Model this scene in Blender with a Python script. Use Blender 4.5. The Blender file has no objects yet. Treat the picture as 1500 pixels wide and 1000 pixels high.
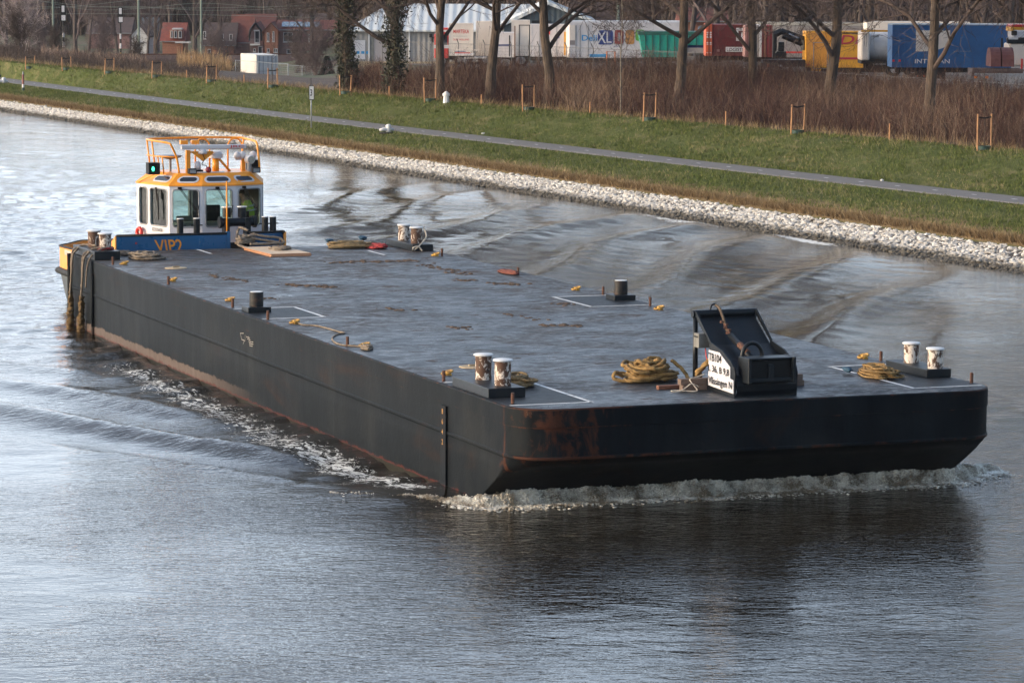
import bpy, math, random
import numpy as np
from mathutils import Vector, Matrix

PI = math.pi
scene = bpy.context.scene

# ------------------------------------------------------------------ camera
CAM = np.array([-22.2815, -59.2817, 10.3554])
YAW, PITCH, ROLL, FPX = 0.357070, 0.1104359, 0.0038728, 5081.06
_F = np.array([math.sin(YAW) * math.cos(PITCH), math.cos(YAW) * math.cos(PITCH), -math.sin(PITCH)])
_R0 = np.array([math.cos(YAW), -math.sin(YAW), 0.0])
_U0 = np.cross(_R0, _F)
_R = _R0 * math.cos(ROLL) + _U0 * math.sin(ROLL)
_U = -_R0 * math.sin(ROLL) + _U0 * math.cos(ROLL)
cam_data = bpy.data.cameras.new('camera')
cam_data.sensor_width = 36.0
cam_data.lens = FPX / 1500.0 * 36.0
cam_data.clip_start = 1.0
cam_data.clip_end = 6000.0
cam = bpy.data.objects.new('camera', cam_data)
scene.collection.objects.link(cam)
cam.matrix_world = Matrix(((_R[0], _U[0], -_F[0], CAM[0]), (_R[1], _U[1], -_F[1], CAM[1]),
                           (_R[2], _U[2], -_F[2], CAM[2]), (0, 0, 0, 1)))
scene.camera = cam

# ------------------------------------------------------------------ sky, sun, exposure
SUN_EL = math.radians(13.0)
SUN_AZ = math.radians(-82.0)          # clockwise from +Y: the sun stands to the left of the view
CLOUD_VAL, CLOUD_FALL, CLOUD_SIDE, CLOUD_AZ = 5.6, 3.2, .72, math.radians(-38)     # bright gap added up the canal, cloud dimmed behind to keep the bow dark
world = bpy.data.worlds.new('World')
scene.world = world
world.use_nodes = True
nt = world.node_tree
nt.nodes.clear()
sky = nt.nodes.new('ShaderNodeTexSky')
sky.sky_type = 'NISHITA'
sky.sun_disc = False
sky.sun_elevation = SUN_EL
sky.sun_rotation = SUN_AZ
sky.air_density = 1.0
sky.dust_density = 5.0
sky.ozone_density = 2.0
bg = nt.nodes.new('ShaderNodeBackground')
bg.inputs['Strength'].default_value = 0.15
wo = nt.nodes.new('ShaderNodeOutputWorld')
# thin bright cloud low in the sky, dimmed behind the camera, breaking up higher
def _n(t, **kw):
    n_ = nt.nodes.new(t)
    for k_, v_ in kw.items(): setattr(n_, k_, v_)
    return n_
def _m(op, a, b=0.0):
    n_ = _n('ShaderNodeMath', operation=op)
    for i_, x_ in enumerate((a, b)):
        if isinstance(x_, (int, float)): n_.inputs[i_].default_value = x_
        else: nt.links.new(x_, n_.inputs[i_])
    return n_.outputs[0]
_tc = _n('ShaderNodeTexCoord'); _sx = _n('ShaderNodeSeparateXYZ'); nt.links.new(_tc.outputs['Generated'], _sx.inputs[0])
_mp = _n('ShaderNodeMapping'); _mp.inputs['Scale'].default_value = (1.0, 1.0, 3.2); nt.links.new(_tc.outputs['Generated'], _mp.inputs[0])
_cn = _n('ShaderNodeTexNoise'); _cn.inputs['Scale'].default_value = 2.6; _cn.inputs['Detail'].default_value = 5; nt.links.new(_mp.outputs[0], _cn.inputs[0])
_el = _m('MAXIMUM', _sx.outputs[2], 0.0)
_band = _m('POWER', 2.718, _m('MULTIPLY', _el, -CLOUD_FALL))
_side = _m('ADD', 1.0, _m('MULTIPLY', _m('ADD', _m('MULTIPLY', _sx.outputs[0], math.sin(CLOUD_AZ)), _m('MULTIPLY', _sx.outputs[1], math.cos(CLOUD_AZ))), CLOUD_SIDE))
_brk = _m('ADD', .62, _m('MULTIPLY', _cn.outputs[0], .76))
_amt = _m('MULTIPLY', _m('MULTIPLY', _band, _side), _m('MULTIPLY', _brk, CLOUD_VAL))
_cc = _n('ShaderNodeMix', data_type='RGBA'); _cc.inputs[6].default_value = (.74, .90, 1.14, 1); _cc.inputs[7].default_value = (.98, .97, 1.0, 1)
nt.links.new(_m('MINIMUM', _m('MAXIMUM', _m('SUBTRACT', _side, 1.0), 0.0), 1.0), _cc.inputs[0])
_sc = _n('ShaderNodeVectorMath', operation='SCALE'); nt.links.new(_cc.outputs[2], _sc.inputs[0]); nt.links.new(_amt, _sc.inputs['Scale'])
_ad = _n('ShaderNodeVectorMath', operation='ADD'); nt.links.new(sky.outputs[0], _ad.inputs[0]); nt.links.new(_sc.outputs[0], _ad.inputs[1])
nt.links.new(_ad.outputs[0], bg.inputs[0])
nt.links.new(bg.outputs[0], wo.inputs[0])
sun_data = bpy.data.lights.new('sun', 'SUN')
sun_data.energy = 1.0
sun_data.angle = math.radians(4)
sun_data.color = (1.0, 0.80, 0.62)
sun = bpy.data.objects.new('sun', sun_data)
scene.collection.objects.link(sun)
sd = Vector((math.sin(SUN_AZ) * math.cos(SUN_EL), math.cos(SUN_AZ) * math.cos(SUN_EL), math.sin(SUN_EL)))
sun.rotation_euler = (-sd).to_track_quat('-Z', 'Y').to_euler()
scene.view_settings.view_transform = 'Standard'
scene.view_settings.look = 'None'
scene.view_settings.exposure = 1.1
scene.view_settings.gamma = 1.0
scene.view_settings.use_curve_mapping = False

# ------------------------------------------------------------------ placing helpers
def ray(u, v):
    return _F + (u - 750.0) / FPX * _R - (v - 500.0) / FPX * _U
def P(u, v, z=0.0):                       # where the sight line meets level z
    r = ray(u, v); return CAM + r * ((z - CAM[2]) / r[2])
def PX(u, v, x):
    r = ray(u, v); return CAM + r * ((x - CAM[0]) / r[0])
def PYY(u, v, y):
    r = ray(u, v); return CAM + r * ((y - CAM[1]) / r[1])
def S(u, v, D):
    return CAM + ray(u, v) * D

C = scene.collection
def link(o, parent=None):
    C.objects.link(o)
    if parent is not None: o.parent = parent
    return o
def tag(o, label=None, cat=None, group=None, kind=None):
    if label: o['label'] = label
    if cat: o['category'] = cat
    if group: o['group'] = group
    if kind: o['kind'] = kind
    return o
def empty(name, loc, rz=0.0, label=None, cat=None, group=None):
    o = bpy.data.objects.new(name, None)
    o.empty_display_size = 0.3
    o.location = [float(c) for c in loc]; o.rotation_euler = (0, 0, rz)
    C.objects.link(o)
    return tag(o, label, cat, group)
def children(o): return [c for c in bpy.data.objects if c.parent is o]
def copy_tree(o, parent=None, kids=None):
    c = o.copy(); C.objects.link(c)
    if parent is not None: c.parent = parent
    for ch in (children(o) if kids is None else kids): copy_tree(ch, c)
    return c

class MB:
    """collects shapes and links them as ONE mesh object"""
    def __init__(s): s.v = []; s.f = []; s.m = []; s.uv = None
    def add(s, vs, fs, mi=0):
        b = len(s.v); s.v += [tuple(float(c) for c in p) for p in vs]
        s.f += [tuple(b + i for i in f) for f in fs]; s.m += [mi] * len(fs)
        return s
    def box(s, c, d, rz=0.0, mi=0, M=None):
        x, y, z = d[0] / 2, d[1] / 2, d[2] / 2
        ca, sa = math.cos(rz), math.sin(rz)
        vs = []
        for i in (-1, 1):
            for j in (-1, 1):
                for k in (-1, 1):
                    px, py, pz = i * x, j * y, k * z
                    p = (c[0] + px * ca - py * sa, c[1] + px * sa + py * ca, c[2] + pz)
                    vs.append(p if M is None else tuple(M @ Vector(p)))
        return s.add(vs, [(0, 1, 3, 2), (4, 6, 7, 5), (0, 4, 5, 1), (2, 3, 7, 6), (0, 2, 6, 4), (1, 5, 7, 3)], mi)
    def b2(s, x0, x1, y0, y1, z0, z1, mi=0):
        return s.box(((x0 + x1) / 2, (y0 + y1) / 2, (z0 + z1) / 2), (x1 - x0, y1 - y0, z1 - z0), 0, mi)
    def cyl(s, p0, p1, r0, r1=None, n=12, mi=0, cap=True):
        r1 = r0 if r1 is None else r1
        return s.tube([p0, p1], [r0, r1], n, mi, cap)
    def tube(s, pts, r, n=8, mi=0, cap=True, closed=False):
        pts = [Vector([float(c) for c in p]) for p in pts]; k = len(pts)
        rs = r if isinstance(r, (list, tuple)) else [r] * k
        t0 = (pts[1] - pts[0]).normalized()
        up = Vector((0, 0, 1)) if abs(t0.z) < 0.9 else Vector((1, 0, 0))
        nrm = (up - t0 * up.dot(t0)).normalized()
        b = len(s.v)
        for i, p in enumerate(pts):
            if closed: t = (pts[(i + 1) % k] - pts[i - 1])
            else: t = pts[min(i + 1, k - 1)] - pts[max(i - 1, 0)]
            if t.length < 1e-9: t = t0
            t = t.normalized()
            nrm = nrm - t * nrm.dot(t)
            nrm = nrm.normalized() if nrm.length > 1e-6 else t.orthogonal().normalized()
            bi = t.cross(nrm)
            for j in range(n):
                a = 2 * PI * j / n
                q = p + (nrm * math.cos(a) + bi * math.sin(a)) * rs[i]
                s.v.append((q.x, q.y, q.z))
        for i in range(k if closed else k - 1):
            for j in range(n):
                i2 = (i + 1) % k
                s.f.append((b + i * n + j, b + i * n + (j + 1) % n, b + i2 * n + (j + 1) % n, b + i2 * n + j)); s.m.append(mi)
        if cap and not closed:
            s.f.append(tuple(b + j for j in reversed(range(n)))); s.m.append(mi)
            s.f.append(tuple(b + (k - 1) * n + j for j in range(n))); s.m.append(mi)
        return s
    def lathe(s, prof, c=(0, 0, 0), n=24, mi=0):
        b = len(s.v)
        for (r, z) in prof:
            for j in range(n):
                a = 2 * PI * j / n
                s.v.append((c[0] + r * math.cos(a), c[1] + r * math.sin(a), c[2] + z))
        for i in range(len(prof) - 1):
            for j in range(n):
                s.f.append((b + i * n + j, b + i * n + (j + 1) % n, b + (i + 1) * n + (j + 1) % n, b + (i + 1) * n + j)); s.m.append(mi)
        s.f.append(tuple(b + j for j in reversed(range(n)))); s.m.append(mi)
        s.f.append(tuple(b + (len(prof) - 1) * n + j for j in range(n))); s.m.append(mi)
        return s
    def prism(s, poly, fn, d0, d1, mi=0):
        """poly of (a,b); fn(a,b,d)->xyz"""
        n = len(poly)
        vs = [fn(a, b, d0) for a, b in poly] + [fn(a, b, d1) for a, b in poly]
        fs = [tuple(range(n)), tuple(reversed(range(n, 2 * n)))]
        for i in range(n):
            j = (i + 1) % n; fs.append((i, i + n, j + n, j))
        return s.add(vs, fs, mi)
    def build(s, name, mats, parent=None, smooth=False, bevel=0.0, auto=None):
        me = bpy.data.meshes.new(name)
        me.from_pydata(s.v, [], s.f)
        mats = mats if isinstance(mats, (list, tuple)) else [mats]
        for m in mats: me.materials.append(m)
        if len(mats) > 1: me.polygons.foreach_set('material_index', s.m)
        if smooth: me.polygons.foreach_set('use_smooth', [True] * len(me.polygons))
        me.update()
        import bmesh
        bm = bmesh.new(); bm.from_mesh(me)
        bmesh.ops.recalc_face_normals(bm, faces=bm.faces)
        if auto:
            for e in bm.edges:
                if len(e.link_faces) == 2 and e.calc_face_angle(0) > auto: e.smooth = False
        bm.to_mesh(me); bm.free()
        o = bpy.data.objects.new(name, me)
        link(o, parent)
        if bevel:
            md = o.modifiers.new('bevel', 'BEVEL'); md.width = bevel; md.segments = 2; md.limit_method = 'ANGLE'
        return o

def mesh_np(name, verts, faces, mat, parent=None, attrs=None, smooth=False):
    verts = np.asarray(verts, np.float32); faces = np.asarray(faces, np.int32)
    me = bpy.data.meshes.new(name)
    me.vertices.add(len(verts)); me.vertices.foreach_set('co', verts.ravel())
    k = faces.shape[1]
    me.loops.add(faces.size); me.loops.foreach_set('vertex_index', faces.ravel())
    me.polygons.add(len(faces))
    me.polygons.foreach_set('loop_start', np.arange(0, faces.size, k, dtype=np.int32))
    me.polygons.foreach_set('loop_total', np.full(len(faces), k, np.int32))
    me.polygons.foreach_set('use_smooth', np.full(len(faces), smooth, bool))
    for m in (mat if isinstance(mat, (list, tuple)) else [mat]): me.materials.append(m)
    for an, av in (attrs or {}).items():
        a = me.attributes.new(an, 'FLOAT', 'POINT'); a.data.foreach_set('value', np.asarray(av, np.float32))
    me.update(); me.validate()
    o = bpy.data.objects.new(name, me)
    return link(o, parent)

def ribbons(p0, p1, w0, w1, rng):
    """flat tapered blades from p0 to p1 (N,3)"""
    d = p1 - p0
    r = rng.normal(size=d.shape); s = np.cross(d, r); s /= (np.linalg.norm(s, axis=1, keepdims=True) + 1e-9)
    v = np.stack([p0 - s * w0[:, None] / 2, p0 + s * w0[:, None] / 2, p1 + s * w1[:, None] / 2, p1 - s * w1[:, None] / 2], 1)
    n = len(p0)
    return v.reshape(-1, 3), np.arange(4 * n).reshape(n, 4)

# ------------------------------------------------------------------ materials
def srgb(r, g, b):
    f = lambda c: (c / 255 / 12.92) if c / 255 <= 0.04045 else ((c / 255 + 0.055) / 1.055) ** 2.4
    return (f(r), f(g), f(b), 1.0)
class NT:
    def __init__(s, name):
        s.mat = bpy.data.materials.new(name); s.mat.use_nodes = True
        s.t = s.mat.node_tree; s.t.nodes.clear()
        s.out = s.t.nodes.new('ShaderNodeOutputMaterial')
        s.bs = s.t.nodes.new('ShaderNodeBsdfPrincipled')
        s.t.links.new(s.bs.outputs[0], s.out.inputs[0])
        s.tc = s.t.nodes.new('ShaderNodeTexCoord')
    def n(s, typ, **kw):
        nd = s.t.nodes.new(typ)
        for k, v in kw.items():
            if k.startswith('i_'):
                key = k[2:]; key = int(key) if key.isdigit() else key.replace('_', ' ')
                nd.inputs[key].default_value = v
            else: setattr(nd, k, v)
        return nd
    def l(s, a, b): s.t.links.new(a, b)
    def mapping(s, scale, src='Object'):
        m = s.n('ShaderNodeMapping'); m.inputs['Scale'].default_value = scale
        s.l(s.tc.outputs[src], m.inputs[0]); return m.outputs[0]
    def noise(s, scale, detail=4, rough=0.6, vec=None, dist=0.0):
        nd = s.n('ShaderNodeTexNoise'); nd.inputs['Scale'].default_value = scale
        nd.inputs['Detail'].default_value = detail; nd.inputs['Roughness'].default_value = rough
        nd.inputs['Distortion'].default_value = dist
        s.l(vec if vec is not None else s.tc.outputs['Object'], nd.inputs['Vector']); return nd.outputs['Fac']
    def ramp(s, fac, p0, p1, c0=(0, 0, 0, 1), c1=(1, 1, 1, 1)):
        r = s.n('ShaderNodeValToRGB'); e = r.color_ramp.elements
        e[0].position = p0; e[1].position = p1; e[0].color = c0; e[1].color = c1
        s.l(fac, r.inputs[0]); return r.outputs[0]
    def mix(s, fac, a, b):
        m = s.n('ShaderNodeMix', data_type='RGBA')
        for inp, x in ((m.inputs[0], fac), (m.inputs[6], a), (m.inputs[7], b)):
            if isinstance(x, (int, float)): inp.default_value = x
            elif isinstance(x, tuple): inp.default_value = x
            else: s.l(x, inp)
        return m.outputs[2]
    def math(s, op, a, b=0.0, c=None):
        m = s.n('ShaderNodeMath', operation=op)
        for i, x in enumerate((a, b) if c is None else (a, b, c)):
            if isinstance(x, (int, float)): m.inputs[i].default_value = x
            else: s.l(x, m.inputs[i])
        return m.outputs[0]
    def bump(s, h, dist, strength=1.0, nrm=None):
        b = s.n('ShaderNodeBump'); b.inputs['Strength'].default_value = strength; b.inputs['Distance'].default_value = dist
        s.l(h, b.inputs['Height'])
        if nrm is not None: s.l(nrm, b.inputs['Normal'])
        return b.outputs[0]
    def xyz(s, src='Object'):
        x = s.n('ShaderNodeSeparateXYZ'); s.l(s.tc.outputs[src], x.inputs[0]); return x.outputs
    def attr(s, name):
        a = s.n('ShaderNodeAttribute'); a.attribute_name = name; return a.outputs['Fac']
    def set(s, **kw):
        for k, v in kw.items():
            i = s.bs.inputs[k.replace('_', ' ')]
            if hasattr(v, 'links'): s.l(v, i)
            else: i.default_value = v
        return s.mat

def mat(name, col, col2=None, scale=3.0, rough=0.6, metal=0.0, bump=0.0, bscale=None, p=(0.4, 0.65), vec=(1, 1, 1), spec=0.5):
    """painted or raw surface with a second colour showing through in patches"""
    k = NT(name)
    v = k.mapping(vec)
    c = col
    if col2 is not None:
        c = k.mix(k.ramp(k.noise(scale, 6, 0.65, v), p[0], p[1]), col, col2)
    k.set(Base_Color=c, Metallic=metal, Specular_IOR_Level=spec)
    rn = k.noise(scale * 1.7, 3, 0.6, v)
    mr = k.n('ShaderNodeMapRange'); mr.inputs[3].default_value = rough * 0.8; mr.inputs[4].default_value = min(1, rough * 1.25)
    k.l(rn, mr.inputs[0]); k.set(Roughness=mr.outputs[0])
    if bump: k.set(Normal=k.bump(k.noise(bscale or scale * 4, 4, 0.6, v), bump))
    return k.mat
def g(x, y=None, z=None): return (x, x if y is None else y, x if z is None else z, 1.0)

# materials used widely ------------------------------------------------------
M = {}
def rope_mat(name, c1, c2, c3):
    k = NT(name)
    c = k.mix(k.ramp(k.noise(9, 5), .35, .65), c1, c2)
    c = k.mix(k.ramp(k.noise(30, 3), .55, .75), c, c3)
    return k.set(Base_Color=c, Roughness=0.95, Normal=k.bump(k.noise(120, 3), .01))
M['rope_yellow'] = rope_mat('rope_yellow', g(.30, .185, .065), g(.19, .11, .038), g(.06, .034, .016))
M['rope_tan'] = rope_mat('rope_tan', g(.24, .165, .08), g(.17, .115, .055), g(.06, .04, .025))
M['rope_grey'] = rope_mat('rope_grey', g(.24, .19, .14), g(.16, .125, .095), g(.06, .045, .035))
M['rope_white'] = rope_mat('rope_white', g(.5, .45, .38), g(.38, .33, .27), g(.2, .17, .13))
M['rope_dark'] = rope_mat('rope_dark', g(.12, .085, .055), g(.075, .05, .035), g(.03, .02, .015))
M['rope_red'] = rope_mat('rope_red', g(.32, .03, .035), g(.22, .03, .03), g(.1, .02, .02))
M['rope_weed'] = rope_mat('rope_weed', g(.16, .10, .04), g(.10, .06, .025), g(.05, .03, .012))
M['hose'] = rope_mat('hose', g(.20, .06, .04), g(.13, .04, .03), g(.06, .02, .015))
M['blue_cloth'] = mat('blue_cloth', g(.02, .07, .12), g(.012, .035, .065), 12, .85)
M['white_paint'] = mat('white_paint', g(.62, .61, .60), g(.45, .42, .38), 5, .45, p=(.5, .8))
M['clean_white'] = mat('clean_white', g(.58, .56, .57), g(.52, .50, .51), 2, .34)
M['black_steel'] = mat('black_steel', g(.0045, .007, .010), g(.014, .013, .013), 4, .40, p=(.5, .8), bump=.002, spec=.28)
M['rust'] = mat('rust', g(.11, .045, .025), g(.05, .022, .015), 14, .85, bump=.004)
M['orange_paint'] = mat('orange_paint', g(.83, .30, .015), g(.72, .25, .02), 2, .32)
M['dull_orange'] = mat('dull_orange', g(.72, .30, .06), g(.55, .22, .05), 2.5, .5, p=(.45, .8))
M['blue_paint'] = mat('blue_paint', g(.004, .080, .20), g(.006, .095, .23), 1.5, .28)
M['rubber'] = mat('rubber', g(.009), g(.022), 8, .7, spec=.3)
M['dark_glass'] = mat('dark_glass', g(.02, .025, .035), g(.03, .035, .05), 2, .08)
M['grey_metal'] = mat('grey_metal', g(.28, .29, .30), g(.2, .2, .2), 6, .45, .3)
M['galv'] = mat('galv', g(.33, .36, .38), g(.22, .24, .26), 4, .5, .4)
M['grey_plastic'] = mat('grey_plastic', g(.17, .165, .15), g(.12, .115, .10), 4, .6)
M['lens_yellow'] = mat('lens_yellow', g(.48, .27, .04), g(.20, .10, .03), 14, .55)
M['hatch'] = mat('hatch', g(.42, .33, .2), g(.3, .2, .12), 12, .75)
M['wood_old'] = mat('wood_old', g(.17, .115, .085), g(.10, .065, .05), 5, .85, vec=(1, 8, 8), bump=.004)
M['wood_red'] = mat('wood_red', g(.20, .08, .045), g(.12, .05, .03), 5, .8, vec=(1, 8, 8), bump=.004)
M['plywood'] = mat('plywood', g(.60, .46, .32), g(.50, .36, .24), 3, .75, vec=(1, 6, 1))
M['ply_edge'] = mat('ply_edge', g(.42, .19, .09), g(.30, .14, .07), 9, .8, vec=(1, 1, 14))
M['post_wood'] = mat('post_wood', g(.42, .22, .10), g(.28, .14, .07), 6, .85, vec=(3, 3, .6))
M['black_mat'] = mat('black_mat', g(.006), None, 1, .6, spec=.25)
M['red_paint'] = mat('red_paint', g(.55, .025, .02), g(.45, .03, .02), 3, .4)
M['green_plastic'] = mat('green_plastic', g(.012, .045, .035), g(.01, .03, .025), 5, .6)
M['chrome'] = mat('chrome', g(.6), None, 1, .12, 1.0)
M['skin'] = mat('skin', g(.50, .28, .20), g(.42, .22, .16), 20, .6)
M['hair'] = mat('hair', g(.02, .014, .01), g(.04, .028, .02), 40, .7)
M['hivis'] = mat('hivis', g(.42, .55, .04), g(.30, .42, .03), 9, .8)
M['reflective'] = mat('reflective', g(.55, .57, .56), None, 9, .35)
M['navy_cloth'] = mat('navy_cloth', g(.015, .02, .04), g(.01, .012, .025), 12, .9)
def glass_mat(name, tint, refl=.22):
    k = NT(name)
    tr = k.n('ShaderNodeBsdfTransparent'); tr.inputs[0].default_value = tint
    gl = k.n('ShaderNodeBsdfGlossy'); gl.inputs['Roughness'].default_value = .02; gl.inputs[0].default_value = g(.9)
    lw = k.n('ShaderNodeLayerWeight'); lw.inputs[0].default_value = .5
    fz = k.math('ADD', .04, k.math('MULTIPLY', .9, k.math('POWER', lw.outputs['Facing'], 4.0)))
    mx = k.n('ShaderNodeMixShader'); k.l(fz, mx.inputs[0]); k.l(tr.outputs[0], mx.inputs[1]); k.l(gl.outputs[0], mx.inputs[2])
    k.l(mx.outputs[0], k.out.inputs[0]); return k.mat
M['cab_glass'] = glass_mat('cab_glass', g(.62, .74, .70))

def bollard_mat(name, lo, hi):
    """white paint worn through to dark rust"""
    k = NT(name)
    v = k.mapping((1, 1, .8))
    n = k.noise(6.5, 7, .72, v, 1.2)
    rust = k.mix(k.noise(22, 4), g(.055, .024, .014), g(.10, .045, .022))
    c = k.mix(k.ramp(n, lo, hi), rust, g(.62, .54, .46))
    c = k.mix(k.ramp(k.noise(17, 4), .62, .66), c, g(.02, .02, .02))
    return k.set(Base_Color=c, Roughness=.75, Normal=k.bump(n, .006))
M['bollard_white'] = bollard_mat('bollard_white', .475, .52)
M['bollard_rust'] = bollard_mat('bollard_rust', .53, .58)

def hull_mat():
    k = NT('barge_hull_paint')
    x, y, z = k.xyz()
    st = k.noise(1.0, 6, .65, k.mapping((2.2, 2.2, .25)))
    pt = k.noise(.55, 6, .62)
    c = k.mix(k.ramp(st, .32, .72), g(.0022, .0036, .0052), g(.0095, .0125, .0150))
    c = k.mix(k.math('MULTIPLY', k.ramp(pt, .52, .72), .6), c, g(.020, .021, .021))
    c = k.mix(k.math('MULTIPLY', k.ramp(k.noise(.9, 7, .7, k.mapping((1, .35, 1)), .6), .58, .70), .7), c, g(.022, .013, .010))
    # rust: chips on the sides, runs, heavy at the near corner of the bow and along edges and seams
    rn = k.noise(3.2, 8, .74, k.mapping((1, 1, .5)), .8)
    run = k.noise(1.0, 7, .7, k.mapping((6, 6, .35)))
    cornerx = k.math('SUBTRACT', 1.0, k.math('DIVIDE', k.math('ABSOLUTE', k.math('SUBTRACT', x, .75)), 1.9))
    cornery = k.math('SUBTRACT', 1.0, k.math('DIVIDE', k.math('ABSOLUTE', y), 1.3))
    near = k.math('MULTIPLY', k.math('MAXIMUM', cornerx, 0.0), k.math('MAXIMUM', cornery, 0.0))
    farx = k.math('SUBTRACT', 1.0, k.math('DIVIDE', k.math('ABSOLUTE', k.math('SUBTRACT', x, 9.9)), .9))
    near2 = k.math('MULTIPLY', k.math('MULTIPLY', k.math('MAXIMUM', farx, 0.0), k.math('MAXIMUM', cornery, 0.0)), .5)
    bias = k.math('MULTIPLY', k.math('ADD', near, near2), .24)
    edge = k.math('MULTIPLY', k.math('GREATER_THAN', z, 2.02), .13)
    seam = k.math('MULTIPLY', k.math('LESS_THAN', k.math('ABSOLUTE', k.math('SUBTRACT', z, 1.69)), .015), .11)
    kn = k.math('MULTIPLY', k.math('LESS_THAN', k.math('ABSOLUTE', k.math('SUBTRACT', z, 1.11)), .035), k.math('MULTIPLY', k.math('LESS_THAN', y, .5), .15))
    m = k.math('ADD', k.math('ADD', k.math('ADD', rn, bias), k.math('ADD', edge, seam)), kn)
    ce = k.math('MULTIPLY', k.math('MULTIPLY', k.math('LESS_THAN', k.math('ABSOLUTE', k.math('SUBTRACT', y, .84)), .045), k.math('LESS_THAN', x, .3)), .17)
    m = k.math('ADD', k.math('ADD', m, ce), k.math('MULTIPLY', k.math('SUBTRACT', run, .5), .30))
    rcol = k.mix(k.noise(13, 6, .7), g(.075, .026, .014), g(.022, .012, .009))
    c = k.mix(k.ramp(m, .66, .76), c, rcol)
    hi = k.ramp(k.math('ADD', k.noise(8, 7, .75, k.mapping((1, 1, .4))), k.math('MULTIPLY', bias, .35)), .72, .76)
    c = k.mix(k.math('MULTIPLY', hi, .7), c, g(.12, .085, .06))
    # dull red boot topping with a ragged upper edge, a beige scrub band above it towards the stern
    jag = k.math('MULTIPLY', k.math('SUBTRACT', k.noise(2.4, 9, .8, k.mapping((1, 1, .3))), .5), .42)
    zb = k.math('ADD', z, jag)
    beige = k.math('MULTIPLY', k.math('LESS_THAN', zb, .27), k.ramp(k.math('DIVIDE', y, 36), .48, .62))
    c = k.mix(k.math('MULTIPLY', beige, .7), c, k.mix(k.noise(5, 6, .7), g(.20, .15, .13), g(.07, .055, .045)))
    c = k.mix(k.math('MULTIPLY', k.math('LESS_THAN', zb, .07), .75), c, k.mix(k.noise(4, 6, .7), g(.12, .026, .020), g(.03, .014, .012)))
    c = k.mix(k.math('LESS_THAN', k.math('ADD', z, k.math('MULTIPLY', jag, .4)), .035), c, g(.018, .017, .012))
    rg = k.n('ShaderNodeMapRange'); k.l(st, rg.inputs[0]); rg.inputs[3].default_value = .42; rg.inputs[4].default_value = .72; k.set(Specular_IOR_Level=.08)
    # plating dished between the frames, vertical butt welds
    fr = k.math('SINE', k.math('MULTIPLY', y, 2 * PI / .6)); fr2 = k.math('ABSOLUTE', fr)
    bw = k.math('GREATER_THAN', k.math('ABSOLUTE', k.math('SUBTRACT', k.math('FRACT', k.math('DIVIDE', k.math('ADD', y, x), 5.7)), .5)), .497)
    nb = k.bump(k.noise(.45, 2, .4), .05)
    nb = k.bump(bw, .01, 1, nb)
    return k.set(Base_Color=c, Roughness=rg.outputs[0], Normal=k.bump(k.noise(8, 5, .7), .006, 1, nb))
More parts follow.
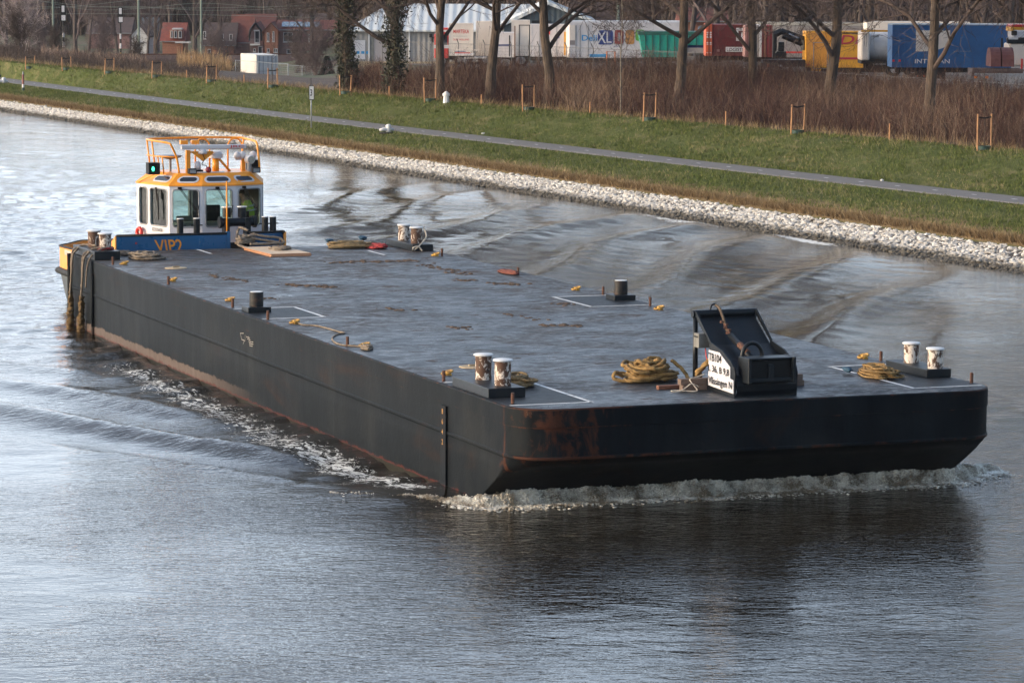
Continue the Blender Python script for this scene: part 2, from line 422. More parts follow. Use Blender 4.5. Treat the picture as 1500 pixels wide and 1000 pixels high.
def deck_mat():
    k = NT('wet_deck_steel')
    x, y, z = k.xyz()
    a = k.noise(1.6, 9, .74, k.mapping((.8, 1.0, 1)), .5)
    b = k.noise(.42, 7, .68, None, .5)
    c = k.mix(k.ramp(a, .38, .62), g(.009, .013, .018), g(.060, .072, .082))
    c = k.mix(k.ramp(b, .46, .54), c, g(.020, .028, .036))
    big = k.noise(.25, 8, .74, k.mapping((1, 1.2, 1)), .8)
    stern = k.math('MULTIPLY', k.ramp(k.math('DIVIDE', y, 36), .1, 1.0), .05)
    stain = k.math('MULTIPLY', k.ramp(k.math('ADD', big, stern), .49, .58), k.ramp(k.noise(3.4, 8, .78), .40, .56))
    c = k.mix(k.math('MULTIPLY', stain, .65), c, g(.080, .066, .054))
    mu = k.math('ADD', k.noise(1.5, 9, .78, k.mapping((.7, 1.7, 1)), .9), stern)
    mud = k.ramp(mu, .585, .62)
    c = k.mix(k.math('MULTIPLY', mud, .9), c, g(.070, .043, .028))
    ru = k.ramp(k.noise(2.2, 9, .8, k.mapping((.9, 2.2, 1)), .7), .605, .64)
    c = k.mix(k.math('MULTIPLY', ru, .9), c, k.mix(k.noise(9, 3), g(.16, .07, .045), g(.05, .03, .02)))
    # fine scratches dragged over the plating in two directions
    s1 = k.ramp(k.noise(1.0, 6, .75, k.mapping((1.0, 16, 1)), .3), .63, .68); s2 = k.ramp(k.noise(1.0, 6, .75, k.mapping((14, 1.2, 1)), .3), .65, .70)
    c = k.mix(k.math('MULTIPLY', k.math('MAXIMUM', s1, s2), .55), c, g(.21, .23, .25))
    s3 = k.ramp(k.noise(1.0, 6, .75, k.mapping((1.4, 9, 1)), .8), .62, .66)
    c = k.mix(k.math('MULTIPLY', s3, .7), c, g(.010, .011, .013))
    c = k.mix(k.ramp(k.noise(30, 3), .68, .71), c, g(.012, .010, .009))
    dirt = k.math('MAXIMUM', k.math('MAXIMUM', mud, ru), k.math('MULTIPLY', stain, .8))
    # fresh black paint along the bow edge
    nj = k.math('MULTIPLY', k.math('SUBTRACT', k.noise(2.5, 5, .7), .5), .35)
    fp = k.math('MULTIPLY', k.math('LESS_THAN', k.math('ADD', y, nj), .62), k.math('MAXIMUM', k.math('LESS_THAN', k.math('ADD', x, nj), 3.4), k.math('GREATER_THAN', k.math('ADD', x, nj), 7.0)))
    c = k.mix(k.math('MULTIPLY', fp, .85), c, g(.010, .013, .017))
    w = k.ramp(k.noise(2.6, 9, .78, k.mapping((.7, 1.0, 1)), .8), .36, .64)
    rg = k.n('ShaderNodeMapRange'); k.l(w, rg.inputs[0]); rg.inputs[3].default_value = .24; rg.inputs[4].default_value = .60
    sp = k.n('ShaderNodeMapRange'); k.l(dirt, sp.inputs[0]); sp.inputs[3].default_value = .40; sp.inputs[4].default_value = .08
    sx = k.math('ABSOLUTE', k.math('SUBTRACT', k.math('FRACT', k.math('DIVIDE', x, 1.96)), .5))
    sy = k.math('ABSOLUTE', k.math('SUBTRACT', k.math('FRACT', k.math('DIVIDE', y, 6.0)), .5))
    seam = k.math('MAXIMUM', k.math('GREATER_THAN', sx, .491), k.math('GREATER_THAN', sy, .497))
    c = k.mix(k.math('MULTIPLY', seam, .55), c, g(.016, .016, .017))
    bm = k.bump(k.noise(.5, 3, .5), .006)
    bm = k.bump(k.noise(12, 7, .75), .0045, 1, bm)
    bm = k.bump(seam, .008, 1, bm)
    return k.set(Base_Color=c, Roughness=k.math('ADD', rg.outputs[0], k.math('MULTIPLY', dirt, .25)), Specular_IOR_Level=sp.outputs[0], Normal=bm)
M['hull'] = hull_mat(); M['deck'] = deck_mat()
M['deck_dark'] = mat('deck_antislip', g(.010, .012, .014), g(.022, .026, .030), 2.5, .5, p=(.4, .7), bump=.005, bscale=30, vec=(1, 3, 1), spec=.2)
def worn_line():
    k = NT('worn_white_line')
    n = k.noise(5, 7, .7)
    return k.set(Base_Color=k.mix(k.ramp(n, .56, .68), g(.66, .65, .63), g(.14, .14, .14)), Roughness=.6)
M['line'] = worn_line()

def vnoise(x, y, seed, scale):
    """smooth lattice noise for arrays"""
    r = np.random.default_rng(seed).random((256, 256)); x = x * scale + 1000.3; y = y * scale + 1000.7
    xi, yi = np.floor(x).astype(int), np.floor(y).astype(int); fx, fy = x - xi, y - yi; fx = fx * fx * (3 - 2 * fx); fy = fy * fy * (3 - 2 * fy)
    a = r[yi % 256, xi % 256]; b = r[yi % 256, (xi + 1) % 256]; c = r[(yi + 1) % 256, xi % 256]; d = r[(yi + 1) % 256, (xi + 1) % 256]
    return (a * (1 - fx) + b * fx) * (1 - fy) + (c * (1 - fx) + d * fx) * fy
# ------------------------------------------------------------------ text
TEXT_BOLD = [.012]
def text_pts(s):
    cu = bpy.data.curves.new('lettering', 'FONT'); cu.body = s; cu.size = 1.0; cu.resolution_u = 3; cu.offset = TEXT_BOLD[0]
    ob = bpy.data.objects.new('lettering', cu); C.objects.link(ob)
    dg = bpy.context.evaluated_depsgraph_get(); dg.update()
    me = bpy.data.meshes.new_from_object(ob.evaluated_get(dg))
    vs = np.array([v.co[:] for v in me.vertices]); fs = [tuple(p.vertices) for p in me.polygons]
    bpy.data.objects.remove(ob); bpy.data.curves.remove(cu); bpy.data.meshes.remove(me)
    mn = vs[:, :2].min(0); mx = vs[:, :2].max(0)
    return (vs[:, :2] - mn) / (mx - mn), fs
def text_obj(name, s, m, parent, fn, bold=0.0):
    """fn(a,b) maps the unit box of the lettering to xyz in the parent's frame"""
    pts, fs = text_pts(s)
    mb = MB(); mb.add([fn(a, b) for a, b in pts], fs)
    me = bpy.data.meshes.new(name); me.from_pydata(mb.v, [], mb.f); me.materials.append(m); me.update()
    o = bpy.data.objects.new(name, me); link(o, parent)
    return o
def front_text(name, s, m, parent, x0, x1, z0, z1, y=-.012, slant=0.0):
    return text_obj(name, s, m, parent, lambda a, b: (x0 + a * (x1 - x0) + slant * b * (z1 - z0), y, z0 + b * (z1 - z0)))

# ------------------------------------------------------------------ ropes
def smooth_path(pts, sub=5, closed=False):
    pts = [np.array(p, float) for p in pts]; out = []
    n = len(pts)
    for i in range(n - 1 if not closed else n):
        p0 = pts[(i - 1) % n] if (closed or i > 0) else pts[i]; p1 = pts[i]; p2 = pts[(i + 1) % n]
        p3 = pts[(i + 2) % n] if (closed or i + 2 < n) else pts[min(i + 1, n - 1)]
        for j in range(sub):
            t = j / sub
            out.append(0.5 * ((2 * p1) + (-p0 + p2) * t + (2 * p0 - 5 * p1 + 4 * p2 - p3) * t * t + (-p0 + 3 * p1 - 3 * p2 + p3) * t ** 3))
    if not closed: out.append(pts[-1])
    return out
def rope_mesh(mb, path, r, n=9, pitch=5.0, lobes=3):
    """a laid rope: the lobes of its section turn as it runs"""
    pts = [Vector(tuple(float(c) for c in p)) for p in path]
    k = len(pts); b = len(mb.v)
    t0 = (pts[1] - pts[0]).normalized(); nrm = t0.orthogonal().normalized(); L = 0.0
    for i, p in enumerate(pts):
        t = pts[min(i + 1, k - 1)] - pts[max(i - 1, 0)]
        t = t.normalized() if t.length > 1e-9 else t0
        nrm = nrm - t * nrm.dot(t); nrm = nrm.normalized() if nrm.length > 1e-6 else t.orthogonal().normalized()
        bi = t.cross(nrm)
        if i: L += (pts[i] - pts[i - 1]).length
        for j in range(n):
            a = 2 * PI * j / n
            rr = r * (1 + .27 * math.cos(lobes * (a - L / r / pitch * 2)))
            q = p + (nrm * math.cos(a) + bi * math.sin(a)) * rr
            mb.v.append((q.x, q.y, q.z))
    for i in range(k - 1):
        for j in range(n):
            mb.f.append((b + i * n + j, b + i * n + (j + 1) % n, b + (i + 1) * n + (j + 1) % n, b + (i + 1) * n + j)); mb.m.append(0)
    mb.f.append(tuple(b + j for j in reversed(range(n)))); mb.m.append(0)
    mb.f.append(tuple(b + (k - 1) * n + j for j in range(n))); mb.m.append(0)
def rope_pile(name, c, rx, ry, h, r, loops, seed, m, rz=0.0, label='', group='ropes lying on the deck', flat=.0, parent=None, tails=()):
    rnd = random.Random(seed); mb = MB(); pts = []
    n = 11
    for i in range(loops * n):
        f = i / (loops * n); a = 2 * PI * i / n
        if i % n == 0:
            ox, oy = rnd.uniform(-.22, .22) * rx, rnd.uniform(-.22, .22) * ry
            sx, sy, ph = rnd.uniform(.55, 1) * rx, rnd.uniform(.55, 1) * ry, rnd.uniform(-.5, .5)
        w = 1 - .45 * f
        x = ox + sx * w * math.cos(a + ph) + rnd.uniform(-.07, .07) * rx
        y = oy + sy * w * math.sin(a) + rnd.uniform(-.07, .07) * ry
        z = r * 1.05 + (h - 2 * r) * (f ** .8) * rnd.uniform(.72, 1.0)
        pts.append((x, y, z))
    ca, sa = math.cos(rz), math.sin(rz)
    path = [(p[0] * ca - p[1] * sa, p[0] * sa + p[1] * ca, p[2]) for p in smooth_path(pts, 5)]
    rope_mesh(mb, path, r)
    for tl in tails: rope_mesh(mb, smooth_path(tl, 6), r)
    o = mb.build(name, m, parent, smooth=True)
    o.location = [float(v) for v in c]
    if label: tag(o, label, 'rope', group)
    return o

# ------------------------------------------------------------------ canal geometry
def curve(pts, lo, hi):
    a = np.array(pts, float); co = np.polyfit(a[:, 0], a[:, 1], 2); d = np.polyder(co)
    def f(y):
        y = np.asarray(y, float); yc = np.clip(y, lo, hi)
        return np.polyval(co, yc) + np.polyval(d, yc) * (y - yc)
    return f
f_water = curve([(41, 33.3), (56, 33.0), (70.5, 32.8), (81, 31.9), (97, 30.9), (116, 29.8), (140, 28.5), (172, 27.0)], 35, 180)
f_rock = curve([(45, 35.3), (54, 34.8), (70, 34.0), (77, 33.6), (92.6, 32.8), (108, 31.6), (117, 30.9), (134, 29.6), (171, 27.9)], 35, 180)
f_near = curve([(54.9, 40.7), (82.2, 38.6), (89.7, 38.1), (117, 35.2), (149, 32.9), (190, 31.0)], 45, 200)
f_far = lambda y: f_near(y) + 2.15
f_crest = curve([(68, 47.7), (81.6, 45.6), (97, 44.2), (106, 43.6), (122.7, 40.6), (134, 39.3), (147, 38.4), (160, 36.4), (195, 33.2)], 60, 200)

def sstep(a, b, x):
    t = np.clip((np.asarray(x, float) - a) / (b - a), 0, 1); return t * t * (3 - 2 * t)
def ground_z(x, y):
    """height of the land: stone edge, grass verge, path, dike, yard; low polder to the north-west"""
    x = np.asarray(x, float); y = np.asarray(y, float)
    w, r, n_, fr, c = f_water(y), f_rock(y), f_near(y), f_far(y), f_crest(y)
    z = np.interp
    out = np.zeros(np.broadcast(x, y).shape)
    x, y = np.broadcast_arrays(x, y)
    def seg(a, b, za, zb): return za + (zb - za) * np.clip((x - a) / (b - a), 0, 1)
    out = np.where(x < w, (x - w) * .45, 0)
    out = np.where(x >= w, seg(w, r, 0, .52), out)
    out = np.where(x >= r, seg(r, n_, .62, 1.2), out)
    out = np.where(x >= n_, 1.2, out)
    t = np.clip((x - fr) / (c - fr), 0, 1); out = np.where(x >= fr, 1.2 + 1.2 * (t * .55 + .45 * (t * t * (3 - 2 * t))), out)
    d = x - c
    ang = np.degrees(np.arctan2(x - CAM[0], y - CAM[1]))
    east = sstep(17.4, 18.6, ang)
    dist = np.hypot(x - CAM[0], y - CAM[1])
    yard = 2.4 - .4 * sstep(0, 8, d) - 1.0 * sstep(270, 300, dist)
    low = 2.4 - .3 * sstep(.5, 6, d) - (4.7 + 0 * d) * sstep(6, 60, d)
    low = low - .7 * sstep(395, 440, dist) - .3 * sstep(455, 470, dist)
    beyond = yard * east + low * (1 - east)
    return np.where(d > 0, beyond, out)

def grass_mat():
    k = NT('verge_grass')
    n1 = k.noise(.22, 7, .7); n2 = k.noise(2.2, 6, .7); n3 = k.noise(.9, 6, .7, k.mapping((1, .5, 1)))
    c = k.mix(k.ramp(n2, .3, .7), g(.050, .072, .018), g(.098, .118, .034))
    c = k.mix(k.ramp(n1, .4, .65), c, g(.085, .095, .036))
    c = k.mix(k.ramp(n3, .52, .70), c, g(.19, .165, .08))
    tan = k.attr('dry')
    c = k.mix(k.ramp(k.math('ADD', tan, k.math('MULTIPLY', n2, .7)), .62, .95), c, k.mix(n2, g(.14, .095, .045), g(.27, .20, .11)))
    return k.set(Base_Color=c, Roughness=.95, Specular_IOR_Level=.15, Normal=k.bump(k.noise(7, 6, .75), .12))
M['grass'] = grass_mat()
def scrub_floor():
    k = NT('leaf_litter')
    n = k.noise(1.2, 7, .7)
    c = k.mix(k.ramp(n, .35, .65), g(.045, .03, .024), g(.10, .065, .045))
    return k.set(Base_Color=c, Roughness=.95, Normal=k.bump(k.noise(5, 5, .7), .15))
M['litter'] = scrub_floor()
M['mud'] = mat('wet_mud', g(.03, .024, .018), g(.06, .045, .03), 3, .6, bump=.05)
def low_ground():
    k = NT('polder_ground')
    n = k.noise(.12, 7, .7)
    c = k.mix(k.ramp(n, .4, .6), g(.055, .075, .026), g(.10, .07, .045))
    return k.set(Base_Color=c, Roughness=.95, Normal=k.bump(k.noise(2, 5, .7), .15))
M['polder'] = low_ground()
M['gravel'] = mat('yard_gravel', g(.14, .125, .11), g(.09, .08, .07), 2, .9, bump=.03)

def make_terrain():
    ys = np.concatenate([np.arange(-160, 20, 12), np.arange(20, 210, 1.5), np.arange(210, 520, 8), np.arange(520, 3000, 120)])
    rows = []; dry = []
    for y in ys:
        w, r, n_, fr, c = [float(f(y)) for f in (f_water, f_rock, f_near, f_far, f_crest)]
        xs = [w - 4, w - 1, w, w + (r - w) * .5, r - .02, r + .15]
        xs += list(r + .15 + (n_ - r - .15) * np.linspace(.12, 1, 9))
        xs += [fr]; xs += list(fr + (c - fr) * np.linspace(.1, 1, 10))
        xs += [c + d for d in (1, 2.5, 4.5, 7, 10, 14, 19, 25, 32, 40, 49, 59, 70, 82, 95, 110, 126, 144, 165, 190, 220, 260, 330, 450, 700, 1200, 2400)]
        rows.append(xs)
        dd = [0, 0, 0, 0, .2, .95]
        dd += [.88, .78, .58, .3, .12, .04, 0, 0, 0]; dd += [0] * 11 + [.25, .8] + [.9] * 25
        dry.append(dd)
    X = np.array(rows); nY, nX = X.shape
    Y = np.repeat(ys[:, None], nX, 1); Z = ground_z(X, Y)
    rng = np.random.default_rng(3)
    # uneven turf
    nx = np.sin(X * 1.3 + 2 * np.sin(Y * .31)) * np.sin(Y * .47 + 1.3 * np.sin(X * .9)) * .05
    inland = (X > f_far(Y) + .5)
    Z = Z + nx * inland + rng.normal(0, .012, X.shape) * (X > f_rock(Y))
    verts = np.stack([X, Y, Z], -1).reshape(-1, 3)
    fs = []; mi = []
    for i in range(nY - 1):
        for j in range(nX - 1):
            fs.append((i * nX + j, i * nX + j + 1, (i + 1) * nX + j + 1, (i + 1) * nX + j))
            if j < 4: m = 1
            elif j < 26: m = 0
            else: m = 2
            cx, cy = X[i, j], Y[i, j]
            if m == 2:
                ang = math.degrees(math.atan2(cx - CAM[0], cy - CAM[1]))
                if ang > 18.2: m = 2 if cx - float(f_crest(cy)) < 26 else 3
                elif cx - float(f_crest(cy)) > 18: m = 4
            mi.append(m)
    o = mesh_np('dike_ground', verts, fs, [M['grass'], M['mud'], M['litter'], M['gravel'], M['polder']],
                attrs={'dry': np.array(dry).ravel()}, smooth=True)
    o.data.polygons.foreach_set('material_index', np.array(mi, np.int32))
    tag(o, 'grassy canal dike with the low land and yard behind it', kind='structure')
make_terrain()

def asphalt_mat():
    k = NT('path_asphalt')
    c = k.mix(k.ramp(k.noise(3, 6, .7), .3, .7), g(.115, .110, .108), g(.165, .155, .150))
    return k.set(Base_Color=c, Roughness=.85, Normal=k.bump(k.noise(40, 3), .004))
M['asphalt'] = asphalt_mat()
def make_path():
    ys = np.concatenate([np.arange(-160, 20, 12), np.arange(20, 400, 2.0)])
    v = []; f = []
    for y in ys:
        n_, fr = float(f_near(y)), float(f_far(y))
        v += [(n_ - .02, y, 1.205), (n_ + .06, y, 1.245), (fr - .06, y, 1.245), (fr + .02, y, 1.205)]
    for i in range(len(ys) - 1):
        for j in range(3): f.append((4 * i + j, 4 * i + j + 1, 4 * i + j + 5, 4 * i + j + 4))
    o = mesh_np('cycle_path', v, f, M['asphalt'])
    tag(o, 'grey asphalt cycle path along the dike', kind='structure')
    mb = MB()
    y = 30.0
    while y < 260:
        xm = float(f_near(y)) + 1.07; dx = float(f_near(y + .35) - f_near(y))
        mb.add([(xm - .055, y, 1.250), (xm + .055, y, 1.250), (xm + .055 + dx, y + .35, 1.250), (xm - .055 + dx, y + .35, 1.250)], [(0, 1, 2, 3)])
        y += 2.75
    o = mb.build('path_marking', M['white_paint']); tag(o, 'short white dashes along the middle of the cycle path', kind='structure')
make_path()

# ------------------------------------------------------------------ water
def water_height(X, Y):
    """wake of the barge: diverging waves on both sides, churned water along the hull and astern"""
    rng = np.random.default_rng(9)
    w1 = np.sin(X * .33 + Y * .21) + .6 * np.sin(X * .71 - Y * .43 + 1.0) + .4 * np.sin(X * 1.3 + Y * .9)
    h = .006 * w1
    # left side
    u = -X; v = Y - 2.0
    s = -.89 * X - .45 * Y + .35 * np.sin(Y * .35) + .25 * np.sin(X * .9)
    env = sstep(.9, 2.6, u) * (1 - sstep(.38, .58, (u - .6) / np.maximum(v, .6))) * sstep(1.0, 5.0, v) * (1 - sstep(30, 70, v)) * np.exp(-np.maximum(u - 6, 0) * .06)
    h = h + (.115 - .09 * sstep(17, 28, Y)) * env * (np.cos(2 * PI * s / 3.1) + .3 * np.cos(4 * PI * s / 3.1 + .4))
    # right side, reaching the bank
    u = X - 9.8
    s = .80 * u - .60 * Y + .5 * np.sin(Y * .23 + 1) + .35 * np.sin(X * .55)
    env = sstep(.5, 4, u) * (1 - sstep(.50, .78, (u - 2) / np.maximum(Y - 12, .6))) * sstep(16, 26, Y) * (1 - sstep(62, 105, Y))
    h = h + .095 * env * (.35 + 1.1 * vnoise(X, Y, 41, .13)) * (np.cos(2 * PI * s / 4.3) + .3 * np.cos(4 * PI * s / 4.3 + .6))
    # draw-down beside the hull, then the bow wave shoulder
    side = np.exp(-((X + .9) / 1.3) ** 2) * sstep(1, 3, Y) * (1 - sstep(8, 14, Y)) * (X < .2)
    h = h + .11 * side * np.cos((Y - 3.2) * .75)
    # chop beside the hull and astern
    ch = np.zeros_like(X)
    for i in range(26):
        a = rng.uniform(0, 2 * PI); L = rng.uniform(.5, 1.9); p = rng.uniform(0, 7)
        ch += L * .011 * np.sin((X * math.cos(a) + Y * math.sin(a)) * 2 * PI / L + p + .8 * np.sin(X * .7 + Y * .5 + i))
    zone = np.exp(-np.maximum(-X, 0) / 1.6) * sstep(3, 6, Y) * (1 - sstep(33, 40, Y)) * (X < 1) * .75
    stern = np.exp(-((X - 4.5) / 7.5) ** 2) * sstep(33, 42, Y) * (1 - sstep(110, 220, Y))
    rt = sstep(9.5, 11, X) * (1 - sstep(24, 34, X)) * sstep(22, 40, Y) * (1 - sstep(60, 150, Y)) * .12
    h = h + ch * np.clip(zone + stern * .32 + rt + .04, 0, 1.1)
    return h
def foam_amount(X, Y):
    f = np.zeros_like(X)
    u = -X
    # streaks peeling off the near bow corner and running aft along the side
    c = .75 + .055 * np.maximum(Y - 4, 0)
    f = np.maximum(f, .78 * np.exp(-((u - c) / (.75 + .05 * Y)) ** 2) * sstep(2.6, 4, Y) * (1 - sstep(9, 24, Y)) * (X < 0))
    f = np.maximum(f, .71 * np.exp(-((u - 1.1) / 1.3) ** 2) * sstep(6, 12, Y) * (1 - sstep(24, 34, Y)) * (X < 0))
    # wash by the stern and tug
    f = np.maximum(f, .60 * np.exp(-((X - 1.0) / 3.0) ** 2) * sstep(33, 37, Y) * (1 - sstep(52, 80, Y)))
    f = np.maximum(f, .47 * np.exp(-((X - 4.0) / 9.0) ** 2) * sstep(40, 50, Y) * (1 - sstep(80, 170, Y)))
    # where the wash breaks on the stones
    e = f_water(Y) - X
    f = np.maximum(f, .98 * np.exp(-((e - .4) / .75) ** 2) * np.exp(-((Y - 56.5) / 4.0) ** 2))
    f = np.maximum(f, .80 * np.exp(-((e - .7) / .8) ** 2) * np.exp(-((Y - 67) / 7.0) ** 2))
    f = np.maximum(f, .55 * np.exp(-((e - .2) / .5) ** 2) * sstep(60, 70, Y) * (1 - sstep(110, 150, Y)))
    # far side of the bow
    f = np.maximum(f, .75 * np.exp(-((X - 11.0) / .8) ** 2) * sstep(1.2, 2.2, Y) * (1 - sstep(6, 13, Y)))
    return f
def water_mat():
    k = NT('canal_water')
    foam = k.attr('foam'); calm = k.attr('chop')
    geo = k.n('ShaderNodeNewGeometry')
    def nz(scale, sc, det, ro, dist=0.0):
        m = k.n('ShaderNodeMapping'); m.inputs['Scale'].default_value = sc; k.l(geo.outputs['Position'], m.inputs[0])
        return k.noise(scale, det, ro, m.outputs[0], dist)
    m = k.n('ShaderNodeMapping'); m.inputs['Rotation'].default_value = (0, 0, YAW); k.l(geo.outputs['Position'], m.inputs[0])
    m2 = k.n('ShaderNodeMapping'); m2.inputs['Scale'].default_value = (.75, 1.35, 1); k.l(m.outputs[0], m2.inputs[0])
    ruf = k.attr('ruf')
    rip = k.noise(4.6, 3, .6, m2.outputs[0], .3)
    fine = k.noise(11.0, 2, .5, m2.outputs[0])
    slow = k.noise(.14, 3, .5, geo.outputs['Position'])       # wind patches
    amp = k.math('MULTIPLY', k.math('ADD', k.math('MULTIPLY', k.ramp(slow, .38, .62), .85), .40), ruf)
    long_ = k.noise(1.1, 3, .5, m2.outputs[0], .4)
    n0 = k.bump(k.math('MULTIPLY', long_, ruf), .022)
    n = k.bump(k.math('MULTIPLY', rip, amp), .024, 1, n0)
    b = k.n('ShaderNodeBump'); b.inputs['Distance'].default_value = .0065; b.inputs['Strength'].default_value = 1
    k.l(k.math('MULTIPLY', fine, amp), b.inputs['Height']); k.l(n, b.inputs['Normal'])
    b3 = k.n('ShaderNodeBump'); b3.inputs['Distance'].default_value = .060; b3.inputs['Strength'].default_value = 1
    k.l(k.math('MULTIPLY', k.noise(2.6, 5, .62, geo.outputs['Position'], .5), calm), b3.inputs['Height']); k.l(b.outputs[0], b3.inputs['Normal'])
    k.set(Base_Color=g(.016, .013, .009), Roughness=.045, IOR=1.333, Normal=b3.outputs[0])
    fb = k.n('ShaderNodeBsdfDiffuse'); fb.inputs[0].default_value = g(.66, .66, .63)
    web = nz(4.2, (1, .6, 1), 9, .76, 1.6)
    fac = k.ramp(k.math('ADD', web, k.math('MULTIPLY', foam, .60)), .93, .985)
    fac = k.math('MULTIPLY', fac, k.math('GREATER_THAN', foam, .02))
    mx = k.n('ShaderNodeMixShader'); k.l(fac, mx.inputs[0]); k.l(k.bs.outputs[0], mx.inputs[1]); k.l(fb.outputs[0], mx.inputs[2])
    k.l(mx.outputs[0], k.out.inputs[0]); return k.mat
M['water'] = water_mat()
def make_water():
    xs = np.concatenate([np.linspace(-75, -16, 24)[:-1], np.arange(-16, 34.01, .2)])
    ys = np.concatenate([np.linspace(-400, -20, 20)[:-1], np.arange(-20, 80, .2), np.arange(80, 200, .6), np.linspace(200, 1400, 60)])
    X, Y = np.meshgrid(xs, ys)
    e = f_water(Y) + 1.4
    X = np.where(X > 20, 20 + (X - 20) * (e - 20) / 14.0, X)
    fade = sstep(-20, -12, Y) * (1 - sstep(150, 260, Y)) * sstep(-30, -12, X)
    # waves follow the water from the channel; they die towards the stones
    near = np.clip((f_water(Y) - X) / 1.5, .15, 1)
    Z = water_height(X, Y) * (fade * .96 + .04) * near
    fo = foam_amount(X, Y)
    st = np.exp(-((X - 3) / 9.0) ** 2) * sstep(33, 42, Y) * (1 - sstep(90, 200, Y))
    sd_ = np.exp(-np.maximum(-X, 0) / 1.8) * sstep(3, 6, Y) * (1 - sstep(30, 40, Y)) * (X < 1)
    rt = sstep(10, 14, X) * sstep(26, 42, Y) * (1 - sstep(110, 190, Y)) * .10
    chop = np.clip(st * .8 + sd_ + rt, 0, 1)
    ruf = 1 - .52 * sstep(9, 13, X) * sstep(12, 26, Y) - .45 * sstep(30, 45, Y) * (1 - sstep(9, 13, X)) - .35 * (1 - sstep(-9, -3, X)) * sstep(-6, 6, Y) * (1 - sstep(30, 45, Y))
    nY, nX = X.shape
    idx = np.arange(nX * nY).reshape(nY, nX)
    f = np.stack([idx[:-1, :-1], idx[:-1, 1:], idx[1:, 1:], idx[1:, :-1]], -1).reshape(-1, 4)
    o = mesh_np('canal_water', np.stack([X, Y, Z], -1).reshape(-1, 3), f, M['water'], attrs={'foam': fo.ravel(), 'chop': chop.ravel(), 'ruf': ruf.ravel()}, smooth=True)
    tag(o, 'rippled canal water with the wake of the barge', kind='structure')
make_water()
def make_left_bank():
    mb = MB(); mb.add([(-70, -400, -.6), (-78, -400, 1.6), (-90, -400, 2.2), (-900, -400, 2.2), (-70, 1400, -.6), (-78, 1400, 1.6), (-90, 1400, 2.2), (-900, 1400, 2.2)],
                      [(0, 1, 5, 4), (1, 2, 6, 5), (2, 3, 7, 6)])
    tag(mb.build('opposite_bank', M['grass']), 'grassy bank on the other side of the canal', kind='structure')
make_left_bank()

# stones of the bank -----------------------------------------------------------
def ico():
    t = (1 + 5 ** .5) / 2
    v = np.array([(-1, t, 0), (1, t, 0), (-1, -t, 0), (1, -t, 0), (0, -1, t), (0, 1, t), (0, -1, -t), (0, 1, -t), (t, 0, -1), (t, 0, 1), (-t, 0, -1), (-t, 0, 1)], float)
    v /= np.linalg.norm(v[0])
    f = np.array([(0, 11, 5), (0, 5, 1), (0, 1, 7), (0, 7, 10), (0, 10, 11), (1, 5, 9), (5, 11, 4), (11, 10, 2), (10, 7, 6), (7, 1, 8), (3, 9, 4), (3, 4, 2), (3, 2, 6), (3, 6, 8), (3, 8, 9), (4, 9, 5), (2, 4, 11), (6, 2, 10), (8, 6, 7), (9, 8, 1)])
    return v, f
def ico2():
    v, f = ico(); v = list(map(tuple, v)); cache = {}; nf = []
    def mid(a, b):
        k_ = (min(a, b), max(a, b))
        if k_ not in cache:
            m_ = (np.array(v[a]) + np.array(v[b])) / 2; m_ /= np.linalg.norm(m_); v.append(tuple(m_)); cache[k_] = len(v) - 1
        return cache[k_]
    for a, b, c in f:
        ab, bc, ca = mid(a, b), mid(b, c), mid(c, a)
        nf += [(a, ab, ca), (b, bc, ab), (c, ca, bc), (ab, bc, ca)]
    return np.array(v), np.array(nf)
def blobs(P_, S_, rng, base, jit=.28, rot=True):
    """many deformed lumps in one array: centres P_, per-axis sizes S_"""
    v0, f0 = base; n = len(P_); k = len(v0)
    d = 1 + rng.uniform(-jit, jit, (n, k, 1))
    v = v0[None] * d * S_[:, None, :]
    a = rng.uniform(0, 2 * PI, n); ca, sa = np.cos(a)[:, None], np.sin(a)[:, None]
    x = v[..., 0] * ca - v[..., 1] * sa; y = v[..., 0] * sa + v[..., 1] * ca
    v = np.stack([x, y, v[..., 2]], -1) + P_[:, None, :]
    f = f0[None] + (np.arange(n) * k)[:, None, None]
    return v.reshape(-1, 3), f.reshape(-1, 3)
def stone_mat():
    k = NT('bank_stones')
    x, y, z = k.xyz()
    r = k.attr('rnd')
    c = k.mix(k.ramp(r, .0, 1.0), g(.30, .28, .25), g(.60, .57, .53))
    c = k.mix(k.math('MULTIPLY', k.ramp(k.noise(4, 6, .7), .55, .7), .5), c, g(.16, .15, .13))
    wet = k.ramp(k.math('ADD', z, k.math('MULTIPLY', k.noise(.9, 5, .7), .30)), .27, .42)
    c = k.mix(wet, k.mix(r, g(.045, .038, .028), g(.10, .088, .07)), c)
    return k.set(Base_Color=c, Roughness=.8, Normal=k.bump(k.noise(14, 4), .01))
M['stone'] = stone_mat()
def make_stones():
    rng = np.random.default_rng(5)
    n = 46000
    y = -5 + (185 + 5) * rng.random(n) ** .92; t = rng.random(n)
    w, r = f_water(y), f_rock(y)
    wid = r - w + .35
    x = w - .30 + t * wid
    z = np.interp(t, [0, 1], [-.08, .50]) + rng.normal(0, .025, n)
    s = rng.uniform(.035, .115, n)
    S_ = np.stack([s * rng.uniform(.8, 1.3, n), s * rng.uniform(.8, 1.5, n), s * rng.uniform(.5, .8, n)], 1)
    v, f = blobs(np.stack([x, y, z], 1), S_, rng, ico())
    rn = np.repeat(rng.random(n), 12)
    o = mesh_np('bank_stones', v, f, M['stone'], attrs={'rnd': rn})
    tag(o, 'pale rubble stones along the water edge', 'stones', kind='stuff')
make_stones()

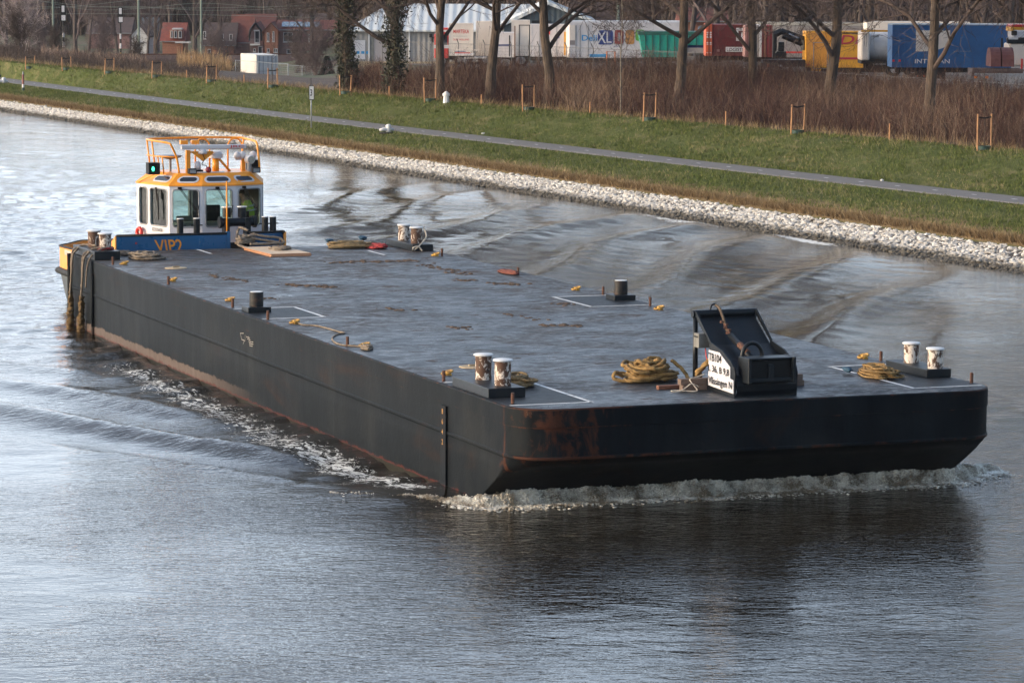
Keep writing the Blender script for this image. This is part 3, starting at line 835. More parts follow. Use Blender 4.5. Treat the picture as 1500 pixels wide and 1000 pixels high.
def blade_mat(name, stops, rough=.95):
    k = NT(name); r = k.attr('rnd')
    rp = k.n('ShaderNodeValToRGB'); e = rp.color_ramp.elements
    e[0].position, e[0].color = stops[0]; e[1].position, e[1].color = stops[-1]
    for p_, c_ in stops[1:-1]:
        q = e.new(p_); q.color = c_
    k.l(r, rp.inputs[0])
    return k.set(Base_Color=rp.outputs[0], Roughness=rough, Specular_IOR_Level=.15)
M['blade_green'] = blade_mat('grass_blades', [(0, g(.044, .064, .015)), (.45, g(.104, .128, .034)), (.7, g(.15, .145, .06)), (1, g(.28, .23, .13))])
M['blade_dry'] = blade_mat('dry_blades', [(0, g(.085, .052, .026)), (.35, g(.20, .135, .07)), (1, g(.40, .31, .18))])
def tufts(name, x, y, z, h, per, spread, w, rng, m, label, cat, bias=None):
    n = len(x)
    p0 = np.stack([x, y, z], 1)
    p0 = np.repeat(p0, per, 0); hh = np.repeat(h, per) * rng.uniform(.6, 1.15, n * per)
    p0[:, :2] += rng.normal(0, spread, (n * per, 2)); p0[:, 2] -= .03
    d = rng.normal(0, .42, (n * per, 3)); d[:, 2] = 1
    p1 = p0 + d * hh[:, None]
    v, f = ribbons(p0, p1, np.full(n * per, w), np.full(n * per, w * .3), rng)
    rn = np.clip(np.repeat(rng.random(n) if bias is None else bias, per) + rng.normal(0, .12, n * per), 0, 1)
    o = mesh_np(name, v, f, m, attrs={'rnd': np.repeat(rn, 4)})
    tag(o, label, cat, kind='stuff'); return o
def make_grass():
    rng = np.random.default_rng(6)
    n = 80000
    y = 36 + (215 - 36) * rng.random(n) ** 1.2
    a, b = f_rock(y) + 1.2, f_crest(y) + .4
    t = rng.random(n); x = a + t * (b - a)
    ok = (x < f_near(y) - .12) | (x > f_far(y) + .12)
    x, y = x[ok], y[ok]
    patch = .5 + .5 * np.sin(x * 1.1 + 1.7 * np.sin(y * .23)) * np.sin(y * .19 + 2.1 * np.sin(x * .31 + y * .07))
    bias = np.clip(.33 + .36 * (patch > .60) * rng.random(len(x)) + rng.normal(0, .20, len(x)), 0, 1)
    tufts('grass', x, y, ground_z(x, y), rng.uniform(.06, .16, len(x)), 4, .12, .026, rng, M['blade_green'], 'short green grass on the dike', 'grass', bias)
    n = 15000
    y = 40 + (200 - 40) * rng.random(n) ** 1.2
    x = f_rock(y) + .15 + np.abs(rng.normal(0, .8, n)) * .48
    b2 = np.clip(.15 + (x - f_rock(y)) * .45 + rng.normal(0, .18, n), 0, 1)
    tufts('dry_grass', x, y, ground_z(x, y), rng.uniform(.14, .30, n), 5, .1, .018, rng, M['blade_dry'], 'dry brown and tan grass above the bank stones', 'dry grass', b2)
    # straw coloured tussocks along the foot of the thicket
    n = 3600
    y = 50 + 160 * rng.random(n); x = f_crest(y) + rng.normal(.9, .6, n)
    tufts('straw_grass', x, y, ground_z(x, y), rng.uniform(.12, .42, n), 4, .12, .018, rng, M['blade_dry'], 'straw coloured grass along the foot of the thicket', 'dry grass', rng.random(n) * .8)
make_grass()

# ------------------------------------------------------------------ the barge
DZ = 2.05
def D2(u, v): return P(u, v, DZ)
def ring(x0, x1, y0, y1, rf, rr, n=8):
    """plan outline, rounded at the bow (low y) and the stern"""
    pts = []
    for cx, cy, r, a0 in ((x0 + rf, y0 + rf, rf, PI), (x1 - rf, y0 + rf, rf, 1.5 * PI), (x1 - rr, y1 - rr, rr, 0), (x0 + rr, y1 - rr, rr, .5 * PI)):
        for i in range(n + 1):
            a = a0 + .5 * PI * i / n; pts.append((cx + r * math.cos(a), cy + r * math.sin(a)))
    return pts
barge = empty('barge', (0, 0, 0), 0, 'long flat black steel deck barge pushed bow first up the canal', 'barge')
def make_barge():
    mb = MB(); levels = []
    for z, off, y0, rf in ((-.9, 0, 3.9, .06), (0.0, 0, 2.35, .06), (.4, 0, 1.62, .05), (.60, 0, 1.26, .06), (.80, 0, .82, .22), (.90, 0, .50, .5), (.98, 0, .22, .72), (1.07, 0, .04, .82), (1.10, .02, -.02, .84), (1.14, .02, -.02, .84), (1.16, 0, 0, .82),
                           (1.695, 0, 0, .82), (1.70, .018, -.018, .84), (2.02, .018, -.018, .84), (2.045, .006, -.006, .83), (2.05, -.02, .02, .80)):
        levels.append([(x, y, z) for x, y in ring(-off, 10.0 + off, y0, 36 + off, rf, .25)])
    n = len(levels[0]); v = [p for L in levels for p in L]; f = []
    for i in range(len(levels) - 1):
        for j in range(n):
            f.append((i * n + j, i * n + (j + 1) % n, (i + 1) * n + (j + 1) % n, (i + 1) * n + j))
    mb.add(v, f)
    # the side is cut into long plates by the mesh so that its shading can wander a little
    hull = mb.build('hull', M['hull'], barge, smooth=True, auto=math.radians(18))
    dk = MB(); top = [(x, y, 2.052) for x, y in ring(.02, 9.98, .02, 35.98, .80, .23)]
    dk.add(top, [tuple(range(len(top)))]); dk.build('deck', M['deck'], barge)
    # fender pipes at the stern corner
    for (x, y, r) in ((-.03, 33.2, .05), (-.03, 35.9, .07), (10.03, 33.2, .05)):
        MB().cyl((x, y, -.2), (x, y, 2.04), r, n=10).build('rubbing_bar', M['hull'], barge, smooth=True)
    # deck edge flat bar
    # draught board with its numbers
    b = MB(); b.b2(-.045, -.001, 4.02, 4.34, -.3, 1.64); o = b.build('draught_board', M['hull'], barge, bevel=.004)
    for z, s in ((.92, '2'), (1.12, '4'), (1.32, '6'), (1.52, '8')):
        text_obj('draught_number', s, mat('draught_orange', g(.50, .24, .06), g(.1, .07, .04), 30, .7, p=(.5, .7)) if 'dr' not in M else M['dr'], o,
                 lambda a, b_, z=z: (-.050, 4.23 - a * .07, z - .05 + b_ * .105))
    # rub marks in faded paint on the side
    mk = MB()
    for (u0, v0, u1, v1, w) in ((352, 488, 354, 497, .03), (354, 497, 359, 499, .03), (359, 499, 359, 490, .03), (352, 488, 357, 488, .03), (358, 499, 356, 504, .025),
                                (361, 493, 366, 495, .035), (362, 496, 367, 498, .03), (364, 500, 371, 501, .03), (365, 503, 371, 504, .03), (366, 506, 370, 507, .03), (364, 492, 366, 507, .03)):
        a, c = PX(u0, v0, -.024), PX(u1, v1, -.024)
        a = Vector(a); c = Vector(c); d = (c - a).normalized(); n_ = Vector((1, 0, 0)).cross(d) * w / 3.4
        mk.add([a - n_, a + n_, c + n_, c - n_], [(0, 1, 2, 3)])
    mk.build('painted_mark', mat('faded_mark', g(.34, .31, .27), g(.10, .09, .08), 22, .8, p=(.45, .6)), barge)
    return hull
hull = make_barge()

def line_strip(mb, a, b, w):
    a = Vector((a[0], a[1], DZ + .008)); b = Vector((b[0], b[1], DZ + .008)); d = (b - a).normalized(); n_ = Vector((-d.y, d.x, 0)) * w / 2
    mb.add([a - n_, b - n_, b + n_, a + n_], [(0, 1, 2, 3)])
def marked_bay(x0, x1, y0, y1, left):
    d = MB(); d.add([(x0, y0, DZ + .005), (x1, y0, DZ + .005), (x1, y1, DZ + .005), (x0, y1, DZ + .005)], [(0, 1, 2, 3)])
    d.build('dark_bay', M['deck_dark'], barge)
    m = MB(); xi = x1 if left else x0
    m2 = [((x0, y0), (x1, y0)), ((xi, y0 - .04), (xi, y1 + .04)), ((x0, y1), (x1, y1))]
    for a, b in m2: line_strip(m, a, b, .085)
    m.build('white_marking', M['line'], barge)
marked_bay(.06, 1.70, .72, 4.42, True)
marked_bay(8.42, 9.90, .66, 4.42, False)
marked_bay(.06, 1.56, 17.05, 19.45, True)
marked_bay(8.30, 9.92, 17.3, 19.8, False)
marked_bay(.06, 3.66, 33.9, 35.9, True) if False else None
m = MB(); line_strip(m, (3.66, 34.4), (3.66, 35.9), .085); m.build('white_marking', M['line'], barge); m = MB()
line_strip(m, (8.15, 32.5), (8.15, 34.0), .085); m.build('white_marking', M['line'], barge)

def bollard_post(parent, x, y, z, r, h, pm, capr=1.22):
    p = MB().lathe([(r, 0), (r, h * .96), (r * 1.0, h)], (x, y, z), 28).build('post', pm, parent, smooth=True, auto=.6)
    MB().lathe([(r * 1.02, 0), (r * capr, .012), (r * capr, .034), (r * capr * .9, .045)], (x, y, z + h), 28).build('cap', M['white_paint'], parent, smooth=True, auto=.6)
def double_bollard(x0, x1, y0, y1, bh, posts, r, h, pm, label):
    b = MB().b2(x0, x1, y0, y1, DZ + .003, DZ + bh).build('mooring_bollard', M['black_steel'], barge, bevel=.012)
    b['label'] = label
    for (x, y), p_ in zip(posts, pm): bollard_post(b, x, y, DZ + bh - .003, r, h, p_)
    return b
W_, R_ = M['bollard_white'], M['bollard_rust']
double_bollard(.05, .80, 1.84, 3.90, .19, [(.50, 2.28), (.46, 3.25)], .158, .46, (R_, R_), 'pair of rusty bollards with white caps at the near left corner')
double_bollard(9.42, 9.96, 2.06, 3.88, .17, [(9.70, 2.26), (9.70, 3.30)], .150, .37, (W_, W_), 'pair of peeling white bollards at the near right corner')
double_bollard(.06, .78, 33.3, 35.85, .24, [(.52, 33.95), (.46, 35.0)], .17, .42, (W_, R_), 'pair of weathered bollards at the far left corner, a red strap round the nearer one')
double_bollard(9.28, 9.90, 33.4, 35.8, .19, [(9.60, 34.0), (9.56, 35.0)], .16, .42, (R_, W_), 'pair of peeling bollards at the far right corner')
def single_bollard(x, y, label):
    b = MB().box((x, y, DZ + .065), (.56, .56, .125)).build('mooring_bollard', M['black_steel'], barge, bevel=.01); b['label'] = label
    q = MB().lathe([(.165, 0), (.165, .33), (.155, .345)], (x, y, DZ + .12), 26).build('post', mat('post_black', g(.009), g(.05, .025, .016), 7, .6, p=(.5, .7), spec=.3), b, smooth=True, auto=.6)
    MB().lathe([(.15, 0), (.15, .008)], (x, y, DZ + .466), 26).build('cap', M['white_paint'], b)
single_bollard(.42, 18.75, 'single black bollard amidships on the left edge')
single_bollard(9.66, 18.75, 'single black bollard amidships on the right edge')
# red strap on the far left bollard
th = [(.52 + .215 * math.cos(a), 33.95 + .215 * math.sin(a), DZ + .275 + .012 * math.sin(3 * a)) for a in np.linspace(0, 2 * PI, 25)[:-1]]
o = MB().tube(th, .035, 7, closed=True).build('red_strap', M['rope_red'], None, smooth=True)
tag(o, 'red strap looped round the foot of the bollard at the far left corner', 'strap')
# rusty stanchion stubs
for (u, v) in ((165.5, 387.5), (246.8, 416.4), (340.9, 450), (392.5, 468), (509, 507), (650, 558), (751, 591.5), (759, 403), (647.4, 375), (883.5, 432), (952.4, 448), (1290.4, 528.7), (1423, 561)):
    q = D2(u, v)
    MB().cyl((q[0], q[1], DZ), (q[0], q[1], DZ + .21), .035, n=8).build('stanchion_stub', M['rust'], barge, smooth=True, auto=.6)
# yellow recessed lashing rings
for (u, v) in ((182, 387.6), (253, 412), (337, 441), (431.6, 474), (534, 508), (655, 549), (638, 375), (844, 425), (965.6, 453.6), (1264.4, 524.7)):
    q = D2(u, v); mb = MB()
    mb.b2(q[0] - .05, q[0] + .05, q[1] - .13, q[1] + .13, DZ + .004, DZ + .035)
    mb.tube([(q[0] + .11 * math.cos(a), q[1] + .13 * math.sin(a), DZ + .055 + .03 * math.cos(a)) for a in np.linspace(0, 2 * PI, 15)[:-1]], .02, 6, closed=True)
    mb.box((q[0], q[1], DZ + .05), (.06, .12, .05))
    mb.build('lashing_ring', M['lens_yellow'], barge)
for (x, y) in ((1.56, 30.32), (1.50, 6.7)):
    d = MB().lathe([(.30, 0), (.30, .012), (.26, .02)], (x, y, DZ + .004), 32).build('manhole_cover', M['hatch'], barge)
    MB().b2(x - .10, x + .10, y - .02, y + .02, DZ + .022, DZ + .06).build('handle', M['hatch'], d)
# clumps of dried mud and weed left on the plating
rng = np.random.default_rng(12)
pts = []; sz = []
for (u0, v0, u1, v1, n) in ((487, 385, 536, 383, 60), (545, 384, 605, 382, 70), (625, 388, 678, 402, 60), (420, 417, 490, 421, 70), (665, 411, 696, 411, 26), (720, 415, 765, 417, 26), (795, 476, 850, 478, 46),
                            (375, 434, 400, 440, 20), (300, 400, 350, 412, 30), (650, 478, 690, 482, 14), (560, 452, 600, 455, 14), (820, 445, 832, 446, 12), (740, 460, 800, 470, 12)):
    a, b = D2(u0, v0), D2(u1, v1)
    t = rng.random((n, 1)); q = a + (b - a) * t; q[:, :2] += rng.normal(0, .13, (n, 2)); q[:, 2] = DZ + .006
    pts.append(q); s = rng.uniform(.015, .055, n); sz.append(np.stack([s * 1.6, s * 1.6, s * .55], 1))
v, f = blobs(np.concatenate(pts), np.concatenate(sz), rng, ico())
o = mesh_np('dried_mud', v, f, mat('dried_mud', g(.10, .062, .035), g(.06, .035, .022), 9, .95)); tag(o, 'crumbs of dried mud and weed on the deck', 'mud', kind='stuff')

# ------------------------------------------------------------------ tow bracket
def make_bracket():
    t = MB().b2(4.52, 5.79, .44, 2.45, DZ + .003, DZ + .03).build('towing_bracket', M['black_steel'], barge)
    prof = [(.44, 2.05), (2.40, 2.055), (2.40, 2.18), (1.95, 2.20), (1.64, 2.30), (1.62, 2.98), (2.26, 3.40), (2.45, 3.42), (2.47, 3.50), (2.30, 3.52), (2.22, 3.47), (1.55, 2.99), (1.0, 2.88), (.62, 2.72), (.46, 2.62), (.40, 2.5), (.42, 2.3)]
    prof_r = prof
    for x0, x1 in ((4.50, 4.535), (5.775, 5.81)):
        mb = MB(); mb.prism(prof_r, lambda a, b, d: (d, a, b), x0, x1)
        mb.build('side_plate', M['black_steel'], t, bevel=.004)
    # sloping plate, set in from the edge of the side plates, and the curved front apron
    path = [(2.36, 3.40), (1.62, 2.93), (1.05, 2.70), (.72, 2.52), (.52, 2.47)]
    mb = MB(); th_ = .03
    for i in range(len(path) - 1):
        (a, b), (c, d) = path[i], path[i + 1]
        mb.add([(4.536, a, b), (5.774, a, b), (5.774, c, d), (4.536, c, d), (4.536, a, b - th_), (5.774, a, b - th_), (5.774, c, d - th_), (4.536, c, d - th_)],
               [(0, 1, 2, 3), (7, 6, 5, 4), (0, 4, 5, 1), (2, 6, 7, 3), (0, 3, 7, 4), (1, 5, 6, 2)])
    mb.build('sloping_plate', M['black_steel'], t)
    ap = [(.52, 2.47), (.42, 2.40), (.385, 2.28), (.40, 2.17), (.46, 2.055)]
    mb = MB()
    for i in range(len(ap) - 1):
        (a, b), (c, d) = ap[i], ap[i + 1]
        mb.add([(4.536, a, b), (5.774, a, b), (5.774, c, d), (4.536, c, d)], [(0, 1, 2, 3)])
    mb.build('front_apron', M['black_steel'], t, smooth=True)
    MB().cyl((4.47, 2.40, 3.46), (5.83, 2.40, 3.46), .075, n=20).build('top_roller', M['black_steel'], t, smooth=True, auto=.6)
    for x in (4.53, 5.78):
        MB().cyl((x, 2.36, DZ), (x, 2.38, 3.42), .05, n=14).build('rear_post', M['black_steel'], t, smooth=True)
    # push block in front, with its lip
    mb = MB(); mb.b2(4.70, 5.60, .22, .62, 2.35, 2.78); mb.build('push_block', M['black_mat'], t, bevel=.03)
    mb = MB(); mb.b2(4.66, 5.64, .16, .22, 2.36, 2.44); mb.b2(4.655, 4.72, .12, .60, 2.34, 2.83); mb.b2(5.58, 5.645, .12, .60, 2.34, 2.83); mb.b2(4.66, 5.64, .18, .62, 2.78, 2.82)
    mb.b2(5.09, 5.21, .16, .26, 2.42, 2.70)
    mb.build('push_block_frame', M['black_steel'], t, bevel=.015)
    # bent handle and the strut behind it
    hp = [(4.76 + .21 * (1 - math.cos(a)), .62 + .05, 2.80 + .26 * math.sin(a)) for a in np.linspace(0, PI, 14)]
    hp = [(4.74, .68, 2.66)] + hp + [(5.18, .68, 2.66)]
    MB().tube(hp, .04, 10).build('lifting_handle', M['black_steel'], t, smooth=True)
    MB().cyl((5.02, .72, 2.72), (4.96, 1.66, 3.10), .062, n=14).build('strut', M['black_steel'], t, smooth=True)
    MB().cyl((5.01, .95, 2.825), (4.985, 1.28, 2.96), .068, n=12).build('rust_patch', M['rust'], t, smooth=True)
    hk = [(4.86 + .085 * (1 - math.cos(a)), 2.42, 3.52 + .12 * math.sin(a)) for a in np.linspace(0, PI, 12)]
    MB().tube([(4.86, 2.42, 3.46)] + hk + [(5.03, 2.42, 3.46)], .02, 8).build('eye', M['black_steel'], t, smooth=True)
    MB().tube(smooth_path([(4.97, 2.40, 3.62), (5.0, 2.28, 3.56), (4.97, 2.0, 3.36), (4.95, 1.85, 3.22), (4.96, 1.66, 3.12)], 5), .028, 8).build('strop', M['rope_dark'], t, smooth=True)
    mb = MB()
    for i in range(5):
        c_ = (4.95 + (.02 if i % 2 else -.02), 1.98 - i * .07, 3.33 - i * .045)
        mb.box(c_, (.09, .07, .05), .6 * i)
    mb.build('shackle', M['rust'], t, bevel=.01)
    # name board
    sg = [(1.63, 2.16), (.445, 2.13), (.45, 2.385), (.60, 2.40), (.61, 2.62), (1.12, 2.845), (1.62, 2.845)]
    mb = MB(); mb.prism(sg, lambda a, b, d: (d, a, b), 4.485, 4.497); s_ = mb.build('name_board', M['clean_white'], t)
    s_['label'] = 'white board lettered TB104, L 36, B 9,8 and Vlissingen N'
    for txt, y0, y1, z0, z1 in (('TB104', 1.60, 1.00, 2.645, 2.80), ('L 36, B 9,8', 1.61, .64, 2.42, 2.575), ('Vlissingen N', 1.60, .49, 2.165, 2.345)):
        text_obj('lettering', txt, M['black_mat'], s_, lambda a, b, y0=y0, y1=y1, z0=z0, z1=z1: (4.474, y0 + a * (y1 - y0), z0 + b * (z1 - z0)))
    bx = MB().b2(4.42, 4.68, 1.96, 2.20, 2.84, 3.12).build('junction_box', M['grey_plastic'], t, bevel=.012)
    MB().b2(4.412, 4.42, 1.99, 2.17, 3.04, 3.07).build('latch', M['black_mat'], bx)
    MB().tube(smooth_path([(4.6, 2.05, 2.85), (4.62, 2.0, 2.6), (4.7, 1.9, 2.4), (4.66, 2.0, 2.2)], 5), .012, 6).build('red_cable', M['red_paint'], bx, smooth=True)
    return t
bracket = make_bracket()
o = MB().cyl((4.78, 1.85, DZ + .003), (4.78, 1.85, DZ + .55), .10, n=20).build('blue_drum', M['blue_paint'], None, smooth=True, auto=.6)
tag(o, 'narrow blue drum standing inside the towing bracket', 'drum')
q = smooth_path([(4.62, 2.3, 2.26), (4.5, 2.2, 2.33), (4.6, 2.0, 2.52), (4.75, 1.95, 2.66), (4.9, 1.9, 2.5)], 6)
mb = MB(); rope_mesh(mb, q, .05); tag(mb.build('rope', M['rope_yellow'], None, smooth=True), 'yellow rope bight hanging inside the towing bracket behind the name board', 'rope', 'ropes lying on the deck')
for (x0, x1, y, z0, hh, w, mm, lab) in ((3.98, 6.58, 1.80, .003, .11, .16, 'wood_old', 'long grey timber lying through the towing bracket, lower of the two'),
                                        (3.95, 6.56, 1.82, .118, .11, .16, 'wood_old', 'long grey timber lying through the towing bracket, upper of the two'),
                                        (3.62, 4.32, 2.10, .003, .075, .13, 'wood_red', 'short reddish board end beside the big yellow rope coil')):
    ob = MB().box(((x0 + x1) / 2, y, DZ + z0 + hh / 2), (x1 - x0, w, hh), .015).build('timber', M[mm], None, bevel=.008); tag(ob, lab, 'timber', 'timbers by the towing bracket')
mb = MB(); rope_mesh(mb, smooth_path([(4.3, 1.66, 2.13), (4.12, 1.6, 2.2), (4.0, 1.62, 2.12), (3.85, 1.55, 2.07), (3.72, 1.6, 2.07), (3.8, 1.75, 2.07), (4.0, 1.58, 2.07), (4.2, 1.5, 2.08), (4.12, 1.68, 2.27), (4.3, 1.75, 2.31), (4.45, 1.72, 2.36)], 6), .012, 6)
tag(mb.build('rope', M['rope_white'], None, smooth=True), 'thin pale cord tangled over the timber ends', 'rope', 'ropes lying on the deck')

# ------------------------------------------------------------------ ropes on deck
rope_pile('rope_coil', (3.95, 3.35, DZ), .60, .52, .50, .034, 19, 4, M['rope_yellow'], -.3, 'big heap of thick yellow rope coiled left of the towing bracket',
          tails=([(.45, -.1, .42), (.62, -.25, .25), (.72, -.4, .06), (.85, -.55, .05), (.95, -.65, .05)], [(-.5, .1, .10), (-.66, .05, .20), (-.74, -.02, .1), (-.6, -.12, .05), (-.3, -.3, .05)]))
rope_pile('rope_coil', (1.22, 3.55, DZ), .42, .62, .26, .021, 17, 9, M['rope_tan'], .1, 'brown rope coil behind the near left bollards')
rope_pile('rope_coil', (8.62, 2.60, DZ), .36, .78, .26, .021, 18, 21, M['rope_yellow'], -.05, 'yellow rope coil beside the near right bollards')
rope_pile('rope_coil', (1.52, 33.3, DZ), .50, .62, .24, .032, 11, 5, M['rope_grey'], 0, 'grey rope heap beside the far left bollards')
rope_pile('rope_coil', (1.15, 34.8, DZ), .40, .55, .14, .03, 7, 15, M['rope_grey'], 0, 'low grey rope heap behind the far left bollards')
rope_pile('rope_coil', (8.0, 35.2, DZ), .75, .55, .22, .032, 12, 7, M['rope_tan'], 0, 'tan rope heap with blue cloth near the far right bollards')
rope_pile('rope_coil', (8.66, 34.7, DZ), .36, .5, .16, .028, 9, 8, M['rope_red'], 0, 'red rope heap beside the far right bollards')
rope_pile('rope_coil', (5.72, 34.35, DZ + .075), .36, .48, .11, .022, 9, 31, M['rope_grey'], 0, 'grey rope coil lying on the plywood sheets')
rope_pile('hose', (9.45, 26.1, DZ), .16, .75, .12, .022, 6, 3, M['hose'], 0, 'reddish hose loops on the right deck edge', 'ropes lying on the deck')['category'] = 'hose'
for (c, s, lab) in (((1.02, 3.92, DZ + .12), (.07, .2, .045), 'blue rag tied to the brown rope coil'), ((8.22, 3.18, DZ + .09), (.09, .2, .05), 'blue rag tied to the yellow rope coil by the right bollards'),
                    ((7.5, 35.6, DZ + .20), (.13, .12, .05), 'blue cloth on the left end of the tan rope heap'), ((8.55, 35.7, DZ + .22), (.12, .14, .06), 'blue cloth on the right end of the tan rope heap')):
    rr_ = np.random.default_rng(int(c[0] * 100)); v, f = ico2(); v = v * (1 + rr_.uniform(-.4, .35, (len(v), 1))) * np.array(s) + np.array(c)
    tag(mesh_np('blue_rag', v, f, M['blue_cloth'], smooth=True), lab, 'rag', 'blue rags on the ropes')
q = [D2(u, v) for u, v in ((436, 474), (445, 477), (462, 478), (480, 482), (497, 487), (505, 489), (494, 491), (487, 496), (490, 502), (500, 506), (520, 508), (533, 509))]
q = [(p[0], p[1], DZ + .02) for p in q]
mb = MB(); rope_mesh(mb, smooth_path(q, 8), .018, 7); tag(mb.build('rope', M['rope_grey'], None, smooth=True), 'thin rope laid loosely between two lashing rings on the left deck edge', 'rope', 'ropes lying on the deck')
rope_pile('rope_coil', tuple(D2(537, 512)), .14, .30, .13, .018, 7, 51, M['rope_grey'], 0, 'small knot of grey rope at the end of the loose line')
# weedy fender ropes hanging over the far left corner into the water
for (y, x, ends, lab) in ((35.2, -.16, 0, 'weed covered fender rope hanging over the far left corner, the one nearer the tug'), (33.9, -.16, 1, 'weed covered fender rope hanging over the far left corner, the one nearer the bow')):
    rt = empty('fender_rope', (x, y, 0), 0, lab, 'fender rope', 'fender ropes hanging at the stern corner')
    mb = MB(); rope_mesh(mb, smooth_path([(.62, -.1 if ends else -.5, 2.34), (.35, 0, 2.33), (.16, 0, 2.18), (.06, 0, 2.02), (.02, .02, 1.5), (0, .1, 1.0), (0, .12, .85)], 6), .03, 8)
    rope_mesh(mb, smooth_path([(.55, .2, 2.33), (.16, .14, 2.22), (.05, .1, 2.02), (.03, .1, 1.4), (.0, .14, .9)], 6), .026, 8)
    mb.build('hanging_line', M['rope_grey'], rt, smooth=True)
    r2 = random.Random(y); mb = MB(); pts = []; rad = []
    for i in range(34):
        t = i / 33; pts.append((.02 + r2.uniform(-.02, .02), .12 + .16 * t + r2.uniform(-.03, .03), 1.0 - 1.1 * t)); rad.append(.055 + .055 * t + r2.uniform(-.02, .025))
    mb.tube(pts, rad, 14)
    v = np.array(mb.v); v += np.random.default_rng(3).normal(0, .012, v.shape); mb.v = [tuple(p) for p in v]
    mb.build('weed_fender', M['rope_weed'], rt, smooth=True)
q = smooth_path([(.72, 33.8, DZ + .27), (.4, 33.7, DZ + .30), (.02, 33.5, DZ + .1), (-.1, 33.5, DZ - .2), (-.12, 33.6, 1.3)], 6)
mb = MB(); rope_mesh(mb, q, .022, 7); tag(mb.build('rope', M['rope_grey'], None, smooth=True), 'grey line led from the far left bollard over the edge', 'rope', 'ropes lying on the deck')
q = smooth_path([(9.78, 33.9, DZ + .62), (9.76, 33.6, DZ + .4), (9.5, 33.35, DZ + .2), (9.3, 33.3, DZ + .05), (9.25, 33.25, DZ + .12), (9.4, 33.25, DZ + .15), (9.5, 33.2, DZ + .03)], 6)
mb = MB(); rope_mesh(mb, q, .02, 7); tag(mb.build('rope', M['rope_white'], None, smooth=True), 'pale line hanging off the far right bollard', 'rope', 'ropes lying on the deck')
# plywood
for i, (dx, dy, lab) in enumerate(((0, 0, 'bottom sheet of the plywood pile'), (.02, .05, 'middle sheet of the plywood pile'), (-.01, .08, 'top sheet of the plywood pile'))):
    mb = MB(); mb.box((5.5 + dx, 34.1 + dy, DZ + .018 + i * .026), (1.18, 2.5, .022), .02 + .01 * i, 0)
    me = mb.build('plywood_sheet', [M['plywood'], M['ply_edge']], None)
    for p in me.data.polygons: p.material_index = 0 if abs(p.normal.z) > .5 else 1
    tag(me, lab + ' by the tug', 'plywood', 'plywood sheets')

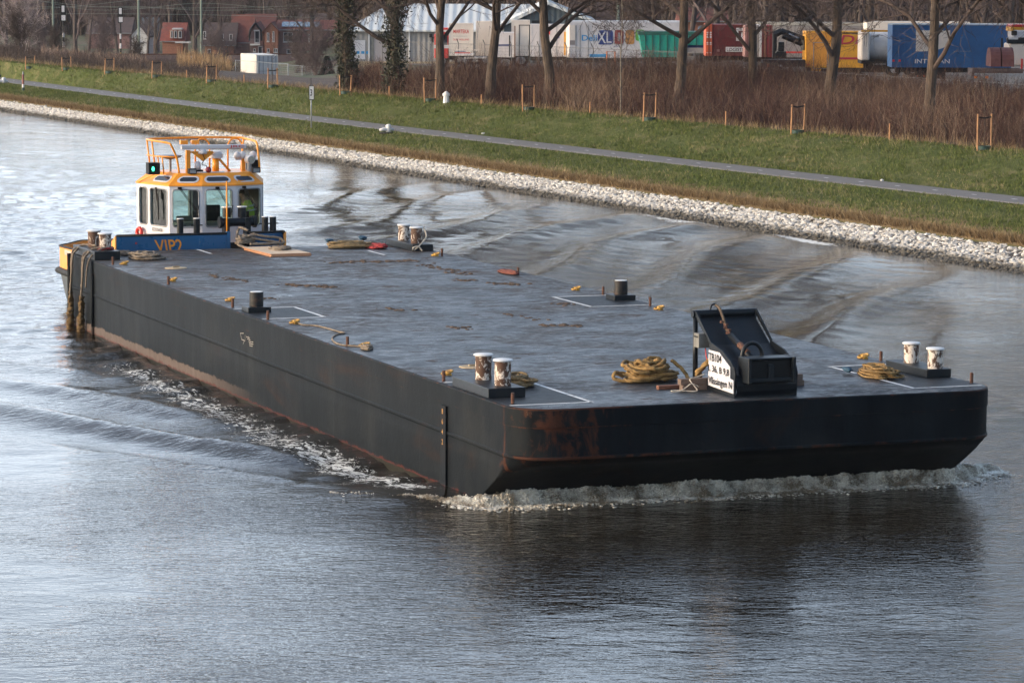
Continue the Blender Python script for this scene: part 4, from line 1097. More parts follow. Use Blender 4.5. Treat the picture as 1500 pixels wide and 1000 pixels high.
# ------------------------------------------------------------------ foam at the bow
def make_bow_foam():
    xs = np.arange(-2.3, 11.6, .012); ts = np.linspace(0, 1, 46)
    X, T = np.meshgrid(xs, ts)
    env = np.interp(xs, [-2.3, -1.4, -.2, .8, 9.6, 10.4, 11.3, 11.6], [.0, .2, .7, 1, .95, .8, .35, .0])
    front = 1.86 + .55 * np.clip(-(xs + .2), 0, 3) ** 1.1 * 2.2 + .30 * np.clip(xs - 9.8, 0, 3) * 2.2 - .22 * vnoise(xs, xs * 0, 1, 1.3) - .14 * vnoise(xs, xs * 0, 2, 4.5) - .06 * vnoise(xs, xs * 0, 12, 13)
    wid = (.50 + .22 * vnoise(xs, xs * 0, 4, 1.1)) * (.35 + .65 * env)
    prof = np.interp(ts, [0, .05, .15, .3, .5, .75, 1], [-.06, .04, .38, .78, 1.0, .95, .7])
    hh = env * (.14 + .12 * vnoise(xs, xs * 0, 3, .9) + .06 * vnoise(xs, xs * 0, 5, 3.3))
    Y = front[None] + T * wid[None]
    Z = prof[:, None] * hh[None]
    n1 = vnoise(X, Y, 6, 7) - .5; n2 = vnoise(X, Y, 7, 16) - .5; n3 = vnoise(X, Y, 8, 38) - .5
    amp = np.clip(prof[:, None], 0, 1) * env[None]
    Z = Z + amp * (.15 * n1 + .10 * n2 + .045 * n3); Y = Y - amp * (.10 * (vnoise(X, Y, 9, 9) - .5) + .06 * n3)
    nY, nX = X.shape; idx = np.arange(nX * nY).reshape(nY, nX)
    f = np.stack([idx[:-1, :-1], idx[:-1, 1:], idx[1:, 1:], idx[1:, :-1]], -1).reshape(-1, 4)
    rng = np.random.default_rng(8); n = 46000
    ii = rng.integers(0, nX, n); jj = (nY * rng.random(n) ** 1.5).astype(int); pz = Z[jj, ii]; ok = (pz > .01) & (env[ii] > .08)
    ii, jj = ii[ok], jj[ok]; n = len(ii); s = rng.uniform(.004, .014, n) * (.5 + .5 * env[ii])
    c3 = np.stack([X[jj, ii] + rng.normal(0, .02, n), Y[jj, ii] - np.abs(rng.normal(0, .05, n)) * (jj < 14), Z[jj, ii] + np.abs(rng.normal(0, .018, n))], 1)
    v2, f2 = blobs(c3, np.stack([s * 1.8, s * 1.3, s], 1), rng, ico(), .35)
    m2 = 9000; x = rng.uniform(-2.3, 11.5, m2); k_ = np.clip(((x + 2.3) / .012).astype(int), 0, nX - 1)
    y = front[k_] - np.abs(rng.normal(0, .24, m2)); s = rng.uniform(.005, .02, m2)
    v3, f3 = blobs(np.stack([x, y, rng.uniform(-.005, .03, m2)], 1), np.stack([s * 2.4, s * 1.6, s * .7], 1), rng, ico(), .3)
    k = NT('foam_body'); c = k.mix(k.ramp(k.math('ADD', k.noise(3.2, 9, .8, k.mapping((1, 1, .6))), k.math('MULTIPLY', k.attr('white'), .22)), .46, .68), g(.06, .045, .028), g(.78, .73, .62)); k.set(Base_Color=c, Roughness=.4, Normal=k.bump(k.noise(16, 7, .75), .03))
    o = mesh_np('bow_foam', np.stack([X, Y, Z], -1).reshape(-1, 3), f, k.mat, attrs={'white': (1 - np.repeat(ts[:, None], nX, 1)).ravel()}, smooth=True); tag(o, 'brownish white foam rolling in front of the barge bow', 'foam', kind='stuff')
    k = NT('foam_froth'); c = k.mix(k.ramp(k.noise(1.8, 9, .8), .44, .58), g(.22, .175, .12), g(.86, .83, .75)); k.set(Base_Color=c, Roughness=.5)
    o = mesh_np('foam_froth', np.concatenate([v2, v3]), np.concatenate([f2, f3 + len(v2)]), k.mat); tag(o, 'pale froth on the bow foam and flecks thrown ahead of it', 'foam', kind='stuff')
make_bow_foam()

# ------------------------------------------------------------------ the tug
TX = 4.9
tug = empty('pusher_tug', (TX, 36.25, 0), 0, 'small blue and orange pusher tug with a white wheelhouse behind the barge', 'tug')
def rounded(s0, s1, z0, z1, r, n=6):
    pts = []
    for cx, cz, a0 in ((s1 - r, z1 - r, 0), (s0 + r, z1 - r, .5 * PI), (s0 + r, z0 + r, PI), (s1 - r, z0 + r, 1.5 * PI)):
        pts.append([(cx + r * math.cos(a0 + .5 * PI * i / n), cz + r * math.sin(a0 + .5 * PI * i / n)) for i in range(n + 1)])
    return pts
def wall_with_windows(mb, A, B, zb, zt, wins, th=.06, lean=0.0):   # material 1 = inner faces, coloured dark so the windows look dim
    """panel from plan point A to B; wins = (s0,s1,z0,z1) openings; the panel has a thickness inwards"""
    A = Vector((A[0], A[1], 0)); B = Vector((B[0], B[1], 0)); L = (B - A).length; d = (B - A) / L; nin = Vector((-d.y, d.x, 0))
    def W(s, z, dep=0): p = A + d * s + nin * dep; return (p.x, p.y, z)
    cuts = [0]
    for i in range(len(wins) - 1): cuts.append((wins[i][1] + wins[i + 1][0]) / 2)
    cuts.append(L)
    if not wins:
        mb.add([W(0, zb), W(L, zb), W(L, zt), W(0, zt)], [(0, 1, 2, 3)]); mb.add([W(0, zb, th), W(L, zb, th), W(L, zt, th), W(0, zt, th)], [(3, 2, 1, 0)], 1)
    for i, (s0, s1, z0, z1) in enumerate(wins):
        c0, c1 = cuts[i], cuts[i + 1]
        arcs = rounded(s0, s1, z0, z1, min(.09, (s1 - s0) * .3))
        corners = [(c1, zt), (c0, zt), (c0, zb), (c1, zb)]
        for dep in (0, th):
            for k in range(4):
                cp = W(*corners[k], dep); arc = [W(*p, dep) for p in arcs[k]]
                mb.add([cp] + arc, [(0, j + 1, j + 2) for j in range(len(arc) - 1)], 1 if dep else 0)
                nx = (k + 1) % 4
                mb.add([cp, W(*corners[nx], dep), W(*arcs[nx][0], dep), W(*arcs[k][-1], dep)], [(0, 1, 2, 3)], 1 if dep else 0)
        loop = [p for a in arcs for p in a]; n = len(loop)
        mb.add([W(*p) for p in loop] + [W(*p, th) for p in loop], [(j, (j + 1) % n, n + (j + 1) % n, n + j) for j in range(n)])
    return W
def window_parts(parent, W, s0, s1, z0, z1, fr_m, name='window', r=.09, bead=.022, glass=None):
    loop = [p for a in rounded(s0, s1, z0, z1, min(r, (s1 - s0) * .3)) for p in a]
    f = MB().tube([W(*p, -.006) for p in loop], bead, 6, closed=True).build(name + '_frame', fr_m, parent, smooth=True)
    MB().add([W(*p, .03) for p in loop], [tuple(range(len(loop)))]).build(name, glass or M['cab_glass'], parent)
    return f
def make_tug():
    # underwater and dark hull, pontoon-like with a square bow behind the barge and chamfered stern corners
    def outline(hw, y0, y1, ch, rb):
        return [(x_ - 1.02, y_) for x_, y_ in ((-hw + rb, y0), (hw - rb, y0), (hw, y0 + rb * .4), (hw, y1 - ch), (hw - ch, y1), (-hw + ch, y1), (-hw, y1 - ch), (-hw, y0 + rb * .4))]
    lv = [(-.8, 2.2, .5, 6.4, .9), (.1, 2.42, .1, 7.4, .9), (.92, 2.56, 0.02, 7.65, .95)]
    mb = MB(); v = []; f = []
    for z, hw, y0, y1, ch in lv: v += [(x, y, z) for x, y in outline(hw, y0, y1, ch, .3)]
    n = 8
    for i in range(2):
        for j in range(n): f.append((i * n + j, i * n + (j + 1) % n, (i + 1) * n + (j + 1) % n, (i + 1) * n + j))
    f.append(tuple(2 * n + j for j in range(n)))
    mb.add(v, f); mb.build('hull', mat('tug_hull_grey', g(.05, .065, .078), g(.085, .09, .09), 3, .5), tug)
    fp = [(x, y, .93) for x, y in outline(2.60, -.02, 7.7, .97, .3)]
    MB().tube([fp[7], fp[6], fp[5], fp[4], fp[3], fp[2]], .10, 10).build('rubber_fender', M['rubber'], tug, smooth=True)
    dk = MB(); dk.add([(x, y, 1.02) for x, y in outline(2.5, 0.05, 7.55, .93, .3)], [tuple(range(8))]); dk.build('deck', mat('tug_deck', g(.09, .03, .02), g(.13, .05, .03), 3, .7), tug)
    # orange stern bulwark (open top) with a black rail, stepping up to the blue bow bulwark
    def bulwark(pts, zb, zt, th, m, name, lean=0.0, rail=True):
        mb = MB()
        for i in range(len(pts) - 1):
            a, b = Vector((*pts[i], 0)), Vector((*pts[i + 1], 0)); d = (b - a).normalized(); nin = Vector((-d.y, d.x, 0)) * th
            z0, z1 = zt[i], zt[i + 1]
            mb.add([(a.x, a.y, zb), (b.x, b.y, zb), (b.x, b.y, z1), (a.x, a.y, z0), (a.x + nin.x, a.y + nin.y, zb), (b.x + nin.x, b.y + nin.y, zb), (b.x + nin.x, b.y + nin.y, z1), (a.x + nin.x, a.y + nin.y, z0)],
                   [(0, 1, 2, 3), (4, 7, 6, 5), (3, 2, 6, 7), (0, 3, 7, 4), (1, 5, 6, 2)])
        o = mb.build(name, m, tug)
        if rail: MB().tube([(p[0], p[1], z) for p, z in zip(pts, zt)], .035, 8).build('bulwark_rail', M['rubber'], o, smooth=True)
        return o
    st = [(-3.58, .95), (-3.58, 6.7), (-2.7, 7.6), (.55, 7.6), (1.45, 6.7), (1.45, .95)]
    bulwark(st[::-1], .95, [1.78, 1.66, 1.72, 1.72, 1.66, 1.78], .07, M['dull_orange'], 'stern_bulwark')
    # freeing port and name plate on its left side
    MB().b2(-3.61, -3.59, 5.1, 5.4, 1.04, 1.36).build('freeing_port', M['black_mat'], tug)
    nm = MB().b2(-3.61, -3.59, 4.85, 5.93, 1.45, 1.62).build('name_plate', mat('plate_salmon', g(.70, .38, .25)), tug)
    text_obj('lettering', 'ROTTERDAM', M['clean_white'], nm, lambda a, b: (-3.618, 5.89 - a * 1.0, 1.475 + b * .12))
    bw = [(-2.62, .95), (-2.42, .02), (2.42, .02), (2.62, .95)]
    zt = 2.47
    side = bulwark([(1.50, .95), (1.46, .03)], .95, [zt - .5, zt], .06, M['dull_orange'], 'orange_side_panel', rail=True)
    side = bulwark([(-3.46, .03), (-3.60, .95)], .95, [zt, zt - .62], .06, M['dull_orange'], 'orange_side_panel', rail=True)
    b1 = bulwark([(-3.48, .0), (-.26, .0)][::1], .95, [zt, zt - .01], .06, M['blue_paint'], 'bow_bulwark')
    b2 = bulwark([(.40, .0), (1.12, .0), (1.47, .16)], .95, [zt, zt, zt], .06, M['blue_paint'], 'bow_bulwark')
    MB().b2(-.26, -.16, -.03, .14, .95, zt + .04).build('bulwark_post', M['blue_paint'], tug)
    MB().b2(.32, .40, -.03, .14, .95, zt + .02).build('bulwark_post', M['black_steel'], tug)
    MB().b2(-.16, .32, -.02, .02, 1.0, 2.2).build('gate_plate', M['black_steel'], tug)
    yl = M['orange_paint']
    text_obj('lettering', 'VIP2', yl, b1, lambda a, b: (-2.34 + a * .80 - .06 * b, -.012, 1.97 + b * .36))
    text_obj('lettering', 'VIP2', yl, b2, lambda a, b: (1.16 + a * .28 - .03 * b, .02 + a * .11, 1.97 + b * .34))
    MB().b2(-2.95, -2.90, -.02, .0, 2.22, 2.27).build('small_lamp', M['red_paint'], b1)
    # bow bitts
    for x in (-1.52, -1.03, 1.00, 1.24):
        b = MB().lathe([(.095, 0), (.095, .95)], (x - .0, .42, 1.02 + .9), 16).build('bitt', M['black_steel'], tug, smooth=True, auto=.6)
        MB().lathe([(.10, 0), (.10, .02)], (x, .42, 2.87), 16).build('cap', M['white_paint'], b)
        MB().cyl((x - .17, .42, 2.68), (x + .17, .42, 2.68), .018, n=6).build('cross_pin', M['black_steel'], b)
    # winch behind the bulwark
    w = MB().cyl((-.25, .75, 2.72), (.80, .75, 2.72), .12, n=20).build('winch_drum', M['black_steel'], tug, smooth=True, auto=.6)
    for x in (-.08, .55):
        MB().b2(x - .07, x + .09, .62, .92, 1.02, 2.84).build('winch_frame', M['black_steel'], w, bevel=.01)
    for x in (-.24, .78): MB().cyl((x - .04, .75, 2.72), (x + .04, .75, 2.72), .17, n=20).build('flange', M['black_steel'], w, smooth=True, auto=.6)
    for x in (.02, .48): 
        MB().lathe([(.12, 0), (.12, .28)], (x, 1.0, 2.85), 16).build('bitt', M['black_steel'], w, smooth=True, auto=.6)
        MB().lathe([(.15, 0), (.15, .025)], (x, 1.0, 3.13), 16).build('cap', M['white_paint'], w)
    # wheelhouse ------------------------------------------------------------------
    y0 = 1.75                                     # front facet, metres behind the tug's bow
    plan = [(-.50, y0), (.50, y0), (1.40, y0 + .29), (1.92, y0 + 2.07), (1.35, y0 + 2.6), (-1.35, y0 + 2.6), (-1.92, y0 + 2.07), (-1.40, y0 + .29)]
    zb, zw = 1.02, 3.72
    wm = M['clean_white']
    def facet(i, j): return plan[i], plan[j]
    z0w, z1w = 2.52, 3.60
    wins = {(0, 1): [(.10, .90, z0w, z1w)], (1, 2): [(.10, .86, z0w, z1w)], (7, 0): [(.09, .85, z0w, z1w)],
            (6, 7): [(.16, .60, z0w, z1w), (.78, 1.72, z0w, z1w)], (2, 3): [(.14, 1.08, z0w, z1w), (1.26, 1.70, z0w, z1w)],
            (4, 5): [(.25, 1.15, z0w, z1w), (1.55, 2.45, z0w, z1w)], (3, 4): [], (5, 6): []}
    mb = MB(); Ws = {}
    for (i, j), w_ in wins.items(): Ws[(i, j)] = wall_with_windows(mb, *facet(i, j), zb, zw, w_)
    wh = mb.build('wheelhouse', [wm, mat('inner_face_dimmed', g(.06, .055, .05))], tug)
    frm = M['grey_metal']
    for key, w_ in wins.items():
        for q in w_: window_parts(wh, Ws[key], *q, frm)
    # wipers
    for key, (sa, sb) in (((7, 0), (.30, .80)), ((0, 1), (.45, .86)), ((1, 2), (.28, .70))):
        W = Ws[key]
        for k_ in (0, .045):
            MB().cyl(W(sa + k_, z1w + .02, -.05), W(sb + k_, z0w + .42, -.05), .010, n=5).build('wiper_arm', M['black_mat'], wh)
        MB().cyl(W(sb + .05, z0w + .62, -.045), W(sb - .06, z0w + .12, -.045), .014, n=5).build('wiper_blade', M['black_mat'], wh)
        MB().box(W(sa, z1w + .05, -.04), (.10, .08, .06)).build('wiper_motor', M['black_mat'], wh)
    W = Ws[(6, 7)]
    MB().cyl(W(1.18, z1w + .04, -.06), W(1.26, z0w + .75, -.06), .026, n=6).build('wiper_arm', M['black_mat'], wh)
    MB().cyl(W(1.30, z0w + .95, -.06), W(1.34, z0w + .2, -.06), .022, n=6).build('wiper_blade', M['black_mat'], wh)
    # roof: sloped orange band with long slots, flat top
    def inset(pl, d, k=1.0):
        out = []
        cxy = (0, y0 + 1.3)
        for x, y in pl:
            dx, dy = x - cxy[0], y - cxy[1]; L = math.hypot(dx, dy); out.append((x - dx / L * d, y - dy / L * d))
        return out
    top = inset(plan, .40); zr0, zr1 = zw, 4.06
    lip = inset(plan, -.03)
    mb = MB(); n = 8
    mb.add([(x, y, zr0 - .02) for x, y in lip] + [(x, y, zr0 + .02) for x, y in lip] + [(x, y, zr1) for x, y in top],
           [(j, (j + 1) % n, n + (j + 1) % n, n + j) for j in range(n)] + [(n + j, n + (j + 1) % n, 2 * n + (j + 1) % n, 2 * n + j) for j in range(n)] + [tuple(range(2 * n, 3 * n)), tuple(range(n))[::-1]])
    rf = mb.build('roof', M['orange_paint'], tug)
    for i, j, a, b in ((0, 1, .06, .94), (1, 2, .10, .84), (7, 0, .16, .88), (6, 7, .42, .93)):
        A0, B0, A1, B1 = Vector((*lip[i], zr0 + .02)), Vector((*lip[j], zr0 + .02)), Vector((*top[i], zr1)), Vector((*top[j], zr1))
        nn = (B0 - A0).cross(A1 - A0).normalized()
        def Q(s, t, d=0.0): p = (A0 + (B0 - A0) * s) * (1 - t) + (A1 + (B1 - A1) * s) * t + nn * d; return (p.x, p.y, p.z)
        L = (B0 - A0).length
        def slot(s0, s1, t0, t1, d):
            H = (A1 - A0).length; out = []
            hh = (t1 - t0) / 2; rr = hh * H / L
            for k_ in range(13): 
                an = -.5 * PI + PI * k_ / 12; out.append(Q(s1 - rr + rr * math.cos(an), (t0 + t1) / 2 + hh * math.sin(an), d))
            for k_ in range(13):
                an = .5 * PI + PI * k_ / 12; out.append(Q(s0 + rr + rr * math.cos(an), (t0 + t1) / 2 + hh * math.sin(an), d))
            return out
        lp = slot(a, b, .16, .74, .008); gl = slot(a + .07 / L, b - .07 / L, .27, .63, .016)
        mb = MB(); mb.add(lp, [tuple(range(len(lp)))]); mb.build('skylight_rim', M['clean_white'], rf)
        mb = MB(); mb.add(gl, [tuple(range(len(gl)))]); mb.build('skylight', M['dark_glass'], rf)
    # registration number and round life ring holders low on the wall
    W = Ws[(6, 7)]
    pl = MB(); pl.add([W(.86, 2.33, -.01), W(1.50, 2.33, -.01), W(1.50, 2.47, -.01), W(.86, 2.47, -.01)], [(0, 1, 2, 3)]); pl = pl.build('number_plate', M['clean_white'], wh)
    text_obj('lettering', '02335658', M['black_mat'], pl, lambda a, b: W(.89 + a * .58, 2.35 + b * .10, -.016))
    # life ring on the left side
    c0 = Vector(W(.30, 2.27, -.10)); mb = MB()
    mb.tube([(c0.x + .0 + .12 * math.cos(a) * .3, c0.y - .12 * math.cos(a), c0.z + .12 * math.sin(a)) for a in np.linspace(0, 2 * PI, 19)[:-1]], .055, 8, closed=True)
    mb.build('life_ring', M['red_paint'], tug, smooth=True)
    for dx in (.9, 1.16):
        W = Ws[(1, 2)]
        MB().tube([(1.05 + dx * .35 + .07 * math.cos(a), y0 - .06, 2.40 + .07 * math.sin(a)) for a in np.linspace(0, 2 * PI, 15)[:-1]], .028, 6, closed=True).build('white_fairlead', M['clean_white'], tug, smooth=True)
    # orange staff in front
    MB().cyl((-.22, .12, 2.2), (-.22, .12, 3.95), .024, n=8).build('jack_staff', M['orange_paint'], tug, smooth=True)
    # inside: console, seats, rear cabinet
    MB().b2(-1.3, 1.3, y0 + .35, y0 + 2.5, 1.66, 1.72).build('floor', M['rubber'], wh)
    ins = MB(); ins.b2(-1.15, 1.15, y0 + .42, y0 + .95, 1.02, 2.62); ins.build('console', M['grey_plastic'], wh, bevel=.03)
    for x, y, z, w_, h_ in ((-.42, y0 + .62, 2.80, .40, .28), (-.02, y0 + .55, 2.78, .34, .26), (.95, y0 + .66, 2.78, .30, .24)):
        s_ = MB().box((x, y, z), (w_, .05, h_), .05).build('monitor', M['black_mat'], wh, bevel=.01)
    ch = MB(); ch.b2(-.05, .42, y0 + 1.35, y0 + 1.50, 2.2, 3.05); ch.b2(-.05, .42, y0 + 1.05, y0 + 1.5, 2.05, 2.2); ch.cyl((.18, y0 + 1.3, 1.02), (.18, y0 + 1.3, 2.1), .05); ch.build('helm_seat', M['rubber'], wh, bevel=.04)
    ch = MB(); ch.b2(-.9, -.45, y0 + 1.35, y0 + 1.45, 2.1, 2.75); ch.b2(-.9, -.45, y0 + 1.0, y0 + 1.45, 2.0, 2.12); ch.cyl((-.68, y0 + 1.2, 1.02), (-.68, y0 + 1.2, 2.0), .05); ch.build('mate_seat', M['grey_plastic'], wh, bevel=.04)
    MB().b2(-.16, .26, y0 + 2.3, y0 + 2.52, 1.02, 3.68).build('rear_cabinet', mat('cabinet_dark', g(.06, .055, .05)), wh)
    MB().b2(-1.25, -.95, y0 + 2.35, y0 + 2.52, 1.02, 3.68).build('rear_post', mat('cabinet_dark', g(.05, .045, .04)), wh)
    # --- things on the roof
    om = M['orange_paint']; zt_ = 4.06
    r_ = .026
    ztop = 4.98
    fl = (-1.02, y0 + .55); fr_ = (1.22, y0 + .55); bl = (-1.35, y0 + 2.1); br = (1.35, y0 + 2.1)
    rail = empty('roof_railing', (0, 0, 0)); rail.parent = tug
    MB().tube(smooth_path([(-1.02, y0 + .60, 4.05), (-1.10, y0 + .58, 4.5), (-1.26, y0 + .55, 4.85), (-1.33, y0 + .6, 4.93), (-1.6, y0 + 1.0, ztop), (-1.62, y0 + 2.0, ztop), (-1.2, y0 + 2.3, ztop), (0, y0 + 2.3, ztop + .02), (1.2, y0 + 2.2, ztop), (1.36, y0 + 1.9, ztop - .02), (1.4, y0 + 1.2, ztop - .04), (1.42, y0 + .9, 4.85), (1.45, y0 + .8, 4.4), (1.47, y0 + .8, 4.02)], 5), r_ * 1.2, 8).build('top_rail', om, rail, smooth=True)
    for x, y in ((-1.60, y0 + 1.5), (-1.62, y0 + 2.0), (1.33, y0 + 2.0)):
        MB().cyl((x * .93, y, 4.0), (x, y, ztop), r_, n=8).build('rail_post', om, rail, smooth=True)
    MB().tube([(-1.62, y0 + 2.0, 4.52), (-1.56, y0 + 1.3, 4.52), (-1.12, y0 + .7, 4.52)], r_ * .8, 7).build('mid_rail', om, rail, smooth=True)
    for y in (1.1, 1.6): MB().cyl((-1.40, y0 + y - .2, 4.02), (-1.45, y0 + y - .2, 4.52), r_ * .8, n=7).build('rail_post', om, rail, smooth=True)
    for xc in (.12, 1.12):
        hoop = [(xc - .22, y0 + 2.2, 4.06), (xc - .22, y0 + 2.2, 4.70)] + [(xc - .22 * math.cos(a), y0 + 2.2, 4.72 + .24 * math.sin(a)) for a in np.linspace(0, PI, 12)] + [(xc + .22, y0 + 2.2, 4.70), (xc + .22, y0 + 2.2, 4.06)]
        MB().tube(hoop, r_, 8).build('ladder_hoop', om, rail, smooth=True)
    # radar
    rd = empty('radar', (0, 0, 0)); rd.parent = tug
    MB().b2(-.80, -.67, y0 + .62, y0 + .75, 4.05, 4.72).build('mast', om, rd, bevel=.01)
    MB().b2(-.72, .02, y0 + .66, y0 + .72, 4.63, 4.68).build('mast_arm', om, rd)
    mb = MB(); mb.prism([(-.62, 4.64), (.06, 4.64), (-.28, 4.38)], lambda a, b, d: (a, d, b), y0 + .66, y0 + .72); mb.build('bracket_plate', om, rd)
    mb = MB(); mb.b2(-.95, 1.02, y0 + .60, y0 + .72, 4.735, 4.865); an = mb.build('scanner_arm', M['clean_white'], rd, bevel=.03)
    text_obj('lettering', 'JRC', M['red_paint'], an, lambda a, b: (.50 + a * .44, y0 + .585, 4.755 + b * .09))
    MB().lathe([(.13, 0), (.14, .06), (.10, .14)], (-.30, y0 + .66, 4.60), 18).build('scanner_motor', M['clean_white'], rd, smooth=True)
    for x, z in ((-.72, 4.92), (-.38, 4.92)): MB().box((x, y0 + 1.2, z), (.22, .16, .12)).build('orange_lamp_box', om, rd, bevel=.01)
    # second pedestal with white pod
    pd = MB().cyl((.16, y0 + .9, 4.05), (.16, y0 + .9, 4.44), .10, n=16).build('pedestal', om, tug, smooth=True)
    MB().lathe([(.10, 0), (.21, .03), (.22, .14), (.15, .22)], (.16, y0 + .9, 4.44), 20).build('white_pod', M['clean_white'], pd, smooth=True, auto=.7)
    MB().cyl((.28, y0 + .9, 4.42), (.62, y0 + 1.0, 4.06), .04, n=8).build('brace', om, pd, smooth=True)
    # pillar with search light and white domes
    pl = MB().b2(.98, 1.10, y0 + 1.0, y0 + 1.12, 4.05, 4.50).build('pillar', om, tug, bevel=.008)
    for x in (.86, 1.02, 1.34): MB().lathe([(.07, 0), (.10, .06), (.10, .14), (.06, .2), (.01, .22)], (x, y0 + 1.05, 4.42), 16).build('antenna_dome', M['clean_white'], pl, smooth=True)
    MB().b2(.80, 1.44, y0 + 1.02, y0 + 1.08, 4.38, 4.42).build('dome_bar', M['clean_white'], pl)
    sl = MB().cyl((1.16, y0 + .95, 4.40), (1.19, y0 + .72, 4.40), .12, n=20).build('search_light', M['clean_white'], tug, smooth=True, auto=.6)
    MB().cyl((1.19, y0 + .72, 4.40), (1.192, y0 + .70, 4.40), .105, n=20).build('reflector', M['chrome'], sl)
    MB().cyl((1.16, y0 + .82, 4.05), (1.16, y0 + .82, 4.30), .07, n=12).build('light_foot', M['grey_metal'], sl)
    for x in (-.70, 1.22):
        fl_ = MB().box((x + .02, y0 + .42, 4.12), (.24, .16, .16)).build('flood_light', M['rubber'], tug, bevel=.015)
        MB().box((x + .02, y0 + .335, 4.115), (.18, .01, .10)).build('lens', M['grey_metal'], fl_)
    cm = MB().lathe([(.09, 0), (.10, .12), (.08, .22), (.02, .25)], (-.44, y0 + .7, 4.14), 16).build('camera_dome', M['clean_white'], tug, smooth=True)
    MB().b2(-.56, -.30, y0 + .6, y0 + .8, 4.08, 4.14).build('dome_foot', M['rubber'], cm)
    hn = MB().tube([(-.20, y0 + .62, 4.15), (-.19, y0 + .48, 4.15), (-.19, y0 + .42, 4.15)], [.03, .05, .09], 14).build('horn', mat('horn_red', g(.25, .03, .04)), tug, smooth=True)
    nd = random.Random(2)
    MB().tube(smooth_path([(-.3, y0 + .66, 4.6), (-.26, y0 + .6, 4.45), (-.34, y0 + .6, 4.3), (-.2, y0 + .6, 4.25), (-.22, y0 + .6, 4.12)], 5), .012, 5).build('cable', M['rubber'], tug, smooth=True)
    sat = MB().lathe([(.02, 0), (.30, .06), (.36, .12), (.30, .14)], (-1.05, y0 + 1.5, 4.40), 22).build('satellite_dish', M['grey_metal'], tug, smooth=True)
    MB().cyl((-1.05, y0 + 1.5, 4.05), (-1.05, y0 + 1.5, 4.42), .04, n=8).build('dish_foot', M['grey_metal'], sat)
    # side lights in their dark boxes
    for x, nm in ((-1.72, 'green'), (1.44, 'red')):
        bx = MB(); 
        bx.b2(x - .18, x + .16, y0 + .72 + (.5 if x > 0 else 0), y0 + 1.05 + (.5 if x > 0 else 0), 4.02, 4.36); bb = bx.build('side_light_box', M['black_mat'], tug, bevel=.01)
        if x < 0:
            k = NT('green_lamp'); k.set(Base_Color=g(.02, .5, .25), Emission_Color=(.05, 1.0, .45, 1), Emission_Strength=2.2)
            MB().tube([(x - .05, y0 + .712, 4.12), (x - .05, y0 + .712, 4.18), (x - .05, y0 + .712, 4.25)], [.02, .045, .02], 10).build('green_lamp', k.mat, bb, smooth=True)
    MB().cyl((-1.92, y0 + 1.9, 3.74), (-1.62, y0 + .9, 4.05), .025, n=6).build('roof_stay', om, tug)
    MB().b2(-.35, .30, y0 + .45, y0 + .60, 4.06, 4.09).build('roof_strip', M['clean_white'], tug)
make_tug()
# red buoy / extinguisher on the tug's aft deck
o = MB().lathe([(.05, 0), (.20, .06), (.24, .22), (.17, .38), (.05, .44)], (2.1, 41.0, 1.03), 18).build('red_buoy', M['red_paint'], None, smooth=True); tag(o, 'red buoy lying on the after deck of the tug', 'buoy')
rope_pile('rope_coil', (5.12, 35.95, DZ + .1), .34, .22, .34, .036, 8, 61, M['rope_grey'], 0, 'thick grey rope hanging in bights over the bow of the tug',
          tails=([(.1, .1, .4), (-.1, .35, .45), (-.2, .2, .1), (-.25, -.2, .0), (-.1, -.4, -.05)], [(.2, .0, .3), (.6, -.1, .22), (.95, -.1, .18), (1.05, -.25, .05), (.7, -.3, .03), (.2, -.35, .04)], [(.1, -.1, .2), (.55, -.2, .12), (.9, -.3, .05), (.5, -.4, .04), (0, -.4, .04)]))

# ------------------------------------------------------------------ the crewman
def skin_body(name, joints, edges, radii, m, parent=None, sub=2, root=0):
    me = bpy.data.meshes.new(name); me.from_pydata(joints, edges, []); me.materials.append(m)
    o = bpy.data.objects.new(name, me); C.objects.link(o)
    sk = o.modifiers.new('skin', 'SKIN'); sk.use_smooth_shade = True
    for i, r in enumerate(radii):
        me.skin_vertices[0].data[i].radius = (r, r) if not isinstance(r, tuple) else r
        me.skin_vertices[0].data[i].use_root = (i == root)
    sb = o.modifiers.new('sub', 'SUBSURF'); sb.levels = sub; sb.render_levels = sub
    dg = bpy.context.evaluated_depsgraph_get(); dg.update()
    me2 = bpy.data.meshes.new_from_object(o.evaluated_get(dg)); me2.materials.clear(); me2.materials.append(m)
    me2.polygons.foreach_set('use_smooth', [True] * len(me2.polygons))
    bpy.data.objects.remove(o)
    o = bpy.data.objects.new(name, me2); link(o, parent); return o
